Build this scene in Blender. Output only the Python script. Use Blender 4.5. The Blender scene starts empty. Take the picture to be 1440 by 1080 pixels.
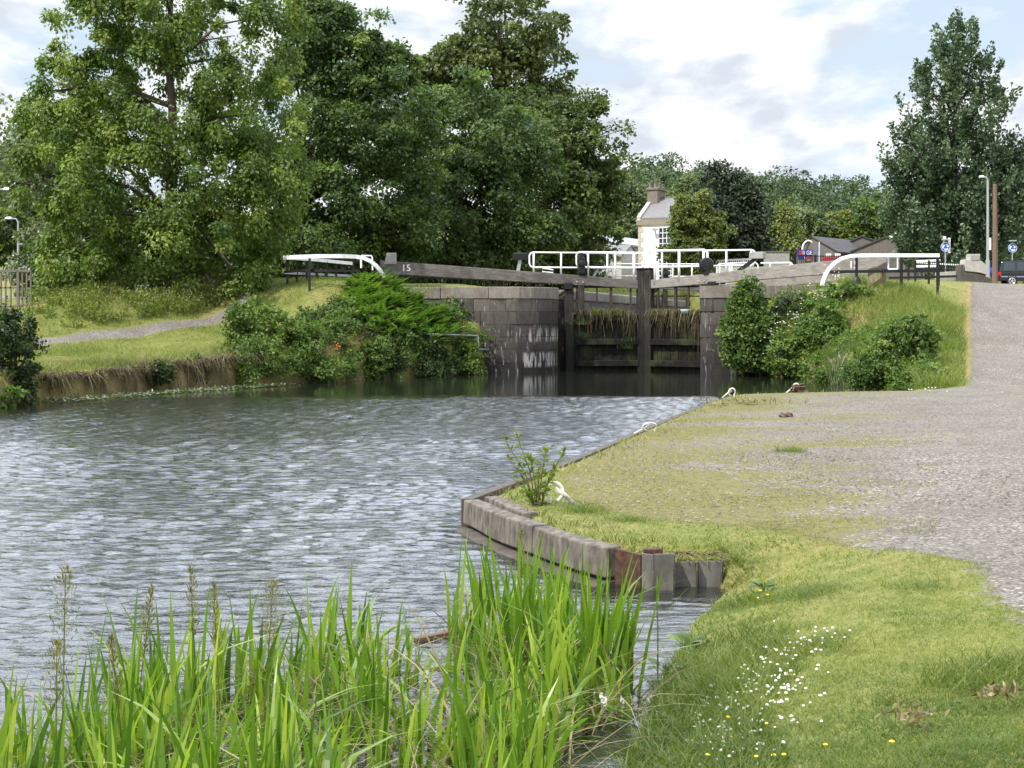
import bpy, bmesh, math, random
import numpy as np
from mathutils import Vector, Matrix
random.seed(7)
RNG = np.random.default_rng(11)
R = math.radians
F, HC, HY, CX = 2000.0, 2.1, 450.0, 720.0      # measured from the photograph: focal length in px, eye height above water, horizon
def P(px, py, Y):
    """world point seen at pixel (px,py) of the 1440x1080 photograph at distance Y (used for measuring)"""
    return np.array([(px - CX) / F * Y, Y, HC - (py - HY) / F * Y])
scene = bpy.context.scene
COL = scene.collection
ORG = {}                                        # world origin of every object (no rotations are used on parents)
def thing(name, label, cat, loc, group=None):
    o = bpy.data.objects.new(name, None); COL.objects.link(o)
    o.location = tuple(float(a) for a in loc); o.empty_display_size = .2
    ORG[o.name] = np.array(loc, float)
    return tag(o, label, cat, group)
def tag(o, label=None, cat=None, group=None, kind=None):
    if label: o['label'] = label
    if cat: o['category'] = cat
    if group: o['group'] = group
    if kind: o['kind'] = kind
    return o
def link(name, me, parent=None, loc=None):
    o = bpy.data.objects.new(name, me); COL.objects.link(o)
    if parent is not None:
        o.parent = parent; ORG[o.name] = ORG[parent.name]
    else:
        l = np.array(loc if loc is not None else (0, 0, 0), float)
        o.location = tuple(l); ORG[o.name] = l
    return o
def np_obj(name, V, Fq, mat, parent=None, loc=None, tint=None, smooth=False, attrs=None):
    V = np.asarray(V, np.float64).reshape(-1, 3); Fq = np.asarray(Fq, np.int32)
    o_ = ORG[parent.name] if parent is not None else np.array(loc if loc is not None else (0, 0, 0), float)
    me = bpy.data.meshes.new(name)
    k = Fq.shape[1]; n = len(Fq)
    me.vertices.add(len(V)); me.vertices.foreach_set('co', (V - o_).astype(np.float32).ravel())
    me.loops.add(n * k); me.loops.foreach_set('vertex_index', Fq.ravel())
    me.polygons.add(n); me.polygons.foreach_set('loop_start', np.arange(0, n * k, k, dtype=np.int32))
    me.polygons.foreach_set('loop_total', np.full(n, k, np.int32))
    me.polygons.foreach_set('use_smooth', np.full(n, bool(smooth)))
    A = dict(attrs or {})
    if tint is not None: A['tint'] = tint
    for an, av in A.items():
        a = me.attributes.new(an, 'FLOAT', 'POINT'); a.data.foreach_set('value', np.asarray(av, np.float32).ravel())
    me.update(calc_edges=True); me.validate()
    me.materials.append(mat)
    return link(name, me, parent, loc)

class MB:
    """collects simple shapes into one mesh"""
    def __init__(s): s.v = []; s.f = []; s.t = []; s.cur = .5
    def add(s, vs, fs):
        b = len(s.v); s.v += [tuple(float(c) for c in p) for p in vs]; s.t += [s.cur] * len(vs)
        s.f += [tuple(b + i for i in f) for f in fs]
    def box(s, c, size, rz=0.0, M=None):
        x, y, z = [a / 2 for a in size]
        pts = [Vector((i * x, j * y, k * z)) for k in (-1, 1) for j in (-1, 1) for i in (-1, 1)]
        M = M if M is not None else Matrix.Rotation(rz, 3, 'Z')
        pts = [(M @ p) + Vector(c) for p in pts]
        s.add(pts, [(0, 2, 3, 1), (4, 5, 7, 6), (0, 1, 5, 4), (2, 6, 7, 3), (0, 4, 6, 2), (1, 3, 7, 5)])
    def beam(s, p0, p1, w, h, w1=None, h1=None, up=(0, 0, 1)):
        p0, p1, up = Vector(p0), Vector(p1), Vector(up)
        d = (p1 - p0).normalized(); sd = d.cross(up).normalized(); u = sd.cross(d).normalized()
        w1 = w if w1 is None else w1; h1 = h if h1 is None else h1
        r = []
        for p, a, b in ((p0, w, h), (p1, w1, h1)):
            r += [p - sd * a / 2 - u * b / 2, p + sd * a / 2 - u * b / 2, p + sd * a / 2 + u * b / 2, p - sd * a / 2 + u * b / 2]
        s.add(r, [(3, 2, 1, 0), (4, 5, 6, 7), (0, 1, 5, 4), (1, 2, 6, 5), (2, 3, 7, 6), (3, 0, 4, 7)])
    def hexa(s, b4, t4):
        s.add(list(b4) + list(t4), [(3, 2, 1, 0), (4, 5, 6, 7), (0, 1, 5, 4), (1, 2, 6, 5), (2, 3, 7, 6), (3, 0, 4, 7)])
    def tube(s, pts, r, seg=8, caps=True, closed=False):
        pts = [Vector(p) for p in pts]; n = len(pts)
        rs = r if hasattr(r, '__len__') else [r] * n
        up = Vector((0.13, 0.21, 1)); ring = []; b = len(s.v); vs = []
        for i, p in enumerate(pts):
            if closed: d = pts[(i + 1) % n] - pts[i - 1]
            else: d = pts[min(i + 1, n - 1)] - pts[max(i - 1, 0)]
            d.normalize()
            if abs(d.dot(up.normalized())) > .97: up = Vector((1, .2, .1))
            a = d.cross(up).normalized(); c = a.cross(d).normalized(); up = c
            for k in range(seg):
                t = 2 * math.pi * k / seg
                vs.append(p + (a * math.cos(t) + c * math.sin(t)) * rs[i])
        fs = []
        m = n if closed else n - 1
        for i in range(m):
            j = (i + 1) % n
            for k in range(seg):
                l = (k + 1) % seg
                fs.append((i * seg + k, i * seg + l, j * seg + l, j * seg + k))
        if caps and not closed:
            fs.append(tuple(range(seg))[::-1]); fs.append(tuple((n - 1) * seg + k for k in range(seg)))
        s.add(vs, fs)
    def extrude(s, poly, d):
        """poly: list of 3d points (planar), d: extrusion vector"""
        n = len(poly); P0 = [Vector(p) for p in poly]; D = Vector(d)
        fs = [tuple(range(n))[::-1], tuple(n + i for i in range(n))]
        fs += [(i, (i + 1) % n, n + (i + 1) % n, n + i) for i in range(n)]
        s.add(P0 + [p + D for p in P0], fs)
    def lathe(s, c, prof, seg=16, axis='Z'):
        vs = []; fs = []
        for (r, z) in prof:
            for k in range(seg):
                t = 2 * math.pi * k / seg
                q = (r * math.cos(t), r * math.sin(t), z) if axis == 'Z' else (r * math.cos(t), z, r * math.sin(t))
                vs.append((c[0] + q[0], c[1] + q[1], c[2] + q[2]))
        for i in range(len(prof) - 1):
            for k in range(seg):
                l = (k + 1) % seg; fs.append((i * seg + k, i * seg + l, (i + 1) * seg + l, (i + 1) * seg + k))
        fs.append(tuple(range(seg))); fs.append(tuple((len(prof) - 1) * seg + k for k in range(seg)))
        s.add(vs, fs)
    def build(s, name, mat, parent=None, loc=None, bevel=0, smooth=False, seg=2):
        o_ = ORG[parent.name] if parent is not None else np.array(loc if loc is not None else (0, 0, 0), float)
        me = bpy.data.meshes.new(name)
        me.from_pydata([tuple(np.array(p) - o_) for p in s.v], [], s.f)
        a = me.attributes.new('tint', 'FLOAT', 'POINT'); a.data.foreach_set('value', np.array(s.t, np.float32))
        bm = bmesh.new(); bm.from_mesh(me); bmesh.ops.recalc_face_normals(bm, faces=bm.faces); bm.to_mesh(me); bm.free()
        if smooth:
            me.polygons.foreach_set('use_smooth', np.ones(len(me.polygons), bool))
        me.materials.append(mat)
        o = link(name, me, parent, loc)
        if bevel:
            b = o.modifiers.new('Bevel', 'BEVEL'); b.width = bevel; b.segments = seg; b.limit_method = 'ANGLE'
        return o
def text_obj(name, body, size, mat, parent, origin, xdir, zdir=(0, 0, 1), depth=.006, width=None):
    cu = bpy.data.curves.new('t', 'FONT'); cu.body = body; cu.size = size; cu.extrude = depth; cu.align_x = 'CENTER'; cu.align_y = 'CENTER'
    to = bpy.data.objects.new('t', cu); COL.objects.link(to)
    bpy.context.view_layer.update()
    me = bpy.data.meshes.new_from_object(to.evaluated_get(bpy.context.evaluated_depsgraph_get()))
    bpy.data.objects.remove(to)
    x = Vector(xdir).normalized(); z = Vector(zdir); y = z.cross(x).normalized(); z = x.cross(y).normalized()
    # text local x->x, text local y->z (up), text local z-> -y (towards viewer)
    M = Matrix((x, z, -y)).transposed().to_4x4()
    if width:
        xs = [v.co.x for v in me.vertices]; k = width / (max(xs) - min(xs)); M = M @ Matrix.Diagonal((k, 1, 1, 1))
    M = Matrix.Translation(Vector(origin) - Vector(ORG[parent.name])) @ M
    me.transform(M); me.name = name
    me.materials.clear(); me.materials.append(mat)
    return link(name, me, parent)

# ---------------------------------------------------------------- numpy noise
_T = np.random.default_rng(3).random((256, 256))
def vnoise(x, y):
    xi = np.floor(x).astype(int); yi = np.floor(y).astype(int); fx = x - xi; fy = y - yi
    fx = fx * fx * (3 - 2 * fx); fy = fy * fy * (3 - 2 * fy)
    g = lambda a, b: _T[a & 255, b & 255]
    return (g(xi, yi) * (1 - fx) + g(xi + 1, yi) * fx) * (1 - fy) + (g(xi, yi + 1) * (1 - fx) + g(xi + 1, yi + 1) * fx) * fy
def fbm(x, y, o=4):
    r = 0; a = .5; k = 1.0; t = 0
    for i in range(o): r = r + a * vnoise(x * k + 17.3 * i, y * k + 5.1 * i); t += a; a *= .5; k *= 2.03
    return r / t
def sstep(a, b, x):
    t = np.clip((x - a) / (b - a), 0, 1); return t * t * (3 - 2 * t)
def inpoly(x, y, poly):
    p = np.asarray(poly, float); r = np.zeros(np.shape(x), bool)
    for i in range(len(p)):
        x0, y0 = p[i - 1]; x1, y1 = p[i]
        if y0 == y1: continue
        c = ((y0 > y) != (y1 > y)) & (x < (x1 - x0) * (y - y0) / (y1 - y0) + x0)
        r ^= c
    return r
def sdpoly(x, y, poly):
    """signed distance, negative inside"""
    p = np.asarray(poly, float); d = np.full(np.shape(x), 1e9)
    for i in range(len(p)):
        a = p[i - 1]; b = p[i]; e = b - a; L = e @ e
        t = np.clip(((x - a[0]) * e[0] + (y - a[1]) * e[1]) / L, 0, 1)
        d = np.minimum(d, np.hypot(x - a[0] - t * e[0], y - a[1] - t * e[1]))
    return np.where(inpoly(x, y, p), -d, d)

# ---------------------------------------------------------------- materials
def mat(name):
    m = bpy.data.materials.new(name); m.use_nodes = True
    nt = m.node_tree; nt.nodes.clear()
    out = nt.nodes.new('ShaderNodeOutputMaterial')
    return m, nt, out
def N(nt, typ, **kw):
    n = nt.nodes.new(typ)
    for k, v in kw.items():
        if k.startswith('i_'):
            key = k[2:]; key = int(key) if key.isdigit() else key.replace('_', ' ')
            s = n.inputs[key]
            if isinstance(v, bpy.types.NodeSocket): nt.links.new(v, s)
            else: s.default_value = v
        else: setattr(n, k, v)
    return n
def c4(c): return (c[0], c[1], c[2], 1)
def ramp(nt, fac, stops, interp='LINEAR'):
    n = nt.nodes.new('ShaderNodeValToRGB'); n.color_ramp.interpolation = interp
    cr = n.color_ramp
    while len(cr.elements) < len(stops): cr.elements.new(.5)
    for e, (p, c) in zip(cr.elements, stops):
        e.position = p; e.color = c4(c) if hasattr(c, '__len__') else (c, c, c, 1)
    nt.links.new(fac, n.inputs[0]); return n.outputs[0]
def mixc(nt, fac, a, b, mode='MIX'):
    n = nt.nodes.new('ShaderNodeMix'); n.data_type = 'RGBA'; n.blend_type = mode
    for s, v in ((n.inputs[0], fac), (n.inputs[6], a), (n.inputs[7], b)):
        if isinstance(v, bpy.types.NodeSocket): nt.links.new(v, s)
        elif hasattr(v, '__len__'): s.default_value = c4(v)
        else: s.default_value = v
    return n.outputs[2]
def math_(nt, op, a, b=0.0, clamp=False):
    n = nt.nodes.new('ShaderNodeMath'); n.operation = op; n.use_clamp = clamp
    for s, v in ((n.inputs[0], a), (n.inputs[1], b)):
        if isinstance(v, bpy.types.NodeSocket): nt.links.new(v, s)
        else: s.default_value = v
    return n.outputs[0]
def pos(nt, scale=(1, 1, 1)):
    g = N(nt, 'ShaderNodeNewGeometry'); m = N(nt, 'ShaderNodeMapping', i_Vector=g.outputs['Position'], i_Scale=scale)
    return m.outputs[0]
def noise(nt, co, scale, detail=4, rough=.55):
    return N(nt, 'ShaderNodeTexNoise', i_Vector=co, i_Scale=scale, i_Detail=detail, i_Roughness=rough).outputs[0]
def attr(nt, name): return N(nt, 'ShaderNodeAttribute', attribute_name=name).outputs['Fac']
def finish(nt, out, col, rough=.7, metal=0.0, bump=None, bs=.4, bd=.02, spec=.4, normal=None):
    b = N(nt, 'ShaderNodeBsdfPrincipled')
    for nm, v in (('Base Color', col), ('Roughness', rough), ('Metallic', metal), ('Specular IOR Level', spec)):
        s = b.inputs[nm]
        if isinstance(v, bpy.types.NodeSocket): nt.links.new(v, s)
        elif nm == 'Base Color': s.default_value = c4(v)
        else: s.default_value = v
    if bump is not None:
        bn = N(nt, 'ShaderNodeBump', i_Strength=bs, i_Distance=bd, i_Height=bump); nt.links.new(bn.outputs[0], b.inputs['Normal'])
    nt.links.new(b.outputs[0], out.inputs[0]); return b
def simple(name, col, rough=.6, metal=0., var=.25, scale=6., bs=.2, bd=.01, sc3=(1, 1, 1), dirt=None, dirt_amt=.5, spec=.4):
    m, nt, out = mat(name)
    co = pos(nt, sc3); n1 = noise(nt, co, scale, 6, .6)
    a = tuple(c * (1 - var) for c in col); b = tuple(min(1, c * (1 + var)) for c in col)
    c = ramp(nt, n1, [(.3, a), (.7, b)])
    if dirt is not None:
        n2 = noise(nt, co, scale * .37, 6, .7)
        c = mixc(nt, ramp(nt, n2, [(.5, 0.), (.68, dirt_amt)]), c, dirt)
    finish(nt, out, c, rough, metal, n1, bs, bd, spec)
    return m
def leafmat(name, dark, mid, light, transl=.35, rough=.5, spec=.35, tcol=None):
    m, nt, out = mat(name)
    c = ramp(nt, attr(nt, 'tint'), [(0., dark), (.5, mid), (1., light)])
    b = N(nt, 'ShaderNodeBsdfPrincipled'); nt.links.new(c, b.inputs['Base Color'])
    b.inputs['Roughness'].default_value = rough; b.inputs['Specular IOR Level'].default_value = spec
    t = N(nt, 'ShaderNodeBsdfTranslucent')
    tc = mixc(nt, 1.0, c, tcol or (1.25, 1.5, .6), 'MULTIPLY'); nt.links.new(tc, t.inputs[0])
    x = N(nt, 'ShaderNodeMixShader', i_0=transl); nt.links.new(b.outputs[0], x.inputs[1]); nt.links.new(t.outputs[0], x.inputs[2])
    nt.links.new(x.outputs[0], out.inputs[0]); return m

# ---------------------------------------------------------------- plant geometry
def unit(v): return v / (np.linalg.norm(v, axis=-1, keepdims=True) + 1e-9)
def leaf_quads(c, ax, nr, L, W, fold=.12):
    n = len(c); L = np.broadcast_to(L, (n,))[:, None]; W = np.broadcast_to(W, (n,))[:, None]
    sd = unit(np.cross(ax, nr)); nr = unit(np.cross(sd, ax))
    V = np.empty((n, 4, 3))
    V[:, 0] = c; V[:, 1] = c + ax * L * .48 + sd * W * .5 + nr * W * fold
    V[:, 2] = c + ax * L; V[:, 3] = c + ax * L * .48 - sd * W * .5 + nr * W * fold
    return V.reshape(-1, 3), np.arange(n * 4).reshape(n, 4)
def rdir(n): return unit(RNG.normal(size=(n, 3)))
def crown_pts(lobes, n, bias=.5, rough=.22, flat=1.0):
    """clump centres spread through the outer volume of a set of lobes (centre, radius)"""
    L = np.array([[*c, r] for c, r in lobes], float); w = L[:, 3] ** 2; w /= w.sum()
    k = RNG.choice(len(L), n, p=w); d = rdir(n)
    ph = RNG.random((len(L), 3, 2)) * 7
    bump = sum(np.sin(d[:, i] * (3.1 + i) * 1.7 + ph[k, i, 0]) * np.cos(d[:, (i + 1) % 3] * 4.3 + ph[k, i, 1]) for i in range(3)) / 3
    rr = (bias + (1 - bias) * RNG.random(n) ** .6) * (1 + rough * 1.6 * bump)
    c = L[k, :3] + d * (rr * L[k, 3])[:, None] * np.array([1, 1, flat])
    return c, d
def foliage(lobes, n, m, leaf, spread, upb=.5, droop=.3, bias=.5, rough=.22, zs=.6, aspect=.7, asc=None, flat=1.0):
    c, d = crown_pts(lobes, n, bias, rough, flat)
    if asc is None: asc = 0
    off = RNG.normal(size=(n, m, 3)) * spread * np.array([1, 1, zs])
    s = RNG.normal(size=(n, m, 1)) * spread
    sp = unit(d * np.array([1, 1, .3]) + np.array([0, 0, asc]))[:, None, :]
    off = off * (1 - .6 * (asc != 0)) + sp * s * (1.6 if asc != 0 else .6)
    p = (c[:, None, :] + off).reshape(-1, 3); q = n * m
    dd = np.repeat(d, m, 0)
    ax = unit(rdir(q) * .8 + dd * .6 + np.array([0, 0, -droop]))
    nr = unit(rdir(q) * .7 + np.array([0, 0, upb]) + dd * .35)
    ls = leaf * (.7 + .6 * RNG.random(q))
    V, Q = leaf_quads(p, ax, nr, ls, ls * aspect)
    t = np.clip(np.repeat(RNG.normal(.5, .17, n), m) + RNG.normal(0, .13, q), 0, 1)
    return V, Q, np.repeat(t, 4)
def blades(base, h, w, az, lean, bend, seg=3, fz=None, taper=1.6):
    n = len(base); h, w, az, lean, bend = [np.broadcast_to(a, (n,)).astype(float) for a in (h, w, az, lean, bend)]
    fz = RNG.random(n) * 6.28 if fz is None else np.broadcast_to(fz, (n,))
    sx = np.stack([np.cos(fz), np.sin(fz), np.zeros(n)], 1); dx = np.stack([np.cos(az), np.sin(az), np.zeros(n)], 1)
    V = np.empty((n, seg + 1, 2, 3))
    for i in range(seg + 1):
        t = i / seg
        hz = h * (lean * t + bend * t ** 2.4); vt = h * (t - .45 * np.abs(bend) * t ** 3)
        c = base + dx * hz[:, None]; c[:, 2] += vt
        ww = (w * (1 - t ** taper) * .5 * (1 if i else .75) + 1e-4)[:, None]
        V[:, i, 0] = c - sx * ww; V[:, i, 1] = c + sx * ww
    q = []
    b = np.arange(n)[:, None] * (seg + 1) * 2
    for i in range(seg): q.append(b + np.array([[2 * i, 2 * i + 1, 2 * i + 3, 2 * i + 2]]))
    return V.reshape(-1, 3), np.concatenate(q, 0), (seg + 1) * 2
def join(parts):
    V = []; Q = []; T = []; b = 0
    for v, q, t in parts: V.append(v); Q.append(q + b); T.append(t); b += len(v)
    return np.concatenate(V), np.concatenate(Q), np.concatenate(T)
def boughs(lobes, nsub, m, leaf, sr, squash=.65, up=.5, droop=.3, bias=.72, rough=.22, aspect=.7, rnd=.45, hang=0., asc=0., tvar=.2, open_=.0):
    """crown as boughs: every bough is a dome of leaves, so light catches its top and leaves gaps and shade below"""
    c, d = crown_pts(lobes, nsub, bias, rough)
    if open_:
        k = np.sin(c[:, 0] * 1.7 / sr * .5 + 1) * np.sin(c[:, 2] * 1.9 / sr * .5 + 2) * np.sin(c[:, 1] * 1.3 / sr * .5) > -1 + 2 * open_ - .55
        c, d = c[k], d[k]
    n = len(c); rs_ = sr * RNG.uniform(.55, 1.35, n)
    e = unit(RNG.normal(size=(n, m, 3)) + (d * .75)[:, None, :] + np.array([0, 0, up]))
    rr = (.45 + .55 * RNG.random((n, m, 1)) ** .5) * (1 + .35 * np.sin(e[..., :1] * 5 + RNG.random((n, 1, 1)) * 6) * np.cos(e[..., 1:2] * 5 + e[..., 2:] * 4))
    off = e * rr * rs_[:, None, None] * np.array([1, 1, squash])
    if hang: off[..., 2] -= hang * rs_[:, None] * RNG.random((n, m)) ** 1.5 * 1.2
    if asc:
        tdir = unit(d * np.array([1, 1, .2]) + np.array([0, 0, asc])); s = (RNG.random((n, m, 1)) - .35) * 2.4
        off = off * (1.1 - .36 * np.clip(s, -1, 2)) * .62 + tdir[:, None, :] * s * rs_[:, None, None]
    p = (c[:, None, :] + off).reshape(-1, 3); q = n * m; ee = e.reshape(-1, 3)
    nr = unit(ee + rdir(q) * rnd + np.array([0, 0, .25])); ax = unit(rdir(q) * .7 + ee * .5 + np.array([0, 0, -droop]))
    ls = leaf * (.65 + .7 * RNG.random(q)); V, Q = leaf_quads(p, ax, nr, ls, ls * aspect)
    t = np.clip(np.repeat(RNG.normal(.5, tvar, n), m) + RNG.normal(0, .075, q), 0, 1)
    return V, Q, np.repeat(t, 4)
def shoots(lobes, n, L, leaf, per=14, up=.9, aspect=.45):
    """leafy shoots that stick out of a bush"""
    c, d = crown_pts(lobes, n, .8, .2); dr = unit(d * np.array([1, 1, .4]) + np.array([0, 0, up]) + rdir(n) * .35); l = L * RNG.uniform(.4, 1.2, n)
    u = RNG.random((n, per)); p = c[:, None] + dr[:, None] * (u * l[:, None])[..., None] - np.array([0, 0, .25]) * (u ** 2 * l[:, None])[..., None]; q = n * per
    ax = unit(rdir(q) + np.repeat(dr, per, 0) * .6); ls = leaf * (1.15 - .5 * u.ravel()) * RNG.uniform(.7, 1.2, q); V, Q = leaf_quads(p.reshape(-1, 3), ax, unit(rdir(q) * .7 + [0, 0, .7]), ls, ls * aspect)
    t = np.clip(.45 + .35 * u.ravel() + np.repeat(RNG.normal(0, .15, n), per), 0, 1); return V, Q, np.repeat(t, 4)
M = {}
# --- ground: grass / moss / gravel mixed by how worn each spot is
def ground_mat():
    m, nt, out = mat('turf_and_gravel')
    co = pos(nt)
    g1 = noise(nt, co, .9, 6, .6); g2 = noise(nt, co, 14., 5, .7); g3 = noise(nt, co, 5., 5, .65)
    grass = ramp(nt, g3, [(.3, (.082, .115, .02)), (.5, (.14, .16, .036)), (.72, (.23, .215, .075))])
    grass = mixc(nt, ramp(nt, g2, [(.35, 0.), (.75, .6)]), grass, (.20, .19, .065))
    dry = ramp(nt, g2, [(.3, (.19, .125, .06)), (.7, (.36, .27, .13))])
    grass = mixc(nt, math_(nt, 'MULTIPLY', attr(nt, 'dry'), ramp(nt, g3, [(.3, .3), (.55, 1.)])), grass, dry)
    v = N(nt, 'ShaderNodeTexVoronoi', i_Vector=co, i_Scale=38.); v2 = N(nt, 'ShaderNodeTexVoronoi', i_Vector=co, i_Scale=15.)
    st = N(nt, 'ShaderNodeSeparateColor', i_0=v.outputs['Color']).outputs[0]
    st2 = N(nt, 'ShaderNodeSeparateColor', i_0=v2.outputs['Color']).outputs[0]
    grv = ramp(nt, st, [(0., (.072, .063, .053)), (.5, (.155, .139, .119)), (.85, (.255, .23, .20)), (1., (.41, .375, .33))])
    grv = mixc(nt, ramp(nt, st2, [(.35, .0), (.9, .45)]), grv, (.19, .171, .147))
    grv = mixc(nt, ramp(nt, g1, [(.35, .55), (.65, 0.)]), grv, (.112, .098, .08))
    moss = ramp(nt, g2, [(.35, (.085, .085, .022)), (.65, (.195, .17, .055))])
    mm = math_(nt, 'ADD', attr(nt, 'moss'), math_(nt, 'MULTIPLY', math_(nt, 'SUBTRACT', g3, .5), 1.3))
    mm = math_(nt, 'ADD', mm, math_(nt, 'MULTIPLY', math_(nt, 'SUBTRACT', g2, .5), 2.2))
    grv = mixc(nt, ramp(nt, mm, [(.49, 0.), (.66, .9)]), grv, moss)
    w = math_(nt, 'ADD', attr(nt, 'gravel'), math_(nt, 'MULTIPLY', math_(nt, 'SUBTRACT', g3, .5), .9))
    w = math_(nt, 'ADD', w, math_(nt, 'MULTIPLY', math_(nt, 'SUBTRACT', g2, .5), .5))
    w = ramp(nt, w, [(.44, 0.), (.56, 1.)])
    c = mixc(nt, w, grass, grv)
    mud = ramp(nt, g2, [(.3, (.035, .028, .018)), (.7, (.10, .075, .045))])
    c = mixc(nt, attr(nt, 'mud'), c, mud)
    hgt = math_(nt, 'ADD', math_(nt, 'MULTIPLY', v.outputs['Distance'], -1.2), math_(nt, 'ADD', math_(nt, 'MULTIPLY', v2.outputs['Distance'], -.8), g2))
    finish(nt, out, c, .95, 0, hgt, .65, .03, .15)
    return m
M['ground'] = ground_mat()
def asphalt():
    m, nt, out = mat('worn_asphalt'); co = pos(nt)
    n = noise(nt, co, 30, 4, .7); n2 = noise(nt, co, .6, 5, .6)
    c = ramp(nt, n, [(.3, (.10, .10, .10)), (.7, (.2, .195, .19))]); c = mixc(nt, ramp(nt, n2, [(.4, 0.), (.7, .4)]), c, (.25, .24, .23))
    finish(nt, out, c, .9, 0, n, .3, .01, .2); return m
M['asphalt'] = asphalt()
def water():
    m, nt, out = mat('peaty_canal_water')
    rip = attr(nt, 'ripple')
    n1 = noise(nt, pos(nt, (.7, 1.6, 1)), 8.5, 4, .6); n2 = noise(nt, pos(nt, (1, 1.3, 1)), 2.2, 3, .5)
    h = math_(nt, 'ADD', n1, math_(nt, 'MULTIPLY', n2, 1.0))
    h = math_(nt, 'MULTIPLY', h, math_(nt, 'ADD', math_(nt, 'MULTIPLY', rip, .93), .07))
    b = finish(nt, out, (.012, .014, .010), .05, 0, h, .6, .03, .5)
    b.inputs['IOR'].default_value = 1.75
    return m
M['water'] = water()
def stone(name, dark, mid, light, streak=.5):
    m, nt, out = mat(name); co = pos(nt)
    n1 = noise(nt, co, 9., 8, .7); n2 = noise(nt, pos(nt, (1, 1, .38)), 5., 6, .7); n3 = noise(nt, co, 1.1, 5, .6)
    c = ramp(nt, attr(nt, 'tint'), [(0., dark), (.5, mid), (1., light)])
    c = mixc(nt, ramp(nt, n1, [(.3, .0), (.75, .55)]), c, tuple(min(1, a * 1.6) for a in mid))
    c = mixc(nt, ramp(nt, n1, [(.2, .6), (.45, 0.)]), c, tuple(a * .5 for a in dark))
    c = mixc(nt, ramp(nt, n2, [(.45, 0.), (.66, .5)]), c, tuple(a * .55 for a in dark))
    z = N(nt, 'ShaderNodeSeparateXYZ', i_0=pos(nt)).outputs[2]
    wet = N(nt, 'ShaderNodeMapRange', i_Value=math_(nt, 'ADD', z, math_(nt, 'MULTIPLY', n3, 1.4)), i_1=.9, i_2=3.9, i_3=.88, i_4=0.).outputs[0]
    c = mixc(nt, wet, c, (.017, .016, .015))
    c = mixc(nt, ramp(nt, n3, [(.52, 0.), (.7, .35)]), c, (.075, .05, .03))
    if streak:
        n4 = noise(nt, pos(nt, (1, 1, .18)), 10.5, 4, .6); n5 = noise(nt, co, .75, 2, .5)
        s = math_(nt, 'MULTIPLY', ramp(nt, n4, [(.585, 0.), (.64, 1.)]), ramp(nt, n5, [(.5, 0.), (.58, streak)]))
        c = mixc(nt, s, c, (.50, .49, .46))
        xy = N(nt, 'ShaderNodeSeparateXYZ', i_0=pos(nt)); bx = math_(nt, 'MULTIPLY', math_(nt, 'GREATER_THAN', xy.outputs[0], .15), math_(nt, 'LESS_THAN', xy.outputs[0], 1.95))
        n6 = noise(nt, pos(nt, (1, 1, .10)), 8.5, 3, .6); zf = N(nt, 'ShaderNodeTexWave', i_Vector=pos(nt, (0, 0, 1)), wave_type='BANDS', bands_direction='Z', i_Scale=.31, i_Distortion=0.).outputs[1]
        zl = N(nt, 'ShaderNodeMapRange', i_Value=xy.outputs[2], i_1=1.5, i_2=1.95, i_3=1., i_4=0.).outputs[0]
        s2 = math_(nt, 'MULTIPLY', math_(nt, 'MULTIPLY', bx, zl), math_(nt, 'MULTIPLY', ramp(nt, n6, [(.50, 0.), (.58, .75)]), ramp(nt, zf, [(.25, 0.), (.6, 1.)])))
        c = mixc(nt, s2, c, (.46, .45, .42))
    finish(nt, out, c, .85, 0, n1, .5, .02, .3); return m
M['stone'] = stone('lock_sandstone', (.024, .021, .019), (.068, .06, .052), (.15, .132, .112), .4)
M['coping'] = stone('coping_sandstone', (.10, .09, .075), (.175, .155, .128), (.26, .235, .195), 0)
M['joint'] = simple('dark_joint', (.02, .018, .016), .9)
M['gapstone'] = simple('pale_ashlar', (.34, .325, .30), .85, 0, .18, 3., .3, .01)
def wood(name, a, b, c, sc, moss=0., wet=False):
    m, nt, out = mat(name)
    n1 = noise(nt, pos(nt, sc), 3., 6, .65); n2 = noise(nt, pos(nt), 1.3, 5, .6)
    col = ramp(nt, n1, [(.3, a), (.5, b), (.7, c)])
    col = mixc(nt, ramp(nt, n2, [(.45, 0.), (.7, .6)]), col, tuple(v * .55 for v in a))
    if wet:
        z = N(nt, 'ShaderNodeSeparateXYZ', i_0=pos(nt)).outputs[2]; col = mixc(nt, N(nt, 'ShaderNodeMapRange', i_Value=math_(nt, 'ADD', z, math_(nt, 'MULTIPLY', n2, 1.2)), i_1=1.2, i_2=3.2, i_3=.85, i_4=0.).outputs[0], col, (.010, .010, .008))
    if moss: col = mixc(nt, ramp(nt, n2, [(.3, moss), (.5, 0.)]), col, (.05, .065, .02))
    finish(nt, out, col, .85, 0, n1, .5, .02, .25); return m
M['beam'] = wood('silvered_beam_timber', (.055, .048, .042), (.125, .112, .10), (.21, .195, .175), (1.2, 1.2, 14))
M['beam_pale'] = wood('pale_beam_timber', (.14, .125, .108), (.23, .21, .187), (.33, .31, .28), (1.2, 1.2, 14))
M['post'] = wood('dark_post_timber', (.012, .010, .009), (.034, .03, .026), (.095, .085, .075), (9, 9, .7), .2, True)
M['plank'] = wood('wet_gate_planks', (.004, .0035, .003), (.008, .007, .0055), (.02, .017, .012), (3, 3, 2.5), .5)
M['oldwood'] = wood('yellowed_post_timber', (.10, .085, .045), (.2, .175, .10), (.3, .27, .17), (9, 9, .8))
M['concrete'] = simple('weathered_concrete', (.108, .093, .074), .88, 0, .7, 13., .8, .012, (1, 1, .45), (.05, .043, .034), .9)
M['concrete2'] = simple('grey_concrete_block', (.25, .25, .235), .9, 0, .2, 4., .3, .01)
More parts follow.
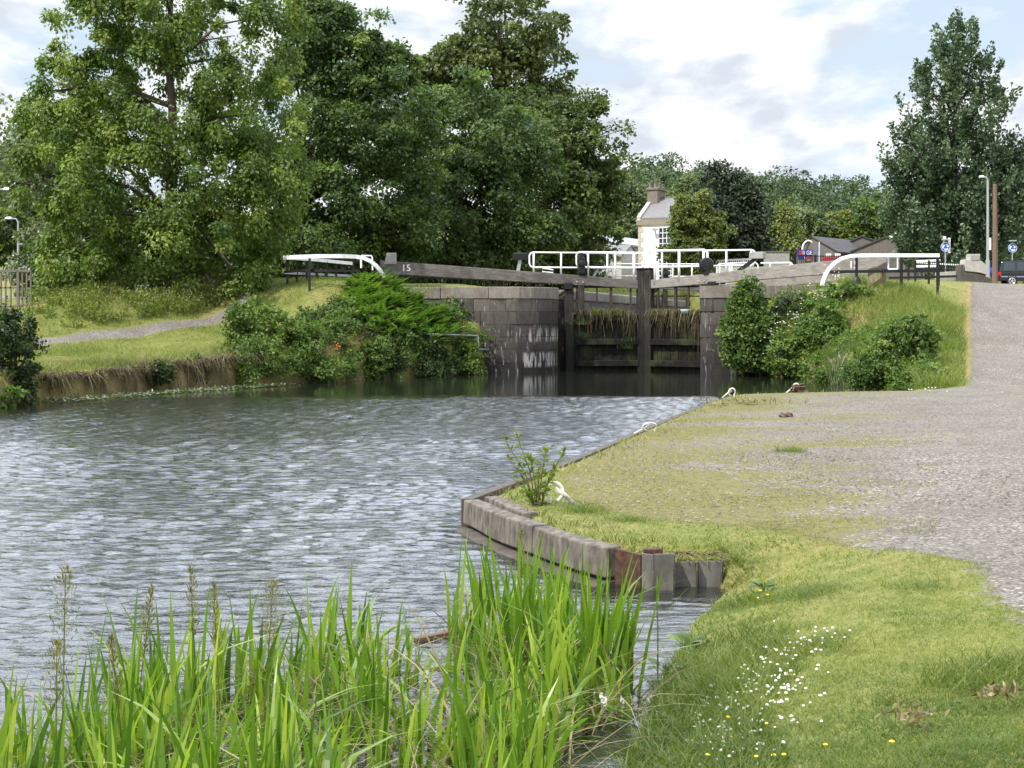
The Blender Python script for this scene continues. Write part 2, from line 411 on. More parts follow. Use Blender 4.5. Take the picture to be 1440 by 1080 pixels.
M['concrete_dark'] = simple('slimy_concrete', (.06, .048, .036), .75, 0, .4, 6., .4, .01)
M['pile'] = simple('sheet_pile_steel', (.12, .115, .10), .7, .1, .35, 8., .3, .006, (1, 1, .5), (.05, .04, .03), .75)
M['rust'] = simple('rusty_steel', (.06, .028, .016), .85, 0, .7, 22., .4, .006, (1, 1, 1), (.045, .025, .02), .8)
M['iron'] = simple('black_iron', (.012, .012, .013), .45, .2, .2, 9., .15)
M['ironrust'] = simple('rust_streaked_iron', (.035, .024, .02), .75, 0, .5, 9., .3, .01, (1, 1, .4), (.13, .055, .03), .55)
M['white'] = simple('white_paint', (.76, .76, .77), .45, 0, .07, 12., .1, .003, (1, 1, 1), (.36, .31, .25), .4)
M['whiteworn'] = simple('worn_white_paint', (.62, .60, .55), .6, 0, .15, 30., .2, .003, (1, 1, 1), (.2, .13, .08), .8)
M['galv'] = simple('galvanised_steel', (.36, .38, .39), .5, .5, .12, 9., .1)
M['fencegrey'] = simple('fence_grey_brown', (.12, .11, .095), .7, 0, .2, 6.)
M['bark'] = simple('tree_bark', (.085, .068, .05), .95, 0, .4, 7., .8, .04, (1, 1, .3))
M['barkdark'] = simple('dark_bark', (.05, .042, .034), .95, 0, .4, 7., .8, .04, (1, 1, .3))
M['pole'] = simple('creosoted_pole', (.15, .095, .07), .9, 0, .25, 9., .3, .01, (3, 3, .2))
M['harl'] = simple('white_harling', (.82, .82, .83), .85, 0, .03, 3., .3, .01)
M['slate'] = simple('roof_slate', (.15, .145, .145), .75, 0, .2, 5., .3, .02, (1, 1, 3))
M['quoin'] = simple('buff_quoin', (.42, .37, .31), .85, 0, .12, 3.)
M['brick'] = simple('chimney_stone', (.165, .138, .115), .9, 0, .25, 5., .4)
M['clad'] = simple('grey_cladding', (.30, .31, .35), .6, 0, .06, 2., .2, .02, (6, 6, .1))
M['clad2'] = simple('dull_clad', (.115, .10, .09), .85, 0, .2, 2.5, .2, .02, (4, 4, .2))
M['fibre'] = simple('asbestos_roof', (.05, .047, .048), .9, 0, .3, 1.6, .3, .02)
M['blue'] = simple('sign_blue', (.02, .09, .42), .4, 0, .05, 3.)
M['palebluetub'] = simple('pale_blue_plastic', (.30, .42, .52), .5, 0, .1, 3.)
M['navy'] = simple('board_navy', (.015, .03, .22), .45, 0, .05, 3.)
M['red'] = simple('sign_red', (.36, .03, .035), .45, 0, .08, 3.)
M['skyblue'] = simple('banner_blue', (.10, .28, .55), .6, 0, .2, 2.)
M['orange'] = simple('safety_orange', (.75, .16, .03), .5, 0, .1, 3.)
M['yellow'] = simple('plate_yellow', (.75, .5, .05), .5, 0, .05, 3.)
M['carblack'] = simple('dark_car_paint', (.012, .016, .02), .18, .2, .1, 2., 0, .001, spec=.6)
M['carblue'] = simple('blue_car_paint', (.02, .04, .30), .2, .1, .1, 2., 0, .001, spec=.6)
M['carsilver'] = simple('silver_car_paint', (.45, .48, .52), .25, .5, .05, 2., 0, .001, spec=.6)
M['rubber'] = simple('tyre_rubber', (.015, .015, .015), .9)
M['alloy'] = simple('alloy_wheel', (.6, .6, .6), .3, .7, .05)
def glass():
    m, nt, out = mat('tinted_glass'); finish(nt, out, (.02, .028, .035), .06, 0, spec=.6); return m
M['glass'] = glass()
M['lampred'] = simple('red_lamp_lens', (.5, .02, .02), .25, 0, .05)
M['foam'] = simple('white_scum_foam', (.72, .71, .68), .9, 0, .12, 20., .6, .02)
M['debris'] = simple('wet_driftwood', (.09, .055, .035), .7, 0, .35, 9.)
# foliage
M['lime'] = leafmat('lime_leaves', (.042, .085, .012), (.094, .145, .022), (.22, .27, .055), .38)
M['silverleaf'] = leafmat('glossy_pale_leaves', (.04, .06, .022), (.09, .12, .05), (.19, .21, .11), .25, .35, .6)
M['sycamore'] = leafmat('sycamore_leaves', (.026, .052, .014), (.062, .104, .026), (.15, .21, .05), .34)
M['maple_mid'] = leafmat('mid_green_leaves', (.03, .058, .016), (.07, .112, .03), (.155, .21, .058), .34)
M['ash'] = leafmat('ash_leaves', (.035, .055, .015), (.075, .10, .027), (.16, .185, .06), .34)
M['elm'] = leafmat('elm_leaves', (.033, .056, .014), (.068, .10, .025), (.14, .175, .045), .34)
M['poplar'] = leafmat('poplar_leaves', (.028, .054, .026), (.058, .10, .044), (.125, .175, .085), .25, .42, .5, (1.2, 1.3, .7))
M['copper'] = leafmat('copper_leaves', (.012, .021, .010), (.026, .04, .018), (.055, .075, .036), .2)
M['yellowlime'] = leafmat('yellow_green_leaves', (.05, .075, .014), (.10, .13, .028), (.19, .21, .055), .3)
M['yellowgreen'] = leafmat('willow_leaves', (.065, .085, .014), (.13, .155, .03), (.21, .23, .06), .35)
M['palegreen'] = leafmat('birch_leaves', (.05, .075, .03), (.10, .135, .055), (.16, .19, .08), .3)
M['hill'] = leafmat('hill_leaves', (.03, .052, .028), (.06, .09, .044), (.115, .145, .068), .2, .7, .2)
M['conifer'] = leafmat('conifer_needles', (.03, .05, .035), (.05, .08, .055), (.075, .105, .07), .1, .7, .2)
M['shrub'] = leafmat('shrub_leaves', (.036, .075, .012), (.085, .142, .024), (.18, .24, .05), .37)
M['elder'] = leafmat('elder_leaves', (.028, .062, .012), (.075, .13, .025), (.19, .25, .05), .35)
M['darkshrub'] = leafmat('dark_shrub_leaves', (.012, .026, .007), (.03, .055, .012), (.075, .11, .025), .28)
M['fern'] = leafmat('bracken_fronds', (.04, .085, .014), (.082, .145, .027), (.18, .25, .06), .4)
M['grass'] = leafmat('lawn_blades', (.066, .11, .015), (.138, .178, .032), (.295, .285, .095), .35)
M['mossgrass'] = leafmat('mossy_blades', (.085, .095, .02), (.165, .16, .045), (.30, .26, .12), .3)
M['tall'] = leafmat('tall_grass', (.065, .10, .014), (.13, .165, .03), (.25, .26, .08), .4)
M['reed'] = leafmat('reed_leaves', (.045, .10, .010), (.115, .195, .018), (.28, .34, .045), .42, .35, .4)
M['straw'] = leafmat('dry_straw', (.06, .048, .025), (.16, .125, .065), (.36, .30, .17), .3)
M['seed'] = leafmat('seed_heads', (.10, .10, .03), (.16, .15, .05), (.26, .22, .09), .3)
M['flowerwhite'] = simple('clover_white', (.60, .58, .54), .8, 0, .12, 50.)
M['floweryellow'] = simple('petal_yellow', (.75, .48, .02), .7, 0, .1, 50.)
M['flowerpink'] = simple('thistle_mauve', (.36, .26, .34), .8, 0, .25, 40.)
M['pebble'] = leafmat('loose_stones', (.08, .07, .055), (.16, .14, .115), (.28, .255, .22), 0.0, .9, .2, (1, 1, 1))
# ================================================================ lock frame
MI = np.array([5.55, 60.0]); TH = math.radians(14.7)
AX = np.array([math.sin(TH), math.cos(TH)]); RT = np.array([math.cos(TH), -math.sin(TH)])
HL = np.array([2.32, 59.7]); HR = np.array([8.22, 58.16]); FAR = 24.0
WT = 3.42                                         # coping level
# front face lines of the lock walls
LW = [(-5.6, 57.9), (-4.0, 57.1), (-2.2, 56.65), (-.85, 56.4), (.15, 56.5), (.9, 56.95), (1.5, 57.7), (1.9, 58.6)]
RW = [(7.95, 58.1), (7.62, 57.2), (7.30, 55.2), (7.30, 54.8), (7.42, 54.55), (7.68, 54.42), (9.0, 54.3), (11.0, 54.5), (14.0, 55.6)]
QR = [(-.46, 14.36), (.73, 18.2), (2.6, 25), (4.3, 31), (5.3, 34)]
CANAL = [(-1.6, -4), (-1.1, 0), (.2, 5.5), (.53, 6.67), (.90, 8.4), (1.32, 10), (1.68, 11.0), (1.66, 11.28), (1.02, 11.30), (.90, 11.42), (.70, 11.62), (.46, 12.2), (.15, 12.85), (-.36, 14.4),
         (.80, 18.2), (2.66, 25), (4.36, 31), (5.36, 33.9), (9.9, 35.4), (10.7, 37.6), (11.0, 41), (11.1, 44), (10.9, 47), (10.4, 51), (9.8, 53.6), (9.5, 54.9),
         (7.9, 54.95), (7.8, 55.6), (8.55, 58.1)]
CANAL += [tuple(HR + RT * .5 + AX * 3), tuple(HR + RT * .5 + AX * 38), tuple(HL - RT * .5 + AX * 38), tuple(HL - RT * .5 + AX * 1)]
CANAL += [(1.45, 59.0), (1.1, 58.0), (.5, 57.3), (-.1, 57.0), (-.9, 56.9), (-1.6, 55.9), (-3.15, 52.9), (-6.5, 48.2), (-8.3, 45.2), (-10.6, 41), (-12.2, 36.8), (-12.4, 33.6),
          (-13.2, 25), (-14, 10), (-15, -4)]
CTRL = [(1.2, 5, .36), (2, 2.5, .4), (4, 5, .48), (.9, 7, .30), (2, 8, .36), (4, 8, .42), (1.8, 10, .32), (2.1, 11.8, .30), (1.2, 12.2, .29), (0, 14.4, .28),
        (1, 17, .31), (3, 22, .33), (5, 30, .35), (6, 34, .35), (9.5, 34.8, .36), (4, 14, .36), (6, 20, .4), (9, 28, .43), (8, 12, .55), (12, 20, .6), (14, 30, .6),
        (11.9, 36.8, .40), (14, 37.5, .45), (14.6, 45, 1.15), (18, 56, 2.1), (21, 65, 2.95), (26, 81, 3.95), (28, 79, 3.95), (31, 95, 4.5), (36, 105, 4.7), (20, 46, 1.3), (26, 60, 2.4),
        (2, 62, 3.36), (0, 60, 3.36), (-3, 59.0, 3.36), (-4.8, 58.8, 3.36), (4, 72, 3.38), (6.5, 82, 3.4), (9, 59.5, 3.36), (8.4, 55.6, 3.36), (11, 55.6, 3.36), (13.5, 56.5, 3.36), (12, 70, 3.4), (15, 80, 3.7),
        (-13, 25, .75), (-14.5, 10, .75), (-16, 0, .75), (-20, 30, 1.0), (-25, 45, 1.8), (-30, 60, 2.9), (-25, 75, 3.3), (-35, 85, 4.7), (-35, 100, 5.7),
        (-40, 120, 6.4), (0, 95, 4.3), (0, 110, 5.0), (12, 98, 4.3), (10, 115, 5.1), (30, 120, 5.0), (50, 110, 5), (60, 60, 3), (40, 30, 1), (40, 5, .8), (-30, 5, .9), (0, 140, 5.2), (60, 140, 5.2), (-60, 140, 5.2), (0, -6, .4), (10, -4, .6)]
for p in [(1270, 546, 36.6), (1300, 500, 42), (1350, 450, 54), (1250, 450, 48), (1200, 490, 48.5), (1150, 505, 51), (1240, 405, 54.4), (1320, 411, 54), (1180, 405, 53.9), (1300, 396, 60), (1300, 393, 75),
          (30, 435, 52), (100, 440, 50), (200, 430, 52), (50, 487, 46), (0, 492, 45), (315, 457, 53), (200, 475, 49), (50, 520, 38.3), (200, 510, 42.6), (350, 495, 46.7), (400, 430, 53), (440, 406, 54),
          (470, 440, 51.5), (520, 402, 55.5), (520, 470, 51.5), (600, 480, 54.6), (560, 440, 54.8), (240, 411, 55), (100, 417, 62), (400, 402, 64)]:
    CTRL.append(tuple(P(*p)))
CT = np.array(CTRL, float)
def _tps(r): return np.where(r > 1e-6, r * r * np.log(r + 1e-9), 0)
_n = len(CT); _K = _tps(np.hypot(CT[:, None, 0] - CT[None, :, 0], CT[:, None, 1] - CT[None, :, 1])) + np.eye(_n) * 1.0
_Pm = np.c_[np.ones(_n), CT[:, :2]]
_A = np.block([[_K, _Pm], [_Pm.T, np.zeros((3, 3))]]); _W = np.linalg.solve(_A, np.r_[CT[:, 2], 0, 0, 0])
def land(x, y):
    x = np.asarray(x, float); y = np.asarray(y, float); sh = np.broadcast(x, y).shape
    X = np.broadcast_to(x, sh).ravel(); Y = np.broadcast_to(y, sh).ravel()
    z = np.empty(len(X))
    for i in range(0, len(X), 40000):
        s = slice(i, i + 40000)
        z[s] = _tps(np.hypot(X[s, None] - CT[None, :, 0], Y[s, None] - CT[None, :, 1])) @ _W[:_n] + _W[_n] + X[s] * _W[_n + 1] + Y[s] * _W[_n + 2]
    z = np.clip(z, .26, 6.6)
    far = np.maximum(sstep(112, 135, Y), sstep(42, 60, np.abs(X)))
    base = .8 + 4.3 * sstep(20, 100, Y) + 1.5 * sstep(-22, -36, X) * sstep(85, 120, Y)
    z = z * (1 - far) + base * far
    # flat lock sides
    rel = np.stack([X - MI[0], Y - MI[1]], 1); s_ = rel @ AX; l_ = rel @ RT
    fl = sstep(8.5, 5.5, np.abs(l_)) * sstep(-6.5, -3.5, s_) * sstep(30, 24, s_)
    z = z * (1 - fl) + np.minimum(z, 3.36) * fl
    # grassy slope rising behind the upper gates
    tr = (np.abs(l_) < 3.4) & (s_ > 24)
    z = np.where(tr, .5 + 3.4 * sstep(24.5, 38, s_), z)
    # wooded hill far behind
    hp = np.interp(X / np.maximum(Y, 1), [-.5, -.36, .07, .12, .18, .27, .36, .6], [18, 17.5, 19, 18, 15, 11.5, 10, 9])
    z = z + hp * sstep(150, 300, Y) * (1 + .25 * (fbm(X / 60, Y / 60, 2) - .5)) - 14 * sstep(330, 600, Y)
    return z.reshape(sh)
def shore(x, y): return sdpoly(x, y, CANAL)
GRAVEL = [(2.75, 6.9), (2.95, 8.9), (3.2, 9.8), (2.75, 11), (2.0, 12.3), (1.15, 13.1), (.55, 14.4), (.55, 16.4), (.95, 18.2), (2.85, 25), (4.55, 31), (5.6, 33.9), (9.3, 34.9), (11.6, 36.0), (11.95, 38.0)]
TRACK = [(9.2, 22.0), (11.5, 33.5), (11.85, 36.8), (13.55, 42.0), (17.4, 54), (21.0, 65), (26.1, 81), (29.5, 91.5), (33.5, 91.0), (30.5, 81), (25.4, 65), (22, 54), (18, 42), (16.3, 37), (15.2, 30), (13.5, 22)]
YARD = GRAVEL + [(11.85, 36.8), (11.5, 33.5), (9.2, 22), (13.5, 22), (10.5, 12), (8.5, 6.9)]
PATH = [P(x, y, d)[:2] for x, y, d in [(-60, 496, 44.4), (50, 488, 46), (200, 477, 49.1), (315, 459.5, 53.1), (350, 451, 54.9), (350, 447, 55.7), (315, 455, 54.1), (200, 471.5, 50.1), (50, 484, 46.9), (-60, 492, 45.2)]]
ROADL = [(-60, 66), (-21.5, 64.5), (-15, 66), (-15, 74), (-60, 78)]
ROADF = [(26, 97), (60, 97), (60, 112), (20, 112)]
def axis(parts):
    r = []
    for a, b, d in parts: r += list(np.arange(a, b - 1e-6, d))
    return np.array(r + [parts[-1][1]])
gx = axis([(-420, -60, 12), (-60, -26, 1.4), (-26, -16, .5), (-16, -2, .22), (-2, 5, .1), (5, 14, .2), (14, 26, .3), (26, 60, 1.4), (60, 420, 12)])
gy = axis([(-12, 3, 1.), (3, 13, .1), (13, 30, .2), (30, 62, .22), (62, 110, .8), (110, 420, 6), (420, 1600, 60)])
GX, GY = np.meshgrid(gx, gy)
ZL = land(GX, GY); SD = shore(GX, GY)
bump = (fbm(GX * 1.3, GY * 1.3, 4) - .5) * .10 + (fbm(GX * .35, GY * .35, 3) - .5) * .14
inyard = sstep(-.2, .6, -np.minimum(sdpoly(GX, GY, YARD), sdpoly(GX, GY, TRACK)))
lockflat = sstep(9, 6, np.abs((GX - MI[0]) * RT[0] + (GY - MI[1]) * RT[1])) * sstep(50, 54, GY)
ZL2 = ZL + bump * (1 - .75 * inyard) * (1 - .8 * lockflat) * sstep(0, 1.0, SD)
wig = (fbm(GX * 1.7 + 9, GY * 1.7, 3) - .5) * .5 * (GX < -1.2) + (fbm(GX * 3 + 9, GY * 3, 3) - .5) * .18 * (GY < 11)
T = sstep(-.28, .10, SD + wig)
def near_bank(x, y):
    k = sstep(1.6, 1.9, x); return np.where(x > -1.5, k * sstep(12.4, 10.4, y) + (1 - k) * (y < 11.15), 0.)
def rise(z, sd, x, y):
    """ground height near the water: steep banks, but a gentle slope on the near right bank"""
    a = -1.0 + (z + 1.0) * sstep(-.28, .10, sd)
    b = np.where(sd < 0, -.8 * sstep(0, -.6, sd), z * (1 - (1 - np.clip(sd / 1.5, 0, 1)) ** 1.5))
    w = near_bank(x, y); return a * (1 - w) + b * w
ZG = rise(ZL2, SD + wig * .6, GX, GY)
def surf(x, y):
    """ground height at any point"""
    return land(x, y)
gr = np.minimum(sdpoly(GX, GY, YARD), np.minimum(sdpoly(GX, GY, TRACK), sdpoly(GX, GY, PATH)))
soft = np.where(GY < 36, .55, .30)
A_gravel = 1 - sstep(-1, 1, gr / soft)
qd = sdpoly(GX, GY, QR + [(9.9, 35.4), (30, 35.4), (30, 60), (-40, 60), (-40, 14.5)])
A_moss = np.where((GY < 36) & (GX > -1), .33 + .12 * sstep(.32, .24, GX / np.maximum(GY, 1)) + .38 * sstep(3.0, .0, gr * -1) * sstep(.30, .16, GX / np.maximum(GY, 1)) + 1.15 * (fbm(GX * .45, GY * 1.0, 4) - .5) - .34 * sstep(.22, .36, GX / np.maximum(GY, 1)), .18 - .4 * (GY > 36))
edge = np.exp(-(sdpoly(GX, GY, TRACK) / .45) ** 2) * (GY > 38)
A_dry = np.clip(edge * .9 + .45 * sstep(.5, .72, fbm(GX * .55, GY * .4 + 3, 3)) * (GY > 36) + .85 * sstep(.5, .6, fbm(GX * .8 + 4, GY * .8, 3)) * (np.hypot(GX - 13.5, GY - 52) < 4) + .5 * (SD < .35) * (GX < -5) * (GY < 50)
              + .22 * sstep(.45, .7, fbm(GX * 1.3, GY * 1.3, 3)) * (GY < 14), 0, 1)
A_mud = sstep(.93, .4, T)
ny, nx = GX.shape
idx = np.arange(ny * nx).reshape(ny, nx)
Q = np.stack([idx[:-1, :-1], idx[:-1, 1:], idx[1:, 1:], idx[1:, :-1]], -1).reshape(-1, 4)
cxm = .25 * (GX[:-1, :-1] + GX[:-1, 1:] + GX[1:, 1:] + GX[1:, :-1]).ravel(); cym = .5 * (GY[:-1, :-1] + GY[1:, 1:]).ravel()
VG = np.stack([GX, GY, ZG], -1).reshape(-1, 3)
zone = np.zeros(len(Q), int)
zone[inpoly(cxm, cym, YARD)] = 1; zone[inpoly(cxm, cym, TRACK)] = 2; zone[inpoly(cxm, cym, PATH)] = 3
zone[inpoly(cxm, cym, ROADL) | inpoly(cxm, cym, ROADF)] = 4
ATT = dict(gravel=A_gravel.ravel(), moss=A_moss.ravel(), dry=A_dry.ravel(), mud=A_mud.ravel())
for z_, nm, mm in ((0, 'ground', 'ground'), (1, 'gravel_yard', 'ground'), (2, 'track', 'ground'), (3, 'footpath', 'ground'), (4, 'road', 'asphalt')):
    q = Q[zone == z_]; u, inv = np.unique(q, return_inverse=True)
    o = np_obj(nm, VG[u], inv.reshape(-1, 4), M[mm], smooth=True, attrs={k: v[u] for k, v in ATT.items()})
    tag(o, kind='structure')

# ================================================================ water
wx = axis([(-60, -17, 2.), (-17, 6, .055), (6, 14, .3), (14, 20, 2)])
wy = axis([(-4, 4.5, .5), (4.5, 12, .03), (12, 24, .042), (24, 43, .065), (43, 60, .5)])
WX, WY = np.meshgrid(wx, wy)
sdw = shore(WX, WY)
rip = (1 - sstep(37.8, 40.0, WY + 1.6 * (fbm(WX * .5, WY * .5, 3) - .5) - .05 * WX))
rip *= np.where(WX < -3, sstep(.3, 2.3, -sdw), 1) * (.45 + .55 * sstep(.0, 1.0, -sdw))
rip *= np.where((WX > 5.6) & (WY > 34), 0.05, 1)
wr = np.random.default_rng(5); WZ = np.zeros_like(WX)
for i in range(56):
    lam = .11 * (3.3 ** (wr.random() ** 1.1)); a = wr.normal(0, .42) + 1.70; k = 2 * math.pi / lam
    amp = .0051 * lam ** 1.02
    ph = k * (WX * math.cos(a) + WY * math.sin(a)) + wr.random() * 6.3 + 1.5 * fbm(WX * .5 + i, WY * .5, 2)
    fade = 1 - sstep(13, 26, WY) * (lam < .16)
    WZ += amp * fade * (np.sin(ph) + .25 * np.sin(2 * ph + .6))
gust = .35 + 1.25 * fbm(WX * .16 + 3, WY * .30, 3)
WZ *= rip * gust
ii = np.arange(WX.size).reshape(WX.shape)
WQ = np.stack([ii[:-1, :-1], ii[:-1, 1:], ii[1:, 1:], ii[1:, :-1]], -1).reshape(-1, 4)
wo = np_obj('water', np.stack([WX, WY, WZ], -1), WQ, M['water'], smooth=True, attrs={'ripple': rip})
tag(wo, kind='structure')
wb = MB(); wb.add([(-5, 60.0, 0), (20, 60.0, 0), (40, 100, 0), (-5, 100, 0)], [(0, 1, 2, 3)])
o = wb.build('chamber_water', M['water']); tag(o, kind='structure')

# ================================================================ lock walls
def path_len(p): return np.r_[0, np.cumsum(np.hypot(*np.diff(np.array(p), axis=0).T))]
def block_wall(name, label, pts, z0, z1, side, course, seed, coping=.48, depth=.5, stonemat='stone', copw=1.3):
    rs = np.random.default_rng(seed); p = np.array(pts, float); L = path_len(p); tot = L[-1]
    def at(s): return np.array([np.interp(s, L, p[:, 0]), np.interp(s, L, p[:, 1])])
    def nrm(s):
        d = at(min(s + .25, tot)) - at(max(s - .25, 0)); d /= np.hypot(*d); return np.array([d[1], -d[0]]) * side
    def course_blocks(mb, a, b, lo, hi, dp, out, minl, maxl, gap=.006):
        s = 0.; 
        while s < tot - 1e-3:
            e = min(tot, s + rs.uniform(minl, maxl))
            if tot - e < .4: e = tot
            off = rs.normal(0, .012) + out; mb.cur = float(np.clip(rs.normal(.5, .25), 0, 1))
            n = max(1, int((e - s) / .3)); ss = np.linspace(s + gap, e - gap, n + 1)
            fr = [at(t) + nrm(t) * off for t in ss]; bk = [at(t) - nrm(t) * dp for t in ss]
            vs = [(f[0], f[1], a + gap) for f in fr] + [(f[0], f[1], b) for f in fr] + [(f[0], f[1], a + gap) for f in bk] + [(f[0], f[1], b) for f in bk]
            m = n + 1; fs = []
            for i in range(n):
                fs += [(i, i + 1, m + i + 1, m + i), (m + i, m + i + 1, 3 * m + i + 1, 3 * m + i), (2 * m + i + 1, 2 * m + i, 3 * m + i, 3 * m + i + 1), (i + 1, i, 2 * m + i, 2 * m + i + 1)]
            fs += [(0, m, 3 * m, 2 * m), (m - 1, 3 * m - 1, 4 * m - 1, 2 * m - 1)]
            mb.add(vs, fs); s = e
    base = np.array([*p[0], 0.])
    t = thing(name, label, 'lock wall', base)
    mb = MB(); zc = z1 - coping; n = max(1, round((zc - z0) / course)); h = (zc - z0) / n
    for i in range(n): course_blocks(mb, z0 + i * h, z0 + (i + 1) * h, 0, 0, depth, 0, 1.0, 1.9)
    mb.build('stone_courses', M[stonemat], t, bevel=.008, seg=1)
    cb = MB(); course_blocks(cb, zc, z1, 0, 0, copw, .04, 1.1, 2.0, .008); cb.build('coping', M['coping'], t, bevel=.085, seg=3)
    core = MB(); k = MB(); ss = np.linspace(.03, tot - .03, 40)
    fr = [at(q) - nrm(q) * .05 for q in ss]; bk = [at(q) - nrm(q) * (depth - .03) for q in ss]
    vs = [(f[0], f[1], z) for z in (z0, zc) for f in fr] + [(f[0], f[1], z) for z in (z0, zc) for f in bk]; fs = []
    m = 40
    for i in range(m - 1): fs += [(i, i + 1, m + i + 1, m + i), (2 * m + i, 3 * m + i, 3 * m + i + 1, 2 * m + i + 1), (m + i, m + i + 1, 3 * m + i + 1, 3 * m + i)]
    fs += [(0, m, 3 * m, 2 * m), (m - 1, 3 * m - 1, 4 * m - 1, 2 * m - 1)]
    core.add(vs, fs); core.build('mortar', M['joint'], t)
    return t
block_wall('lock_wall', 'dark stone lock wall with rounded corner and white lime streaks, left of the gates', LW, -.6, WT, 1, .5, 4)
block_wall('lock_wall', 'stone lock wall with narrow pale rounded nose, right of the gates behind the bushes', RW, -.6, WT, 1, .5, 9)
cl = [tuple(HL + AX * 0.5), tuple(HL + AX * 12), tuple(HL + AX * 24), tuple(HL + AX * 37)]
block_wall('chamber_wall', 'stone wall of the lock chamber with rounded coping, seen beyond the left gate leaf', cl, -.6, WT - .04, 1, .55, 14)
cr = [tuple(HR + AX * 37), tuple(HR + AX * 24), tuple(HR + AX * 12), tuple(HR + AX * 0.5)]
block_wall('chamber_wall', 'stone wall of the lock chamber on the far right side, hidden behind the pale stone nose', cr, -.6, WT - .04, 1, .55, 15)
def ray(px, A, B):
    """point of the vertical plane through A along B that stands at picture column px"""
    t = (px - CX) / F; k = (t * A[1] - A[0]) / (B[0] - t * B[1]); return np.array([A[0] + k * B[0], A[1] + k * B[1]])
def p3(q, z): return (float(q[0]), float(q[1]), float(z))
def zat(py, Y): return HC - (py - HY) / F * Y
def railing(mb, pts, r=.032):
    mb.tube(pts, r, 8)
def loop_rail(parent, name, A, B, x0, x1, yt0, yt1, yb0, yb1, posts, foot, r=.036, l0=True, l1=True, matn='white'):
    """tubular guard rail in the vertical plane A,B: top and lower rail joined by rounded ends, posts down to the beam"""
    mb = MB()
    def pt(px, py): q = ray(px, A, B); return p3(q, zat(py, q[1]))
    rc = 6.
    top = []; n = 6
    if l0:
        for i in range(n + 1):
            a = math.pi / 2 * i / n; top.append(pt(x0 + rc - rc * math.sin(math.pi / 2 - a), yt0 + rc - rc * math.cos(math.pi / 2 - a) if False else yt0 + rc * (1 - math.sin(a))))
    else: top.append(pt(x0, yt0))
    if l1:
        for i in range(n + 1):
            a = math.pi / 2 * i / n; top.append(pt(x1 - rc + rc * math.sin(a), yt1 + rc * (1 - math.cos(a))))
    else: top.append(pt(x1, yt1))
    bot = []
    if l1:
        for i in range(n + 1):
            a = math.pi / 2 * i / n; bot.append(pt(x1 - rc + rc * math.cos(a), yb1 - rc * (1 - math.sin(a))))
    else: bot.append(pt(x1, yb1))
    if l0:
        for i in range(n + 1):
            a = math.pi / 2 * i / n; bot.append(pt(x0 + rc - rc * math.sin(a), yb0 - rc * (1 - math.cos(a))))
    else: bot.append(pt(x0, yb0))
    mb.tube(top + bot if (l0 or l1) else top, r, 8, closed=l0 and l1)
    if not (l0 or l1): mb.tube(bot, r, 8)
    elif l0 != l1: pass
    for px in posts:
        f = (px - x0) / (x1 - x0); mb.tube([pt(px, yt0 + (yt1 - yt0) * f - 1.0), pt(px, foot(px))], r * 1.15, 8)
    return mb.build(name, M[matn], parent, smooth=True)
def lin(x0, y0, x1, y1): return lambda x: y0 + (y1 - y0) * (x - x0) / (x1 - x0)

def hanging(name, label, a, b, z, n, seed, lmin, lmax, parent=None, tsh=0.):
    rs = np.random.default_rng(seed)
    t = rs.random(n); base = np.stack([a[0] + (b[0] - a[0]) * t, a[1] + (b[1] - a[1]) * t, z + rs.random(n) * .12], 1)
    nrm = np.array([b[1] - a[1], -(b[0] - a[0])]); nrm /= np.hypot(*nrm)
    if nrm[1] > 0: nrm = -nrm
    base[:, :2] += nrm * rs.uniform(.02, .2, (n, 1))
    cl = vnoise(t * 14, t * 0 + seed)
    L = rs.uniform(lmin, lmax, n) * (.2 + 1.5 * cl ** 2)
    seg = 4; V = np.empty((n, seg + 1, 2, 3)); w = rs.uniform(.008, .022, n)
    sw = rs.normal(0, .16, (n, 2)); fz = rs.random(n) * 6.28
    sx = np.stack([np.cos(fz), np.sin(fz), np.zeros(n)], 1)
    for i in range(seg + 1):
        u = i / seg; c = base.copy(); c[:, :2] += nrm * (.16 * u) + sw * u; c[:, 2] += .16 * math.sin(u * 2.4) - L * u * u
        ww = (w * (1 - .7 * u))[:, None]; V[:, i, 0] = c - sx * ww; V[:, i, 1] = c + sx * ww
    b_ = np.arange(n)[:, None] * (seg + 1) * 2
    Qs = np.concatenate([b_ + np.array([[2 * i, 2 * i + 1, 2 * i + 3, 2 * i + 2]]) for i in range(seg)])
    tt = np.repeat(np.clip(rs.normal(.42 + tsh, .27, n), 0, 1), (seg + 1) * 2)
    o = np_obj(name, V, Qs, M['straw'], parent, tint=tt); return o

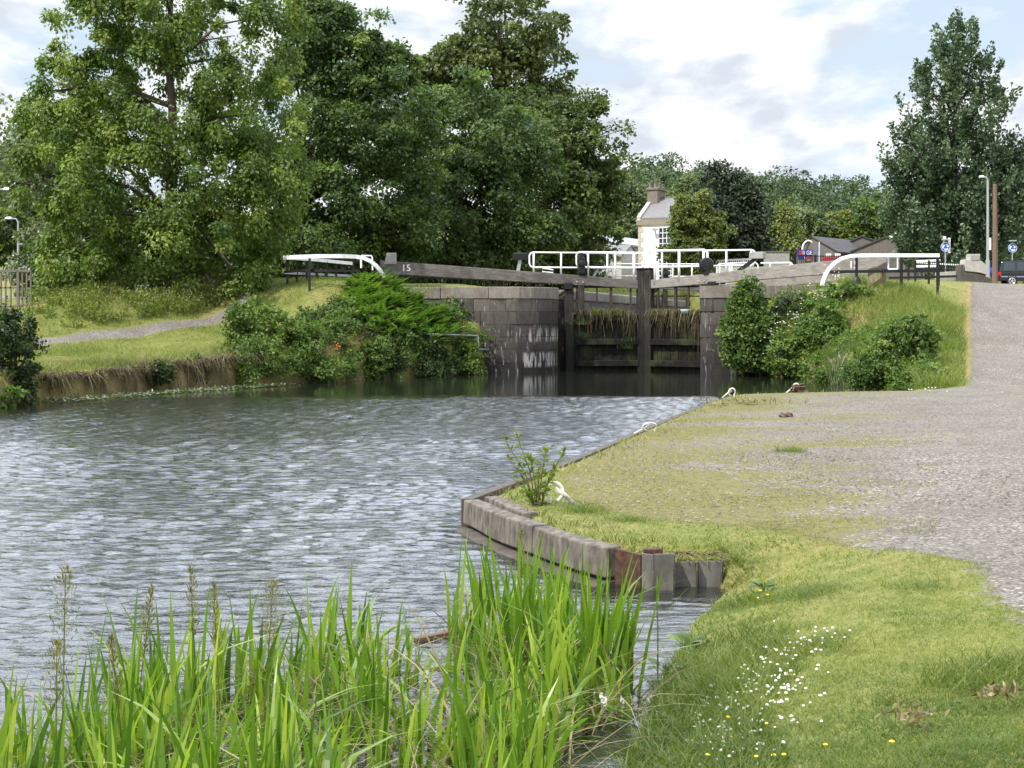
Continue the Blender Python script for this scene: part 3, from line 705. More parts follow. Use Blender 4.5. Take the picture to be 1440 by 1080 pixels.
def gate(A, B, end_k, label, near, left, px_info, dz=0.):
    """one gate leaf with its long balance beam. A mitre point, B hinge minus mitre"""
    A = np.array(A); B = np.array(B); d = B / np.hypot(*B); leaf = np.hypot(*B)
    nrm = np.array([d[1], -d[0]]);
    if nrm[1] > 0: nrm = -nrm                       # downstream side, towards the camera
    pt = lambda s, o=0.: A + d * s + nrm * o         # s metres from the mitre, o towards the camera
    ang = math.atan2(d[1], d[0]); s1 = end_k * leaf
    t = thing('lock_gate', label, 'lock gate', p3(A, 0), 'leaves of the two pairs of lock gates')
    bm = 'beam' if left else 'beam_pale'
    mb = MB(); n = 9
    # beam tapers towards the mitre and climbs towards the bank
    lo = lambda s: dz + 3.40 + (4.02 - 3.40) * (s / s1) ** 1.0
    hi = lambda s: dz + 3.75 + (4.56 - 3.75) * (s / s1) ** .95
    ss = np.linspace(.2, s1, n); vs = []; fs = []
    for s in ss:
        w = .15 + .05 * s / s1
        for o_, z in ((w, lo(s)), (-w, lo(s)), (-w, hi(s)), (w, hi(s))): vs.append(p3(pt(s, o_), z))
    for i in range(n - 1):
        for k in range(4): fs.append((i * 4 + k, i * 4 + (k + 1) % 4, i * 4 + 4 + (k + 1) % 4, i * 4 + 4 + k))
    fs += [(0, 1, 2, 3), (n * 4 - 1, n * 4 - 2, n * 4 - 3, n * 4 - 4)]
    mb.add(vs, fs)
    beam = mb.build('balance_beam', M[bm], t, bevel=.02)
    mb = MB(); mb.box(p3(pt(.17), 1.75), (.34, .36, 5.0), ang)
    mb.build('mitre_post', M['post'], t, bevel=.03)
    mb = MB(); mb.box(p3(pt(.17), 4.23 + .035), (.40, .44, .05), ang); mb.build('post_cap', M['iron'], t, bevel=.01)
    mb = MB(); mb.box(p3(pt(leaf - .02), 1.4), (.34, .36, 4.3), ang); mb.build('heel_post', M['post'], t, bevel=.03)
    mb = MB(); ztop = 2.34 if near else 1.2
    nb = 13; wv = (leaf - .55) / nb
    for i in range(nb): mb.box(p3(pt(.36 + wv * (i + .5), -.05 + .012 * math.sin(i * 9.1)), (ztop - 1.0) / 2), (wv - .012, .08, ztop + 1.0), ang)
    mb.build('planking', M['plank'], t, bevel=.006, seg=1)
    for z in ((.28, 1.18, 2.2) if near else (.3, 1.05)):
        mb = MB(); mb.box(p3(pt(leaf / 2, .10), z), (leaf - .6, .22, .26), ang); mb.build('cross_rail', M['plank'], t, bevel=.03)
    for s, w in ((.62, .07), (1.45, .11), (2.05, .07), (leaf - .36, .10)):
        mb = MB(); mb.box(p3(pt(s, .03), (ztop + 3.6) / 2), (w, w, 3.6 - ztop), ang); mb.build('upright', M['ironrust'], t, bevel=.01)
    # paddle gear standing on the beam
    sp = leaf * .84 if left else leaf * .92
    mb = MB(); hb = hi(sp)
    mb.box(p3(pt(sp, .06), hb - .75), (.26, .2, 2.6 if near else 1.6), ang)
    mb.build('paddle_post', M['post'], t, bevel=.02)
    mb = MB()
    if left:
        mb.box(p3(pt(sp, .1), hb + .42), (.30, .30, .7), ang); mb.box(p3(pt(sp, .1), hb + .85), (.16, .2, .2), ang)
        mb.lathe(p3(pt(sp, .27), hb + .50), [(.05, -.06), (.13, -.05), (.13, .05), (.05, .06)], 14, 'Y')
    else:
        c = p3(pt(sp, .1), hb + .38)
        mb.lathe(c, [(.06, -.16), (.26, -.14), (.30, -.08), (.30, .08), (.26, .14), (.06, .16)], 20, 'Y'); mb.box((c[0], c[1], c[2] - .2), (.3, .25, .4), ang)
    mb.build('paddle_gear', M['iron'], t, bevel=.02)
    # fixing bolts and saddle
    for s in (leaf * .82, leaf * .9):
        mb = MB(); mb.lathe(p3(pt(s, .185), lo(s) + .14), [(.028, -.02), (.028, .02)], 8, 'Y'); mb.build('bolt', M['alloy'], t)
    mb = MB(); mb.box(p3(pt(leaf + .05, .2), lo(leaf) - .06), (.34, .16, .3), ang); mb.build('collar_strap', M['iron'], t, bevel=.03)
    # number on the beam
    for sn in px_info.get('num', []):
        q = pt(sn[0], .15 + .05 * sn[0] / s1 + .006); z = (lo(sn[0]) + hi(sn[0])) / 2 + sn[1]
        xd = d if d[0] > 0 else -d
        text_obj('lock_number', '15', .40, M['white'], t, p3(q, z), (xd[0], xd[1], math.sin(0)), depth=.004)
    # white step irons at the beam end
    for sn in px_info.get('steps', []):
        mb = MB(); q0 = pt(sn, .24); q1 = pt(sn - .36, .24)
        mb.tube([p3(q0, lo(sn) - .03), p3(q0, hi(sn) - .02)], .03, 6); mb.tube([p3(q1, lo(sn) - .03), p3(q1, hi(sn) - .02)], .03, 6)
        mb.tube([p3(q0, lo(sn) - .03), p3(q1, lo(sn) - .03)], .03, 6)
        mb.build('step_iron', M['white'], t)
    # counterweight arm of the paddle
    if 'arm' in px_info:
        for (s0, s2) in px_info['arm']:
            mb = MB(); z0 = hi(s0)
            mb.beam(p3(pt(s0, -.3), z0), p3(pt(s2, -.3), z0 + .55), .10, .14); mb.build('weight_arm', M['galv' if left else 'iron'], t)
            mb = MB(); mb.box(p3(pt(s2, -.3), z0 + .62), (.62, .3, .28), ang); mb.build('counterweight', M['iron' if left else 'concrete2'], t, bevel=.03)
    # walkway board on the upstream side
    mb = MB(); mb.box(p3(pt(leaf / 2 + .1, -.45), 3.50), (leaf + .2, .5, .06), ang); mb.build('walkway', M['post'], t)
    return t, A, B, nrm, lo, hi, pt
lx = HL - MI; rx = HR - MI
g = gate(MI + RT * .06, lx, 3.43, 'near left lock gate with dark timber balance beam numbered 15 reaching to the left bank', True, True,
         dict(num=[(10.05, .02)], arm=[(5.35, 5.25)], steps=[]))
t = g[0]
A0, B0 = g[1], g[2]
bl = lin(745, 386, 905, 396)
loop_rail(t, 'guard_rail', A0 + g[3] * -.1, B0, 744.5, 905.5, 355, 356.5, 376, 377, [750.5, 789, 827, 865, 892], bl, .036)
loop_rail(t, 'guard_rail', A0 + g[3] * -.75, B0, 810.5, 906, 354.5, 355.5, 375.5, 376.5, [816.5, 854, 891], bl, .036)
mb = MB(); q = [g[6](s, .0) for s in (4.35, 3.9, 3.9, 4.35)]
mb.tube([p3(q[0], 4.27), p3(q[1], 4.20), p3(q[1], 4.08), p3(q[0], 4.12)], .028, 6, closed=True); mb.build('step_iron', M['white'], t)
mb = MB(); mb.hexa([p3(g[6](s, o), 4.40) for s, o in ((10.95, .24), (10.45, .24), (10.45, -.3), (10.95, -.3))], [p3(g[6](s, o), 4.88) for s, o in ((10.86, .2), (10.45, .2), (10.45, -.26), (10.86, -.26))])
mb.build('beam_end_block', M['concrete2'], t, bevel=.03)
hanging('hanging_grass', '', p3(g[6](.4), 0), p3(g[6](2.95), 0), 2.34, 420, 3, .12, 1.1, t, -.25)
# tufts still green on the gate
def tufts(name, spots, n, h, parent, matn='tall', seed=1, spread=.12, w=.012):
    rs = np.random.default_rng(seed); sp = np.array(spots, float); k = rs.integers(0, len(sp), n)
    b = sp[k] + np.c_[rs.normal(0, spread, (n, 2)), np.zeros(n)]
    V, Q_, m = blades(b, h * rs.uniform(.5, 1.1, n), w, rs.random(n) * 6.28, rs.uniform(.1, .5, n), rs.uniform(.2, .8, n))
    return np_obj(name, V, Q_, M[matn], parent, tint=np.repeat(rs.random(n), m))
tufts('grass_tuft', [p3(g[6](2.1, .15), 2.3), p3(g[6](1.2, .15), 2.3), p3(g[6](2.7, .1), 1.9), p3(g[6](1.6, .2), 2.2)], 520, .5, t)
tufts('moss_patch', [p3(g[6](.75, .25), 1.2), p3(g[6](.8, .25), .9)], 160, .35, t, 'darkshrub', 2, .16); tufts('moss_patch', [p3(g[6](2.6, .25), 1.4)], 100, .35, t, 'darkshrub', 5, .16)
g = gate(MI + RT * .09, rx - RT * .09, 3.35, 'near right lock gate with pale grey timber balance beam running up to the right bank', True, False,
         dict(num=[(9.25, .0)], steps=[11.0], arm=[(4.15, 5.0)]))
t = g[0]; A1, B1 = g[1], g[2]
bl = lin(921, 400, 1060, 387)
loop_rail(t, 'guard_rail', A1 + g[3] * .12, B1, 911.5, 995, 353, 351.5, 376, 374, [921, 955, 989.5], bl, .048)
loop_rail(t, 'guard_rail', A1 + g[3] * -.7, B1, 918, 1062, 353.5, 351.5, 375.5, 373, [931, 1021.5, 1056.5], bl, .036)
mb = MB()
def pr(px, py): q = ray(px, A1 + g[3] * -.9, B1); return p3(q, zat(py, q[1]))
mb.tube([pr(1070, 370), pr(1112, 369.5), pr(1116, 374), pr(1124, 374)], .035, 6); mb.tube([pr(1083, 370), pr(1083, 384)], .035, 6); mb.tube([pr(1111.5, 369.5), pr(1111.5, 384)], .035, 6)
mb.build('hand_rail', M['white'], t)
mb = MB(); mb.box(p3(g[6](10.1, .0), 3.55), (.55, .5, 1.1), math.atan2(B1[1], B1[0])); mb.build('rest_post', M['oldwood'], t, bevel=.02)
hanging('hanging_grass', '', p3(g[6](.3), 0), p3(g[6](2.75), 0), 2.36, 600, 5, .15, 1.3, t, -.05)
tufts('grass_tuft', [p3(g[6](s_, .15), 2.3) for s_ in (.6, 1.1, 1.7, 2.3)], 260, .42, t, 'tall', 11)
# upper pair of gates at the far end of the chamber
off = AX * FAR
g2 = gate(MI + off, lx, 3.41, 'far left gate leaf at the head of the chamber, seen through the near right gate', False, True, dict(arm=[(6.9, 6.6)]), .33)
bl2 = lin(857, 396, 1000, 411)
loop_rail(g2[0], 'guard_rail', g2[1] + g2[3] * -.1, g2[2], 856, 993, 371, 371.5, 388, 389, [861, 866, 892, 946, 973], bl2, .036)
g3 = gate(MI + off + RT * .09, rx - RT * .09, 3.3, 'far right gate leaf, its pale beam numbered 15 showing just below the near beam', False, False,
          dict(num=[(7.75, -.02)], steps=[10.15], arm=[(3.9, 4.6)]), .36)
bl3 = lin(1004, 404, 1090, 392)
loop_rail(g3[0], 'guard_rail', g3[1] + g3[3] * -.1, g3[2], 1008, 1066, 371, 369, 389, 386, [1012, 1026, 1029], bl3, .036)
# blue-rimmed tub caught on the gate
c = g[6](.95, .12); mb = MB(); mb.lathe(p3(ray(1143, A1 + g[3] * .2, B1) if False else ray(965, A1 + g[3] * .15, B1), 2.37), [(.19, 0), (.24, .10), (.25, .16), (.235, .17), (.2, .06)], 18)
o = mb.build('tub', M['palebluetub'], None, p3(ray(965, A1 + g[3] * .15, B1), 2.37), smooth=True); tag(o, 'small shallow blue tub lying on the right gate among dry grass', 'tub')
# ---------------------------------------------------------------- weir railings
def weir_right():
    Y = 53.3; t = thing('weir_railing', 'white curved handrail on black posts at the right end of the lock wall', 'railing', P(1268, 407, Y), 'curved railings beside the lock')
    def q(px, py, dy=0): return P(px, py, Y + dy)
    top = [q(1156, 402, .6), q(1157.5, 394, .6), q(1161, 386, .6), q(1166.5, 377, .6), q(1174, 369.5, .6), q(1184, 363.5, .55), q(1196, 360.3, .5), q(1212, 359.3, .45), q(1250, 359.3, .2), q(1321, 359.3, 0)]
    mb = MB()
    for a, b in zip(top[:-1], top[1:]):
        d_ = (b - a) / np.linalg.norm(b - a) * .012; mb.beam(a - d_, b + d_, .10, .16, up=(0, -1, .02) if False else (0, 1, 0))
    mb = MB(); n = len(top); vs = []; fs = []
    for i, p in enumerate(top):
        d_ = np.array(top[min(i + 1, n - 1)]) - np.array(top[max(i - 1, 0)]); d_ /= np.linalg.norm(d_); u = np.cross(d_, [0, 1, 0]); u /= np.linalg.norm(u)
        for a, b in ((-.07, -.05), (.07, -.05), (.07, .05), (-.07, .05)): vs.append(p + u * a + np.array([0, b, 0]))
    for i in range(n - 1):
        for k in range(4): fs.append((i * 4 + k, i * 4 + (k + 1) % 4, i * 4 + 4 + (k + 1) % 4, i * 4 + 4 + k))
    fs += [(0, 1, 2, 3), (n * 4 - 4, n * 4 - 3, n * 4 - 2, n * 4 - 1)]; mb.add(vs, fs)
    mb.build('handrail', M['white'], t, bevel=.012)
    mb = MB(); mb.beam(q(1166, 382.2, .6), q(1321, 380.8, 0), .07, .11); mb.build('mid_rail', M['iron'], t)
    for px, y0, y1, dy in ((1204.5, 362, 399, .45), (1267.5, 362, 408, .15), (1318.5, 362, 414, 0)):
        mb = MB(); mb.beam(q(px, y0, dy), q(px, y1, dy), .09, .09, up=(0, 1, 0)); mb.build('post', M['iron'], t)
    mb = MB(); mb.lathe(q(1204.5, 399, .45), [(.2, 0), (.17, .12), (.09, .26)], 10); mb.build('post_foot', M['iron'], t)
weir_right()
def weir_back():
    Y = 62.; t = thing('weir_railing', 'low black railing with two posts standing behind the end of the pale balance beam', 'railing', P(1280, 399, Y), 'curved railings beside the lock')
    q = lambda px, py: P(px, py, Y)
    mb = MB(); mb.beam(q(1250, 391), q(1345, 388.5), .07, .1); mb.build('mid_rail', M['iron'], t)
    for px in (1277.5, 1287, 1306, 1320):
        mb = MB(); mb.beam(q(px, 366), q(px, 402), .08, .08, up=(0, 1, 0)); mb.build('post', M['iron'], t)
    mb = MB(); mb.beam(q(1286, 367.3), q(1322, 366.0), .06, .09); mb.beam(q(1286, 374.6), q(1319, 374), .06, .1); mb.build('handrail', M['white'], t)
weir_back()
def weir_left():
    t = thing('weir_railing', 'white curved handrail on black posts on the grassy mound at the left bank', 'railing', P(435, 408, 54), 'curved railings beside the lock')
    def ribbon(pts, h, w, mt, nm):
        mb = MB(); n = len(pts); vs = []; fs = []
        for i, p in enumerate(pts):
            d_ = np.array(pts[min(i + 1, n - 1)]) - np.array(pts[max(i - 1, 0)]); d_ /= np.linalg.norm(d_)
            s_ = np.cross(d_, [0, 0, 1]) if abs(d_[2]) < .9 else np.array([0, 1, 0]); s_ /= np.linalg.norm(s_); u = np.cross(s_, d_)
            for a, b in ((-h, -w), (h, -w), (h, w), (-h, w)): vs.append(p + u * a / 2 + s_ * b / 2)
        for i in range(n - 1):
            for k in range(4): fs.append((i * 4 + k, i * 4 + (k + 1) % 4, i * 4 + 4 + (k + 1) % 4, i * 4 + 4 + k))
        fs += [(0, 1, 2, 3), (n * 4 - 4, n * 4 - 3, n * 4 - 2, n * 4 - 1)]; mb.add(vs, fs); mb.build(nm, M[mt], t)
    ribbon([P(x, y, Y) for x, y, Y in ((399.5, 362.5, 55), (420, 361.2, 54.2), (450, 360.3, 54), (480, 360.2, 54.2), (500, 361.0, 54.5), (512, 363.2, 54.6), (521, 367.5, 54.7), (529, 374, 54.8), (535, 381.5, 54.9), (540, 390, 55))], .15, .1, 'white', 'handrail')
    ribbon([P(x, y, Y) for x, y, Y in ((399.5, 362.6, 55.1), (420, 363.5, 56), (445, 365.5, 56.8), (470, 368, 57.5), (495, 370.5, 58.2))], .13, .1, 'white', 'back_handrail')
    ribbon([P(x, y, Y) for x, y, Y in ((400, 382.5, 55), (430, 380.6, 54.2), (460, 380.6, 54), (505, 381.2, 54.4))], .09, .07, 'iron', 'mid_rail')
    ribbon([P(x, y, Y) for x, y, Y in ((400, 383.6, 55.2), (430, 385, 56.6), (495, 388, 58.2))], .09, .07, 'galv', 'back_mid_rail')
    for px, yt, yb, Y in ((404, 364, 400, 55.5), (417.5, 364, 400.5, 56), (431.5, 364.5, 401, 56.4), (446, 365.5, 401, 56.9), (459.5, 366.5, 400, 57.2), (472.5, 368, 399, 57.6), (485, 369.5, 399, 58), (495.5, 363, 399, 58.2), (435.3, 363, 410.5, 54)):
        mb = MB(); mb.beam(P(px, yt, Y), P(px, yb, Y), .085, .085, up=(0, 1, 0)); mb.build('post', M['iron'], t)
    mb = MB(); mb.tube([P(507.5, 361, 55.6), P(508, 377, 55.6)], .04, 6); mb.build('white_bar', M['white'], t); mb = MB(); mb.tube([P(508, 359.6, 56), P(522, 359.8, 56), P(523.5, 362, 56), P(524, 380, 56)], .03, 6); mb.build('white_bar', M['white'], t)
weir_left()
# black picket run below the left beam
t = thing('picket_fence', 'low black picket fence in shade under the left balance beam', 'fence', P(640, 402, 63))
mb = MB(); mb.beam(P(520, 387, 63), P(770, 396, 63), .05, .07); mb.build('top_rail', M['iron'], t)
for px in np.arange(528, 768, 9.):
    mb = MB(); mb.beam(P(px, 387 + (px - 520) * .036, 63), P(px, 404, 63), .05, .05, up=(0, 1, 0)); mb.build('picket', M['iron'], t)
# pipe rail above the water at the left bank
t = thing('pipe_railing', 'thin silver pipe handrail above the water in front of the bracken', 'railing', P(603, 525, 53.3))
mb = MB(); mb.tube([P(x, y, Y) for x, y, Y in ((462, 477, 50.2), (500, 472.6, 51), (535, 470.4, 52), (600, 469.6, 53.2), (672, 472.2, 55.2))], .035, 6)
mb.tube([P(672, 472.2, 55.2), P(672.4, 491.5, 55.2), P(688, 491.3, 56.2)], .03, 6); mb.build('handrail', M['galv'], t, smooth=True)
for px, y0, y1, Y in ((534.5, 470.4, 520, 52), (604.5, 469.8, 524, 53.3)):
    mb = MB(); mb.tube([P(px + 1, y0, Y), P(px - 1.5, y1, Y)], .033, 6); mb.build('post', M['galv'], t)
mb = MB(); mb.tube([P(1080, 473.5, 52.8), P(1140, 474.5, 51.8), P(1190, 476, 50.8), P(1215, 477, 50.2)], .03, 6)
t = thing('pipe_railing', 'thin silver pipe handrail half buried in the weeds of the right bank', 'railing', P(1150, 500, 51.5))
mb.build('handrail', M['galv'], t, smooth=True)
for px in (1092, 1160):
    mb = MB(); Y = 52.6 - (px - 1080) * .018; mb.tube([P(px, 474, Y), P(px, 505, Y)], .03, 6); mb.build('post', M['galv'], t)
# ---------------------------------------------------------------- quay edge
t = thing('quay_edge', 'long weathered concrete edging beam of the quay with a second beam behind its tip', 'quay edge', (.2, 13, 0))
QP = [(.79, 11.29), (.61, 11.52), (.36, 12.15), (.05, 12.80), (-.20, 13.55), (-.44, 14.34)]
_q = np.array(QP); _l = np.r_[0, np.cumsum(np.hypot(*np.diff(_q, axis=0).T))]
def q3(s, o, z):
    c = np.array([np.interp(s, _l, _q[:, 0]), np.interp(s, _l, _q[:, 1])]); d = np.array([np.interp(s + .2, _l, _q[:, 0]) - np.interp(s - .2, _l, _q[:, 0]), np.interp(s + .2, _l, _q[:, 1]) - np.interp(s - .2, _l, _q[:, 1])]); d /= np.hypot(*d)
    n_ = np.array([d[1], -d[0]]); n_ = -n_ if n_[0] > 0 else n_; c = c + n_ * o; return (c[0], c[1], z)
Lq = _l[-1]
def strip(mb, s0, s1, prof, n=8):
    ss = np.linspace(s0, s1, n); k = len(prof); vs = []; fs = []
    for s in ss: vs += [q3(s, o, z + .006 * math.sin(s * 5)) for o, z in prof]
    for i in range(n - 1):
        for j in range(k): fs.append((i * k + j, i * k + (j + 1) % k, (i + 1) * k + (j + 1) % k, (i + 1) * k + j))
    fs += [tuple(range(k))[::-1], tuple((n - 1) * k + j for j in range(k))]; mb.add(vs, fs)
for s0, s1, dz in ((0, 1.28, 0), (1.295, 2.4, .008), (2.41, Lq, -.004)):
    mb = MB(); strip(mb, s0, s1, [(.06, .055), (.05, .295 + dz), (-.11, .30 + dz), (-.11, .055)]); mb.build('front_beam', M['concrete'], t, bevel=.014)
mb = MB(); strip(mb, .0, Lq - .02, [(.2, -.5), (.17, .006), (-.05, .035), (-.1, -.5)], 14); mb.build('footing', M['concrete_dark'], t, bevel=.01)
mb = MB(); strip(mb, .01, Lq - .02, [(.01, -.4), (.01, .054), (-.1, .054), (-.1, -.4)], 14); mb.build('recess', M['joint'], t)
mb = MB(); strip(mb, 2.0, Lq - .05, [(-.15, .0), (-.15, .325), (-.31, .325), (-.31, 0)]); mb.build('back_beam', M['concrete'], t, bevel=.014)
mb = MB()
for (x0, y0), (x1, y1) in zip(QR[:-1], QR[1:]): mb.beam((x0, y0, -.05), (x1, y1, -.05), .12, .69)
mb.beam((5.3, 34, -.05), (9.95, 35.42, -.05), .16, .70)
mb.build('rear_beam', M['concrete_dark'], t, bevel=.01)
# ---------------------------------------------------------------- sheet piles
t = thing('sheet_pile', 'short run of grey steel sheet piles with a rusty end plate at the quay corner', 'sheet piling', (1.3, 11.25, 0))
mb = MB()
def plate(mb, x0, y0, x1, y1, z1, z0=-.7, w=.022): mb.hexa([(x0, y0, z0), (x1, y1, z0), (x1, y1 + w, z0), (x0, y0 + w, z0)], [(x0, y0, z1), (x1, y1, z1), (x1, y1 + w, z1), (x0, y0 + w, z1)])
mb.cur = .5; plate(mb, 1.015, 11.12, 1.10, 11.05, .275); plate(mb, 1.105, 11.05, 1.255, 11.06, .28); plate(mb, 1.26, 11.06, 1.285, 11.18, .27)
plate(mb, 1.29, 11.19, 1.45, 11.2, .195); plate(mb, 1.445, 11.12, 1.465, 11.2, .205); plate(mb, 1.47, 11.2, 1.645, 11.2, .20); plate(mb, 1.64, 11.12, 1.665, 11.2, .21)
mb.build('pan', M['pile'], t, bevel=.004)
mb = MB(); mb.hexa([(.80, 11.33, -.6), (1.005, 11.13, -.6), (1.03, 11.16, -.6), (.83, 11.36, -.6)], [(.80, 11.33, .285), (1.005, 11.13, .26), (1.03, 11.16, .26), (.83, 11.36, .285)]); mb.build('end_plate', M['rust'], t)
mb = MB(); mb.box((1.12, 11.30, .24), (.15, .07, .09), .1); mb.build('bracket', M['rust'], t, bevel=.01)
# roots hanging over the piles
t = thing('root_tangle', 'tangle of pale dry roots draped over the top of the sheet piles', 'roots', (1.4, 11.2, .2))
mb = MB(); rs = random.Random(4)
for i in range(26):
    x = rs.uniform(1.28, 1.6); z = .22 + rs.uniform(0, .02); pts = [(x, 11.32, z)]
    dx = rs.uniform(-.16, .16)
    for k in range(1, 5): pts.append((x + dx * k / 3 + rs.uniform(-.02, .02), 11.32 - .035 * k, z + rs.uniform(.02, .05) * math.sin(k * .9) - .004 * k * k * rs.random()))
    mb.tube(pts, .0035, 4)
mb.build('roots', M['straw'], t)
# ---------------------------------------------------------------- mooring hooks
def hook(label, px, py, Y, sc=1., ang=0., long_=False):
    base = P(px, py, Y); base[2] = land(base[0], base[1]) - .01
    t = thing('mooring_hook', label, 'mooring hook', base, 'white painted iron hooks along the quay')
    mb = MB(); c, s_ = math.cos(ang), math.sin(ang)
    def w(u, v, z): return (base[0] + (u * c - v * s_) * sc, base[1] + (u * s_ + v * c) * sc, base[2] + z * sc)
    r = .075; pts = []
    st = 2.2 if long_ else 1.0
    for i in range(15):
        a_ = math.pi * 1.25 - i / 14 * math.pi * 1.65
        pts.append(w(r * st * .85 * math.cos(a_) - .02, .02 * math.sin(a_), .10 + r * math.sin(a_)))
    pts = [w(-.075 if not long_ else -.16, 0, -.03)] + pts
    mb.tube(pts, [.017 * sc] * len(pts), 8); mb.build('ring', M['whiteworn'], t, smooth=True)
    mb = MB(); mb.tube([w(-.02, -.01, .13), w(.06, -.02, .08), w(.17 + (.1 if long_ else 0), -.05, -.02)], .018 * sc, 8); mb.build('shank', M['whiteworn'], t, smooth=True)
    return t
hook('white iron mooring hook beside the sapling at the quay tip', 784, 722, 14.15, 1.15)
hook('long white iron mooring hook flat on the grass edge half way along the quay', 912, 611, 22.6, .85, math.pi + .3, True)
hook('white iron mooring hook at the far left corner of the quay', 1028, 563, 32.5, 1.15, math.pi)
hook('white iron mooring hook with a brown rag at the far edge of the quay', 1118, 551.5, 34.5, 1.25, math.pi)
mb = MB(); rs = random.Random(8); p = P(1122, 548, 34.4)
for i in range(9): mb.box((p[0] + rs.uniform(-.1, .2), p[1] + rs.uniform(-.1, .1), p[2] + rs.uniform(-.05, .12)), (.16, .03, .12), rs.random() * 3, Matrix.Rotation(rs.random() * 3, 3, Vector((rs.random(), rs.random(), rs.random())).normalized()))
o = mb.build('rag', M['debris'], None, p); tag(o, 'brown crumpled rag hooked on the farthest mooring hook', 'rag')
# clod on the yard
def lump(name, label, cat, c, size, matn, seed, n=2, grp=None):
    bm = bmesh.new(); bmesh.ops.create_icosphere(bm, subdivisions=3, radius=1)
    rs = np.random.default_rng(seed); ph = rs.random(6) * 6
    for v in bm.verts:
        p = v.co; k = 1 + .22 * math.sin(p.x * 4 + ph[0]) * math.cos(p.y * 5 + ph[1]) + .16 * math.sin(p.z * 7 + ph[2] + p.x * 6) + rs.normal(0, .05)
        v.co = Vector((p.x * size[0] * k, p.y * size[1] * k, max(p.z, -.3) * size[2] * k))
    me = bpy.data.meshes.new(name); bm.to_mesh(me); bm.free(); me.materials.append(M[matn]); o = link(name, me, None, c)
    tag(o, label, cat, grp); return o
p = P(1105, 588, 25.6); p[2] = land(p[0], p[1]) + .02; lump('turf_clod', 'dark clod of turf lying on the gravel yard', 'clod', p, (.13, .10, .06), 'debris', 3)
p = P(835, 985, 7.85); p[2] = .015; lump('foam_scum', 'white lump of frothy scum floating among the reeds', 'foam', p, (.13, .09, .045), 'foam', 5)
p = P(868, 990, 7.75); p[2] = .012; lump('foam_scum', 'smaller flat patch of white scum at the grassy bank edge', 'foam', p, (.07, .06, .03), 'foam', 6)
mb = MB(); p = P(632, 893, 9.4); mb.beam(p + np.array([-.22, -.1, -.02]), p + np.array([.2, .12, .02]), .06, .05); o = mb.build('driftwood', M['debris'], None, p, bevel=.006); tag(o, 'short brown plank floating in the gap between the reeds', 'driftwood')
mb = MB(); p = P(620, 942, 8.5); mb.beam(p + np.array([-.12, .0, 0]), p + np.array([.14, .05, .01]), .035, .03); o = mb.build('driftwood', M['oldwood'], None, p, bevel=.004); tag(o, 'pale stick floating lower in the gap between the reeds', 'driftwood')
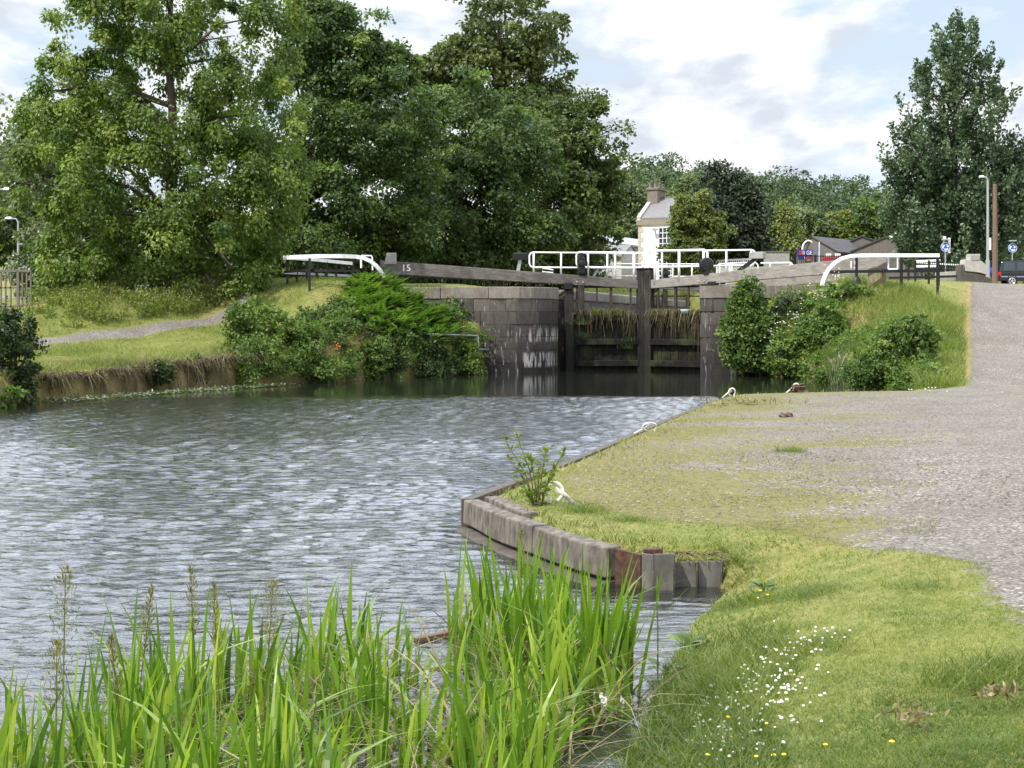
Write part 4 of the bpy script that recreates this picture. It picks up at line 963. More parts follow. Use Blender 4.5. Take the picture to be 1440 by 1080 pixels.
# ---------------------------------------------------------------- house
def house():
    Y = 115.; c = P(898, 402, Y); t = thing('house', 'white two storey house with grey slate roof and buff corner stones', 'house', c)
    yaw = math.radians(25); u = np.array([math.cos(yaw), -math.sin(yaw), 0]); v = np.array([math.sin(yaw), math.cos(yaw), 0]); Z = np.array([0, 0, 1.])
    L, D = 6.0, 6.4; H = P(898, 309, Y)[2] - c[2]; rh = 1.86
    p = lambda a, b, z: c + u * a + v * b + Z * z
    mb = MB(); mb.hexa([p(0, 0, -1), p(L, 0, -1), p(L, D, -1), p(0, D, -1)], [p(0, 0, H), p(L, 0, H), p(L, D, H), p(0, D, H)])
    mb.extrude([p(0, 0, H), p(0, D, H), p(0, D / 2, H + rh)], u * .3); mb.extrude([p(L - .3, 0, H), p(L - .3, D, H), p(L - .3, D / 2, H + rh)], u * .3); mb.build('wall', M['harl'], t)
    mb = MB()
    for s in (-1, 1):
        b0 = -.25 if s < 0 else D + .25
        mb.hexa([p(.28, b0, H - .05), p(L - .28, b0, H - .05), p(L - .28, D / 2, H + rh - .02), p(.28, D / 2, H + rh - .02)], [p(.28, b0, H + .1), p(L - .28, b0, H + .1), p(L - .28, D / 2, H + rh + .13), p(.28, D / 2, H + rh + .13)])
    mb.beam(p(0, D / 2, H + rh + .15), p(L, D / 2, H + rh + .15), .22, .12)
    rf = mb.build('roof', M['slate'], t)
    for a in (-.05, L - .25):
        for b0 in (-.3, D + .3):
            mb = MB(); mb.hexa([p(a, b0, H - .1), p(a + .32, b0, H - .1), p(a + .32, D / 2, H + rh - .05), p(a, D / 2, H + rh - .05)], [p(a, b0, H + .22), p(a + .32, b0, H + .22), p(a + .32, D / 2, H + rh + .3), p(a, D / 2, H + rh + .3)]); mb.build('skew_stone', M['quoin'], t)
    mb = MB(); mb.hexa([p(-.12, -.14, H - .45), p(L + .1, -.14, H - .45), p(L + .1, .02, H - .45), p(-.12, .02, H - .45)], [p(-.12, -.3, H - .05), p(L + .1, -.3, H - .05), p(L + .1, .02, H - .05), p(-.12, .02, H - .05)]); mb.build('eaves_course', M['quoin'], t)
    mb = MB(); z = -.2; i = 0
    while z < H - .5:
        w = .22 if i % 2 else .42
        mb.hexa([p(-.03, -.03, z), p(w, -.03, z), p(w, .05, z), p(-.03, .05, z)], [p(-.03, -.03, z + .36), p(w, -.03, z + .36), p(w, .05, z + .36), p(-.03, .05, z + .36)]); z += .375; i += 1
    mb.build('corner_stones', M['quoin'], t)
    mb = MB(); a0 = .55; mb.hexa([p(-.05, D / 2 - 1.0, H + .8), p(.85, D / 2 - 1.0, H + .8), p(.85, D / 2 + 1.0, H + .8), p(-.05, D / 2 + 1.0, H + .8)], [p(-.05, D / 2 - 1.0, H + rh + .72), p(.85, D / 2 - 1.0, H + rh + .72), p(.85, D / 2 + 1.0, H + rh + .72), p(-.05, D / 2 + 1.0, H + rh + .72)])
    mb.hexa([p(-.15, D / 2 - 1.1, H + rh + .72), p(.95, D / 2 - 1.1, H + rh + .72), p(.95, D / 2 + 1.1, H + rh + .72), p(-.15, D / 2 + 1.1, H + rh + .72)], [p(-.12, D / 2 - 1.1, H + rh + .9), p(.95, D / 2 - 1.1, H + rh + .9), p(.95, D / 2 + 1.1, H + rh + .9), p(-.12, D / 2 + 1.1, H + rh + .9)])
    ch = mb.build('chimney', M['brick'], rf, bevel=.02)
    mb = MB()
    for b_, a_ in ((-.8, .15), (-.8, .6), (0, .4), (.7, .4)): mb.lathe(p(a_, D / 2 + b_, H + rh + .9), [(.16, 0), (.12, .08), (.12, .40), (.16, .45), (.14, .48)], 10)
    mb.build('chimney_pots', M['brick'], rf)
    for a in (1.75, 4.3):
        for z in (H - 2.4, H - 5.0):
            if z < 0: continue
            mb = MB(); mb.hexa([p(a, -.03, z), p(a + 1., -.03, z), p(a + 1., .02, z), p(a, .02, z)], [p(a, -.03, z + 1.7), p(a + 1., -.03, z + 1.7), p(a + 1., .02, z + 1.7), p(a, .02, z + 1.7)]); w = mb.build('window', M['glass'], t)
            mb = MB()
            for f in (0, .333, .667, 1): mb.beam(p(a + f, -.05, z), p(a + f, -.05, z + 1.7), .06, .05, up=tuple(v))
            for f in (0, .25, .5, .75, 1): mb.beam(p(a, -.052, z + 1.7 * f), p(a + 1, -.052, z + 1.7 * f), .05, .06)
            mb.build('frame', M['white'], w)
    mb = MB(); mb.beam(p(1.35, -.05, H - .75), p(1.35, -.4, H - .85), .12, .12); mb.box(p(1.5, -.4, H - .85), (.45, .2, .16), -yaw); mb.build('flood_lamp', M['galv'], t)
house()
def gable_shed(name, label, px0, px1, pxa, pye, pya, pyb, Y, length, yaw, wm, rm, cat='shed', extra=None):
    c = P((px0 + px1) / 2, pyb, Y); t = thing(name, label, cat, c); W = (px1 - px0) / F * Y
    h = (pyb - pye) / F * Y; ra = (pyb - pya) / F * Y; xa = (pxa - (px0 + px1) / 2) / F * Y
    y_ = math.radians(yaw); u = np.array([math.cos(y_), math.sin(y_), 0]); v = np.array([-math.sin(y_), math.cos(y_), 0]); Z = np.array([0, 0, 1.])
    W = W / math.cos(y_); p = lambda a, b, z: c + u * a + v * b + Z * z
    mb = MB(); mb.extrude([p(-W / 2, 0, -1.5), p(W / 2, 0, -1.5), p(W / 2, 0, h), p(xa, 0, ra), p(-W / 2, 0, h)], v * length); mb.build('wall', M[wm], t)
    mb = MB()
    for a, z in ((-W / 2, h), (W / 2, h)):
        s = .25 if a < 0 else -.25
        q0 = [p(a - s, -.12, z - .06), p(a - s, length + .1, z - .06), p(xa, length + .1, ra + .04), p(xa, -.12, ra + .04)]
        q1 = [x + Z * .14 for x in q0]; mb.hexa(q0, q1)
    rf = mb.build('roof', M[rm], t)
    return t, p, W, h, ra, xa, rf
t, p, W, h, ra, xa, rf = gable_shed('metal_shed', 'grey metal clad shed with pointed gable behind the white guard rails', 826, 858, 844.5, 343, 332.5, 384, 125, 14, -28, 'clad', 'clad', 'shed')
mb = MB(); mb.beam(p(W / 2 + .03, .5, h - .75), p(W / 2 + .03, 7, h - .75), .05, 1.0); mb.build('blue_panel', M['skyblue'], t)
t, p, W, h, ra, xa, rf = gable_shed('stone_outbuilding', 'low stone outbuilding with slate roof against the left side of the white house', 872, 902, 887, 362, 347, 396, 118, 5, 60, 'gapstone', 'slate', 'outbuilding')
# industrial sheds
t, p, W, h, ra, xa, rf = gable_shed('industrial_shed', 'old brown industrial shed with dark roof and round white sign on its gable', 1124, 1172, 1141, 356, 334, 386, 140, 16, -38, 'clad2', 'fibre', 'shed', None)
mb = MB(); c = p(-W * .18, -.16, h * .62 + ra * .3); mb.tube([c + np.array([.62 * math.cos(a), 0, .95 * math.sin(a)]) for a in np.linspace(0, 6.283, 25)[:-1]], .085, 6, closed=True); mb.build('ring_sign', M['white'], t)
gable_shed('industrial_shed', 'old brown industrial shed with low gable in the middle of the row', 1172, 1262, 1212, 352, 333.5, 386, 146, 15, -14, 'clad2', 'fibre', 'shed')
t, p, W, h, ra, xa, rf = gable_shed('industrial_shed', 'old brown industrial shed at the right end of the row with white roof edge', 1196, 1296, 1246, 356, 334.5, 386, 140, 14, -16, 'clad2', 'fibre', 'shed')
mb = MB(); mb.beam(p(xa + .2, -.15, ra + .2), p(xa + W * .33, -.15, h + .9), .12, .14); mb.build('barge_board', M['white'], t)
# shop board
Y = 125.; t = thing('shop_board', 'navy and red shop board with white letters above a black fence', 'sign board', P(1137, 386, Y))
mb = MB(); mb.box(P(1132, 356, Y), (1.35, .12, .62)); mb.box(P(1132.5, 356, Y + .0) + np.array([0, -.01, 0]), (1.3, .1, .6)); mb.build('board', M['navy'], t)
mb = MB(); mb.box(P(1128 - 2.5, 355.5, Y) + np.array([0, -.09, 0]), (.28, .04, .40)); mb.build('red_square', M['red'], t)
text_obj('letters', 'II GE', .48, M['white'], t, P(1135, 355.7, Y) + np.array([0, -.085, 0]), (1, 0, 0), width=.82, depth=.012)
mb = MB(); mb.box(P(1137.5, 363.3, Y) + np.array([.0, 0, 0]), (.72, .1, .26)); mb.build('red_panel', M['red'], t)
mb = MB(); mb.box(P(1127, 363.3, Y), (.5, .1, .26)); mb.build('lower_panel', M['navy'], t)
for px in (1124, 1141):
    mb = MB(); mb.beam(P(px, 359, Y + .15), P(px, 392, Y + .15), .1, .1, up=(0, 1, 0)); mb.build('post', M['galv'], t)
Y = 122.; t = thing('banner', 'tall thin pale blue banner on a pole in front of the brown sheds', 'banner', P(1152, 388, Y))
mb = MB(); mb.beam(P(1152, 346, Y), P(1151.6, 376, Y), .13, .04, up=(0, 1, 0)); mb.box(P(1152, 350, Y), (.12, .06, .45)); mb.build('flag', M['skyblue'], t)
mb = MB(); mb.tube([P(1152.2, 340, Y), P(1151.5, 390, Y)], .045, 6); mb.build('pole', M['white'], t)
# black fence and things behind it
t = thing('iron_fence', 'black iron bar fence in front of the brown industrial sheds', 'fence', P(1150, 378, 112))
mb = MB(); mb.beam(P(1108, 359.6, 112), P(1222, 361.0, 112), .05, .06); mb.beam(P(1108, 374, 112), P(1222, 374.5, 112), .05, .06); mb.build('rail', M['iron'], t)
for px in np.arange(1109, 1222, 2.6):
    mb = MB(); mb.beam(P(px, 359, 112), P(px, 376.5, 112), .05, .05, up=(0, 1, 0)); mb.build('bar', M['iron'], t)
for px in (1146.5, 1222):
    mb = MB(); mb.beam(P(px, 358.5, 112), P(px, 379, 112), .14, .14, up=(0, 1, 0)); mb.build('post', M['iron'], t)
for i, (px, n_) in enumerate(((1164, 'left'), (1177, 'right'))):
    Y = 118.; t = thing('fuel_pump', ('red and white pump standing %s of two behind the black fence' % n_), 'pump', P(px, 386, Y), 'pumps behind the iron fence')
    mb = MB(); mb.box(P(px, 374, Y), (.75, .5, 1.5)); mb.build('body', M['red'], t, bevel=.05)
    mb = MB(); mb.box(P(px, 364.2, Y), (.25, .4, .9)); mb.box(P(px + 3.2, 364.2, Y), (.15, .3, .9)); mb.build('top_panel', M['white'], t)
# concrete block / walls
t = thing('concrete_plinth', 'square grey concrete block wall behind the pale balance beam', 'concrete block', P(1092, 384, 92))
mb = MB(); mb.box(P(1092, 370, 92), (1.5, 1.0, 1.5)); mb.build('block', M['concrete2'], t, bevel=.03)
mb = MB(); mb.box(P(1092, 354.6, 92), (1.58, 1.08, .07)); mb.build('cap', M['concrete'], t)
t = thing('concrete_plinth', 'pale concrete block wall in front of the white house seen through the guard rail', 'concrete block', P(950, 392, 104))
mb = MB(); mb.hexa([P(944, 392, 104), P(976, 392, 104), P(976, 392, 105), P(946, 392, 105)], [P(953, 358.5, 104), P(976, 357.5, 104), P(976, 357.5, 105), P(953, 358.5, 105)]); mb.build('block', M['concrete2'], t, bevel=.02)
t = thing('low_wall', 'long low grey stone wall behind the right gate', 'wall', P(1050, 388, 100))
mb = MB(); mb.hexa([P(1008, 392, 100), P(1078, 390, 100), P(1078, 390, 100.4), P(1008, 392, 100.4)], [P(1008, 375.5, 100), P(1078, 375, 100), P(1078, 375, 100.4), P(1008, 375.5, 100.4)]); mb.build('wall', M['gapstone'], t)
t = thing('white_barrier', 'long white barrier of close bars behind the right gate', 'barrier', P(1035, 376, 106))
mb = MB(); mb.beam(P(1006, 366.5, 106), P(1060, 364.0, 106), .06, .12); mb.beam(P(1006, 372.5, 106), P(1060, 370.5, 106), .06, .12); mb.build('rail', M['white'], t)
for px in np.arange(1007, 1060, 2.6):
    mb = MB(); mb.beam(P(px, 366 - (px - 1006) * .045, 106), P(px, 380, 106), .07, .05, up=(0, 1, 0)); mb.build('bar', M['white'], t)
# orange barriers
for px, lab in ((839, 'left'), (848.5, 'right')):
    t = thing('road_barrier', 'red and white plastic road barrier, %s of the two in front of the grey shed' % lab, 'barrier', P(px, 381, 118), 'road barriers by the grey shed')
    mb = MB(); mb.box(P(px, 373.5, 118), (.5, .3, .55)); mb.build('body', M['red'], t, bevel=.04)
    mb = MB(); mb.box(P(px - .5, 372.8, 118) + np.array([0, -.17, 0]), (.26, .04, .28)); mb.build('panel', M['orange'] if lab == 'left' else M['white'], t)
    mb = MB(); mb.box(P(px, 379.5, 118), (.6, .5, .2)); mb.build('foot', M['rubber'], t)
# bridge parapet and wall on the right
t = thing('bridge_parapet', 'pale stone pier with stepped top at the end of the bridge wall', 'stone pier', P(1372, 400, 92))
Y = 92.
def ext(mb, pts, dy): mb.extrude([P(x, y, Y) for x, y in pts], (0, dy, 0))
mb = MB(); ext(mb, [(1357, 364.5), (1379, 366), (1385, 370.5), (1387.5, 377), (1388.5, 386.5), (1378, 383.5), (1357.5, 381.3), (1356, 372)], 1.0); mb.build('pier_stone', M['gapstone'], t, bevel=.03)
mb = MB(); ext(mb, [(1363.5, 366), (1364, 357.2), (1378.5, 357.2), (1378.5, 366.6)], .8); b_ = mb.build('pier_top', M['gapstone'], t, bevel=.02)
mb = MB(); ext(mb, [(1366.2, 365.6), (1366.2, 359.3), (1377.5, 359.3), (1377.5, 366)], -.03); mb.build('inset', M['concrete2'], b_)
mb = MB(); ext(mb, [(1356, 372), (1357, 382.6), (1379, 386), (1392, 391), (1400, 403), (1350, 403), (1352, 372)], 1.2); mb.build('dark_base', M['stone'], t)
t = thing('bridge_wall', 'low grey stone wall running left from the stepped pier', 'wall', P(1335, 400, 93))
Y = 93.; mb = MB(); ext(mb, [(1318, 383), (1352.5, 380.3), (1352.5, 388.5), (1318, 388.5)], .5); mb.build('upper_course', M['gapstone'], t)
mb = MB(); ext(mb, [(1318, 389), (1352.5, 388.8), (1352.5, 404), (1318, 404)], .6); mb.build('lower_course', M['concrete2'], t)
t = thing('bridge_fence', 'black fence with white topped bars above the low grey wall', 'fence', P(1335, 381, 96))
mb = MB(); mb.beam(P(1286, 368, 96), P(1353, 372.5, 96), .06, .07); mb.beam(P(1286, 378.5, 96), P(1353, 380, 96), .06, .07); mb.build('rail', M['iron'], t)
for px in np.arange(1288, 1353, 3.1):
    f = (px - 1286) / 67; mb = MB(); mb.beam(P(px, 368.5 + 4.5 * f, 96), P(px, 382, 96), .055, .05, up=(0, 1, 0)); mb.build('bar', M['iron'], t)
    mb = MB(); mb.box(P(px, 369 + 3.8 * f, 95.95), (.08, .08, .09)); mb.build('bar_tip', M['white'], t)
# ---------------------------------------------------------------- signs, lamps, poles
def round_sign(px, py, Y, foot, label, back=False):
    t = thing('roundabout_sign', label, 'road sign', P(px, foot, Y), 'blue roundabout signs by the road')
    c = P(px, py, Y); r = .33
    mb = MB(); mb.lathe(c, [(r, -.015), (r, .015)], 24, 'Y'); d = mb.build('disc', M['blue'], t)
    mb = MB(); mb.tube([c + np.array([(r - .015) * math.cos(a), -.02, (r - .015) * math.sin(a)]) for a in np.linspace(0, 6.283, 25)[:-1]], .014, 5, closed=True); mb.build('rim', M['white'], d)
    for k in range(3):
        a0 = k * 2.094 + .5; mb = MB(); n = 7; pts = []
        for ri, rev in ((.135, 0), (.225, 1)):
            aa = np.linspace(a0, a0 + 1.05, n); aa = aa[::-1] if rev else aa
            pts += [(ri * math.cos(a), ri * math.sin(a)) for a in aa]
        mb.extrude([c + np.array([x, -.018, z]) for x, z in pts], (0, -.008, 0))
        a = a0 - .02; tip = a0 - .62
        mb.extrude([c + np.array([rr * math.cos(an), -.018, rr * math.sin(an)]) for rr, an in ((.07, a), (.29, a), (.17, tip))], (0, -.008, 0))
        mb.build('arrow', M['white'], d)
    mb = MB(); mb.tube([c + np.array([0, .04, .5]), P(px, foot, Y) + np.array([0, .04, -.3])], .045, 8); mb.build('pole', M['galv'], t)
    mb = MB(); mb.box(c + np.array([-.02, -.08, .52]), (.5, .3, .09)); mb.build('lamp_hood', M['galv'], t, bevel=.02)
    return t, c
t, c = round_sign(1329.6, 347.5, 98, 392, 'round blue roundabout sign with a white plate behind it, left of the stone pier')
mb = MB(); mb.box(c + np.array([.27, .05, .12]), (.17, .03, 1.05)); mb.box(c + np.array([-.06, .05, .5]), (.2, .03, .5)); mb.build('back_plate', M['white'], t)
round_sign(1423.8, 348.8, 104, 392, 'round blue roundabout sign standing behind the dark parked car')
def lamp_post(label, px, top, foot, Y, side, r=.07, arm=None, hood='galv'):
    t = thing('street_lamp', label, 'street lamp', P(px, foot, Y), 'street lamps')
    b = P(px, foot, Y); a = P(px, top, Y); s = (arm or 14) / F * Y * side
    mb = MB(); mb.tube([b - np.array([0, 0, .6]), b + (a - b) * .22], r * 1.5, 8); mb.tube([b + (a - b) * .22, a - np.array([0, 0, .15])], [r, r * .75], 8); mb.build('column', M['galv'], t)
    mb = MB(); mb.tube([a - np.array([0, 0, .2]), a + np.array([s * .15, 0, .04]), a + np.array([s * .6, 0, .10])], r * .6, 6); mb.build('arm', M['galv'], t)
    mb = MB(); c = a + np.array([s * .8, 0, .10]); vs = []
    w = abs(s) * .42 + .12
    mb.hexa([c + np.array(k) for k in ((-w / 2, -.11, -.06), (w / 2, -.08, -.06), (w / 2, .08, -.06), (-w / 2, .11, -.06))], [c + np.array(k) for k in ((-w / 2 * .8, -.07, .07), (w / 2 * .8, -.05, .09), (w / 2 * .8, .05, .09), (-w / 2 * .8, .07, .07))])
    mb.build('lamp_head', M['white'], t, bevel=.03); return t
lamp_post('tall grey street lamp beside the brown wooden pole at the right', 1389, 250.5, 398, 96, -1, .1, 11)
lamp_post('grey street lamp with a pale head in front of the birch by the grey shed', 850.5, 291, 384, 110, 1, .09, 6)
lamp_post('slim grey street lamp on the left side beyond the wooden railing', 25.5, 309, 376, 90, -1, .07, 17)
lamp_post('thin dark street lamp against the yellow green tree right of the house', 974.5, 307, 376, 112, -1, .05, 9)
lamp_post('small street lamp in front of the dark copper tree', 997.2, 328, 364, 108, 1, .045, 7)
lamp_post('street lamp whose head reaches in over the wood at the left edge', -16, 268.5, 405, 70, 1, .07, 38)
for lab, px, top, ft, Y in (('thin bare grey pole close beside the pale street lamp', 844.3, 305, 384, 112), ('short thin pole, left of the pair behind the right guard rail', 1037, 345.5, 372, 112), ('short thin pole, right of the pair behind the right guard rail', 1046, 344.5, 372, 112), ('short thin pole above the grey shed with the blue panel', 868, 334, 360, 128)):
    o = thing('metal_pole', lab, 'pole', P(px, ft, Y), 'thin metal poles'); mb = MB(); mb.tube([P(px, top, Y), P(px, ft + 8, Y)], .05, 6); mb.build('shaft', M['galv'], o); mb = MB(); mb.lathe(P(px, top, Y), [(.06, -.04), (.06, .04), (.01, .07)], 6); mb.build('cap', M['galv'], o)
mb = MB(); mb.tube([P(1399, 258.5, 86), P(1399.3, 330, 86), P(1399, 406, 86)], [.12, .15, .17], 10); o = mb.build('wooden_pole', M['pole'], None, P(1399, 402, 86)); tag(o, 'tall brown wooden pole at the top of the gravel track', 'pole')
t = thing('lamp_plate', 'narrow white vertical plate fixed to the side of the tall right street lamp', 'plate', P(1392, 348, 96)); mb = MB(); mb.box(P(1392.3, 343, 95.9), (.14, .05, .82)); mb.build('plate', M['white'], t, bevel=.01); mb = MB(); mb.box(P(1390.3, 340, 95.92), (.12, .03, .05)); mb.box(P(1390.3, 347, 95.92), (.12, .03, .05)); mb.build('clip', M['galv'], t)
# left: wooden / metal railing, sign, car
t = thing('bar_railing', 'grey brown railing of upright bars at the left edge of the lawn', 'railing', P(20, 432, 52.5)); Y = 52.5
mb = MB(); mb.beam(P(-30, 381.5, Y), P(44.5, 380.5, Y), .09, .09); mb.build('top_rail', M['fencegrey'], t)
mb = MB(); mb.beam(P(-30, 405, Y), P(26, 404.5, Y), .05, .06); mb.beam(P(22, 420, Y), P(43, 420, Y), .05, .05); mb.beam(P(-30, 431, Y), P(43, 430.5, Y), .05, .05); mb.build('lower_rail', M['fencegrey'], t)
for px in (-22, -12, 1.5, 8, 15.2, 31.5, 37.5, 43.5, 25.3):
    mb = MB(); w = .09 if px == 25.3 else .05; mb.beam(P(px, 382, Y), P(px, 433.5, Y), w, w, up=(0, 1, 0)); mb.build('bar', M['fencegrey'], t)
t = thing('bus_stop_sign', 'blue and white sign post beside the silver car far left', 'sign', P(29.5, 382, 84)); mb = MB(); mb.box(P(29.6, 372, 84), (.13, .1, .62)); mb.build('blue_post', M['blue'], t); mb = MB(); mb.box(P(25, 369, 84), (.32, .04, .25)); mb.build('white_plate', M['white'], t); mb = MB(); mb.box(P(28.5, 343, 84), (.28, .05, .07)); mb.build('bracket', M['galv'], t); mb = MB(); mb.tube([P(29.6, 366, 84), P(29.6, 384, 84)], .03, 6); mb.build('pole', M['galv'], t)
# ---------------------------------------------------------------- cars
def car(label, loc, yaw, paint, L=4.6, W=1.8, H=1.85, clear=.35, kind='suv', cat='car', plate=None):
    t = thing('parked_car', label, cat, loc, None)
    c, s = math.cos(yaw), math.sin(yaw); O = np.array(loc, float)
    p = lambda x, y, z: O + np.array([x * c - y * s, x * s + y * c, z])
    if kind == 'suv':
        low = [(-L/2, .42), (-L/2 - .02, .75), (-L/2 + .03, 1.02), (L*.18, 1.02), (L*.43, .97), (L/2 - .03, .85), (L/2, .5), (L/2 - .1, .36), (-L/2 + .1, .36)]
        cab = [(-L/2 + .05, 1.0), (-L/2 + .22, 1.70), (-L/2 + .42, 1.80), (-.1, 1.86), (.35, 1.78), (.95, 1.0)]
    else:
        low = [(-L/2, .35), (-L/2 - .02, .6), (-L/2 + .05, .88), (L*.2, .9), (L*.43, .78), (L/2 - .02, .66), (L/2, .4), (L/2 - .1, .25), (-L/2 + .1, .25)]
        cab = [(-L/2 + .12, .86), (-L/2 + .6, 1.36), (-.5, 1.43), (.2, 1.40), (1.05, .88)]
    k = H / (1.86 if kind == 'suv' else 1.43); wr = .36 if kind == 'suv' else .31
    low = [(x, z * k) for x, z in low]; cab = [(x, z * k) for x, z in cab]
    mb = MB(); n = len(low)
    def loft(prof, ws):
        m = len(prof); vs = []
        for y, sc in ws:
            for x, z in prof: vs.append(p(x, y, z))
        fs = []
        for i in range(len(ws) - 1):
            for j in range(m): fs.append((i * m + j, i * m + (j + 1) % m, (i + 1) * m + (j + 1) % m, (i + 1) * m + j))
        fs += [tuple(range(m))[::-1], tuple((len(ws) - 1) * m + j for j in range(m))]
        mb.add(vs, fs)
    loft(low, [(-W/2, 1), (W/2, 1)]); mb.build('body', M[paint], t, bevel=.07, seg=3)
    mb = MB(); vs = []; m = len(cab); zb = cab[0][1]; zt = max(z for _, z in cab)
    for sg in (-1, 1):
        for x, z in cab: vs.append(p(x, sg * (W/2 - .06 - .16 * (z - zb) / (zt - zb)), z))
    mb.add(vs, [tuple(range(m))[::-1], tuple(m + j for j in range(m))] + [(j, (j + 1) % m, m + (j + 1) % m, m + j) for j in range(m)])
    mb.build('cabin', M[paint], t, bevel=.05, seg=2)
    ti = lambda z: W/2 - .06 - .16 * (z - zb) / (zt - zb) + .012
    z0, z1 = zb + .08 * k, zb + (zt - zb) * .80
    xs = [(-L/2 + .30, -L/2 + 1.15), (-L/2 + 1.27, -.28), (-.16, .5)] if kind == 'suv' else [(-L/2 + .85, -.45), (-.35, .5)]
    for a, b in xs:
        for sg in (-1, 1):
            e = .06 if a > -1.8 else .12
            q = [p(a, sg * ti(z0), z0), p(b + (.18 if b > .3 else 0), sg * ti(z0), z0), p(b - (.10 if b > .3 else 0), sg * ti(z1), z1), p(a + e, sg * ti(z1), z1)]
            mb = MB(); mb.hexa(q, [x + np.array([0, 0, 0]) + (p(0, sg * .01, 0) - p(0, 0, 0)) for x in q]); mb.build('window', M['glass'], t)
    xr = cab[0][0]; x1 = cab[1][0]; mb = MB(); f = lambda z: xr + (x1 - xr) * (z - zb) / (cab[1][1] - zb) - .015
    q = [p(f(z0), -W/2 + .24, z0), p(f(z0), W/2 - .24, z0), p(f(z1 * .97), W/2 - .3, z1 * .97), p(f(z1 * .97), -W/2 + .3, z1 * .97)]
    mb.hexa(q, [x + (p(-.01, 0, 0) - p(0, 0, 0)) for x in q]); mb.build('rear_window', M['glass'], t)
    for x in (-L * .30, L * .31):
        for sg in (-1, 1):
            cc = p(x, sg * (W/2 - .1), wr); ax = p(0, 1, 0) - p(0, 0, 0); w = MB()
            ring = lambda r, y: [cc + ax * (y * sg) + (p(math.cos(a) * r, 0, 0) - p(0, 0, 0)) + np.array([0, 0, math.sin(a) * r]) for a in np.linspace(0, 2 * math.pi, 21)[:-1]]
            def disc(mb, prof):
                vs = []; fs = []
                for r, y in prof: vs += ring(r, y)
                for i in range(len(prof) - 1):
                    for j in range(20): fs.append((i * 20 + j, i * 20 + (j + 1) % 20, (i + 1) * 20 + (j + 1) % 20, (i + 1) * 20 + j))
                fs += [tuple(range(20)), tuple((len(prof) - 1) * 20 + j for j in range(20))]; mb.add(vs, fs)
            disc(w, [(wr * .62, -.12), (wr * .97, -.1), (wr, -.05), (wr, .08), (wr * .95, .12), (wr * .64, .13), (wr * .6, .06)]); wh = w.build('wheel', M['rubber'], t)
            w = MB(); 
            for q_ in range(5):
                a = q_ * 1.2566; w.beam(cc + ax * (.11 * sg), cc + ax * (.12 * sg) + (p(math.cos(a) * wr * .6, 0, 0) - p(0, 0, 0)) + np.array([0, 0, math.sin(a) * wr * .6]), .05, .10, up=tuple(ax))
            w.tube(ring(wr * .6, .12), .03, 5, closed=True); w.build('rim', M['alloy'], wh)
            w = MB(); aa = np.linspace(0, math.pi, 13); rr = wr * 1.16
            w.tube([p(x + math.cos(a) * rr, sg * (W/2 + .004), wr + math.sin(a) * rr) for a in aa], .035, 5); w.build('wheel_arch', M['rubber'], t)
    for sg in (-1, 1):
        mb = MB(); mb.hexa([p(-L/2 - .03, sg * (W/2 - .02), .72 * k), p(-L/2 + .14, sg * (W/2 + .01), .72 * k), p(-L/2 + .14, sg * (W/2 - .2), .72 * k), p(-L/2 - .03, sg * (W/2 - .24), .72 * k)], [p(-L/2 - .02, sg * (W/2 - .02), .98 * k), p(-L/2 + .14, sg * (W/2 + .01), .98 * k), p(-L/2 + .14, sg * (W/2 - .2), .98 * k), p(-L/2 - .02, sg * (W/2 - .24), .98 * k)]); mb.build('tail_lamp', M['lampred'], t)
        mb = MB(); cc = p(L/2 - .06, sg * (W/2 - .28), .74 * k); mb.lathe(cc, [(.1, -.05), (.12, .05)], 10); mb.build('headlight', M['white'], t)
    mb = MB(); mb.hexa([p(-L/2 - .08, -W/2 + .03, .36 * k), p(-L/2 + .2, -W/2 - .015, .36 * k), p(-L/2 + .2, W/2 + .015, .36 * k), p(-L/2 - .08, W/2 - .03, .36 * k)], [p(-L/2 - .08, -W/2 + .03, .58 * k), p(-L/2 + .2, -W/2 - .015, .58 * k), p(-L/2 + .2, W/2 + .015, .58 * k), p(-L/2 - .08, W/2 - .03, .58 * k)]); mb.build('bumper', M['rubber' if kind == 'suv' else paint], t, bevel=.03)
    mb = MB(); mb.hexa([p(-L/2 - .05, -.28, .66 * k), p(-L/2 - .03, -.28, .66 * k), p(-L/2 - .03, .28, .66 * k), p(-L/2 - .05, .28, .66 * k)], [p(-L/2 - .05, -.28, .78 * k), p(-L/2 - .03, -.28, .78 * k), p(-L/2 - .03, .28, .78 * k), p(-L/2 - .05, .28, .78 * k)]); mb.build('number_plate', M['yellow'], t)
    if kind == 'suv':
        for sg in (-1, 1):
            mb = MB(); mb.beam(p(-L/2 + .15, sg * (W/2 + .005), .66 * k), p(L/2 - .2, sg * (W/2 + .005), .64 * k), .03, .06); mb.build('side_strip', M['galv'], t)
    return t
car('dark four wheel drive car parked side on at the right edge, silver wheels', P(1402 + 44, 402.5, 104.5), -.10, 'carblack', 4.6, 1.85, 1.92)
car('blue hatchback seen from behind between the lamp column and the brown pole', P(1397, 394, 112), 1.35, 'carblue', 4.0, 1.7, 1.5, kind='hatch')
car('silver car parked far left beyond the grey brown railing', np.array([*P(36, 384, 150)[:2], float(land(*P(36, 384, 150)[:2]))]), .1, 'carsilver', 4.2, 1.7, 1.45, kind='hatch')
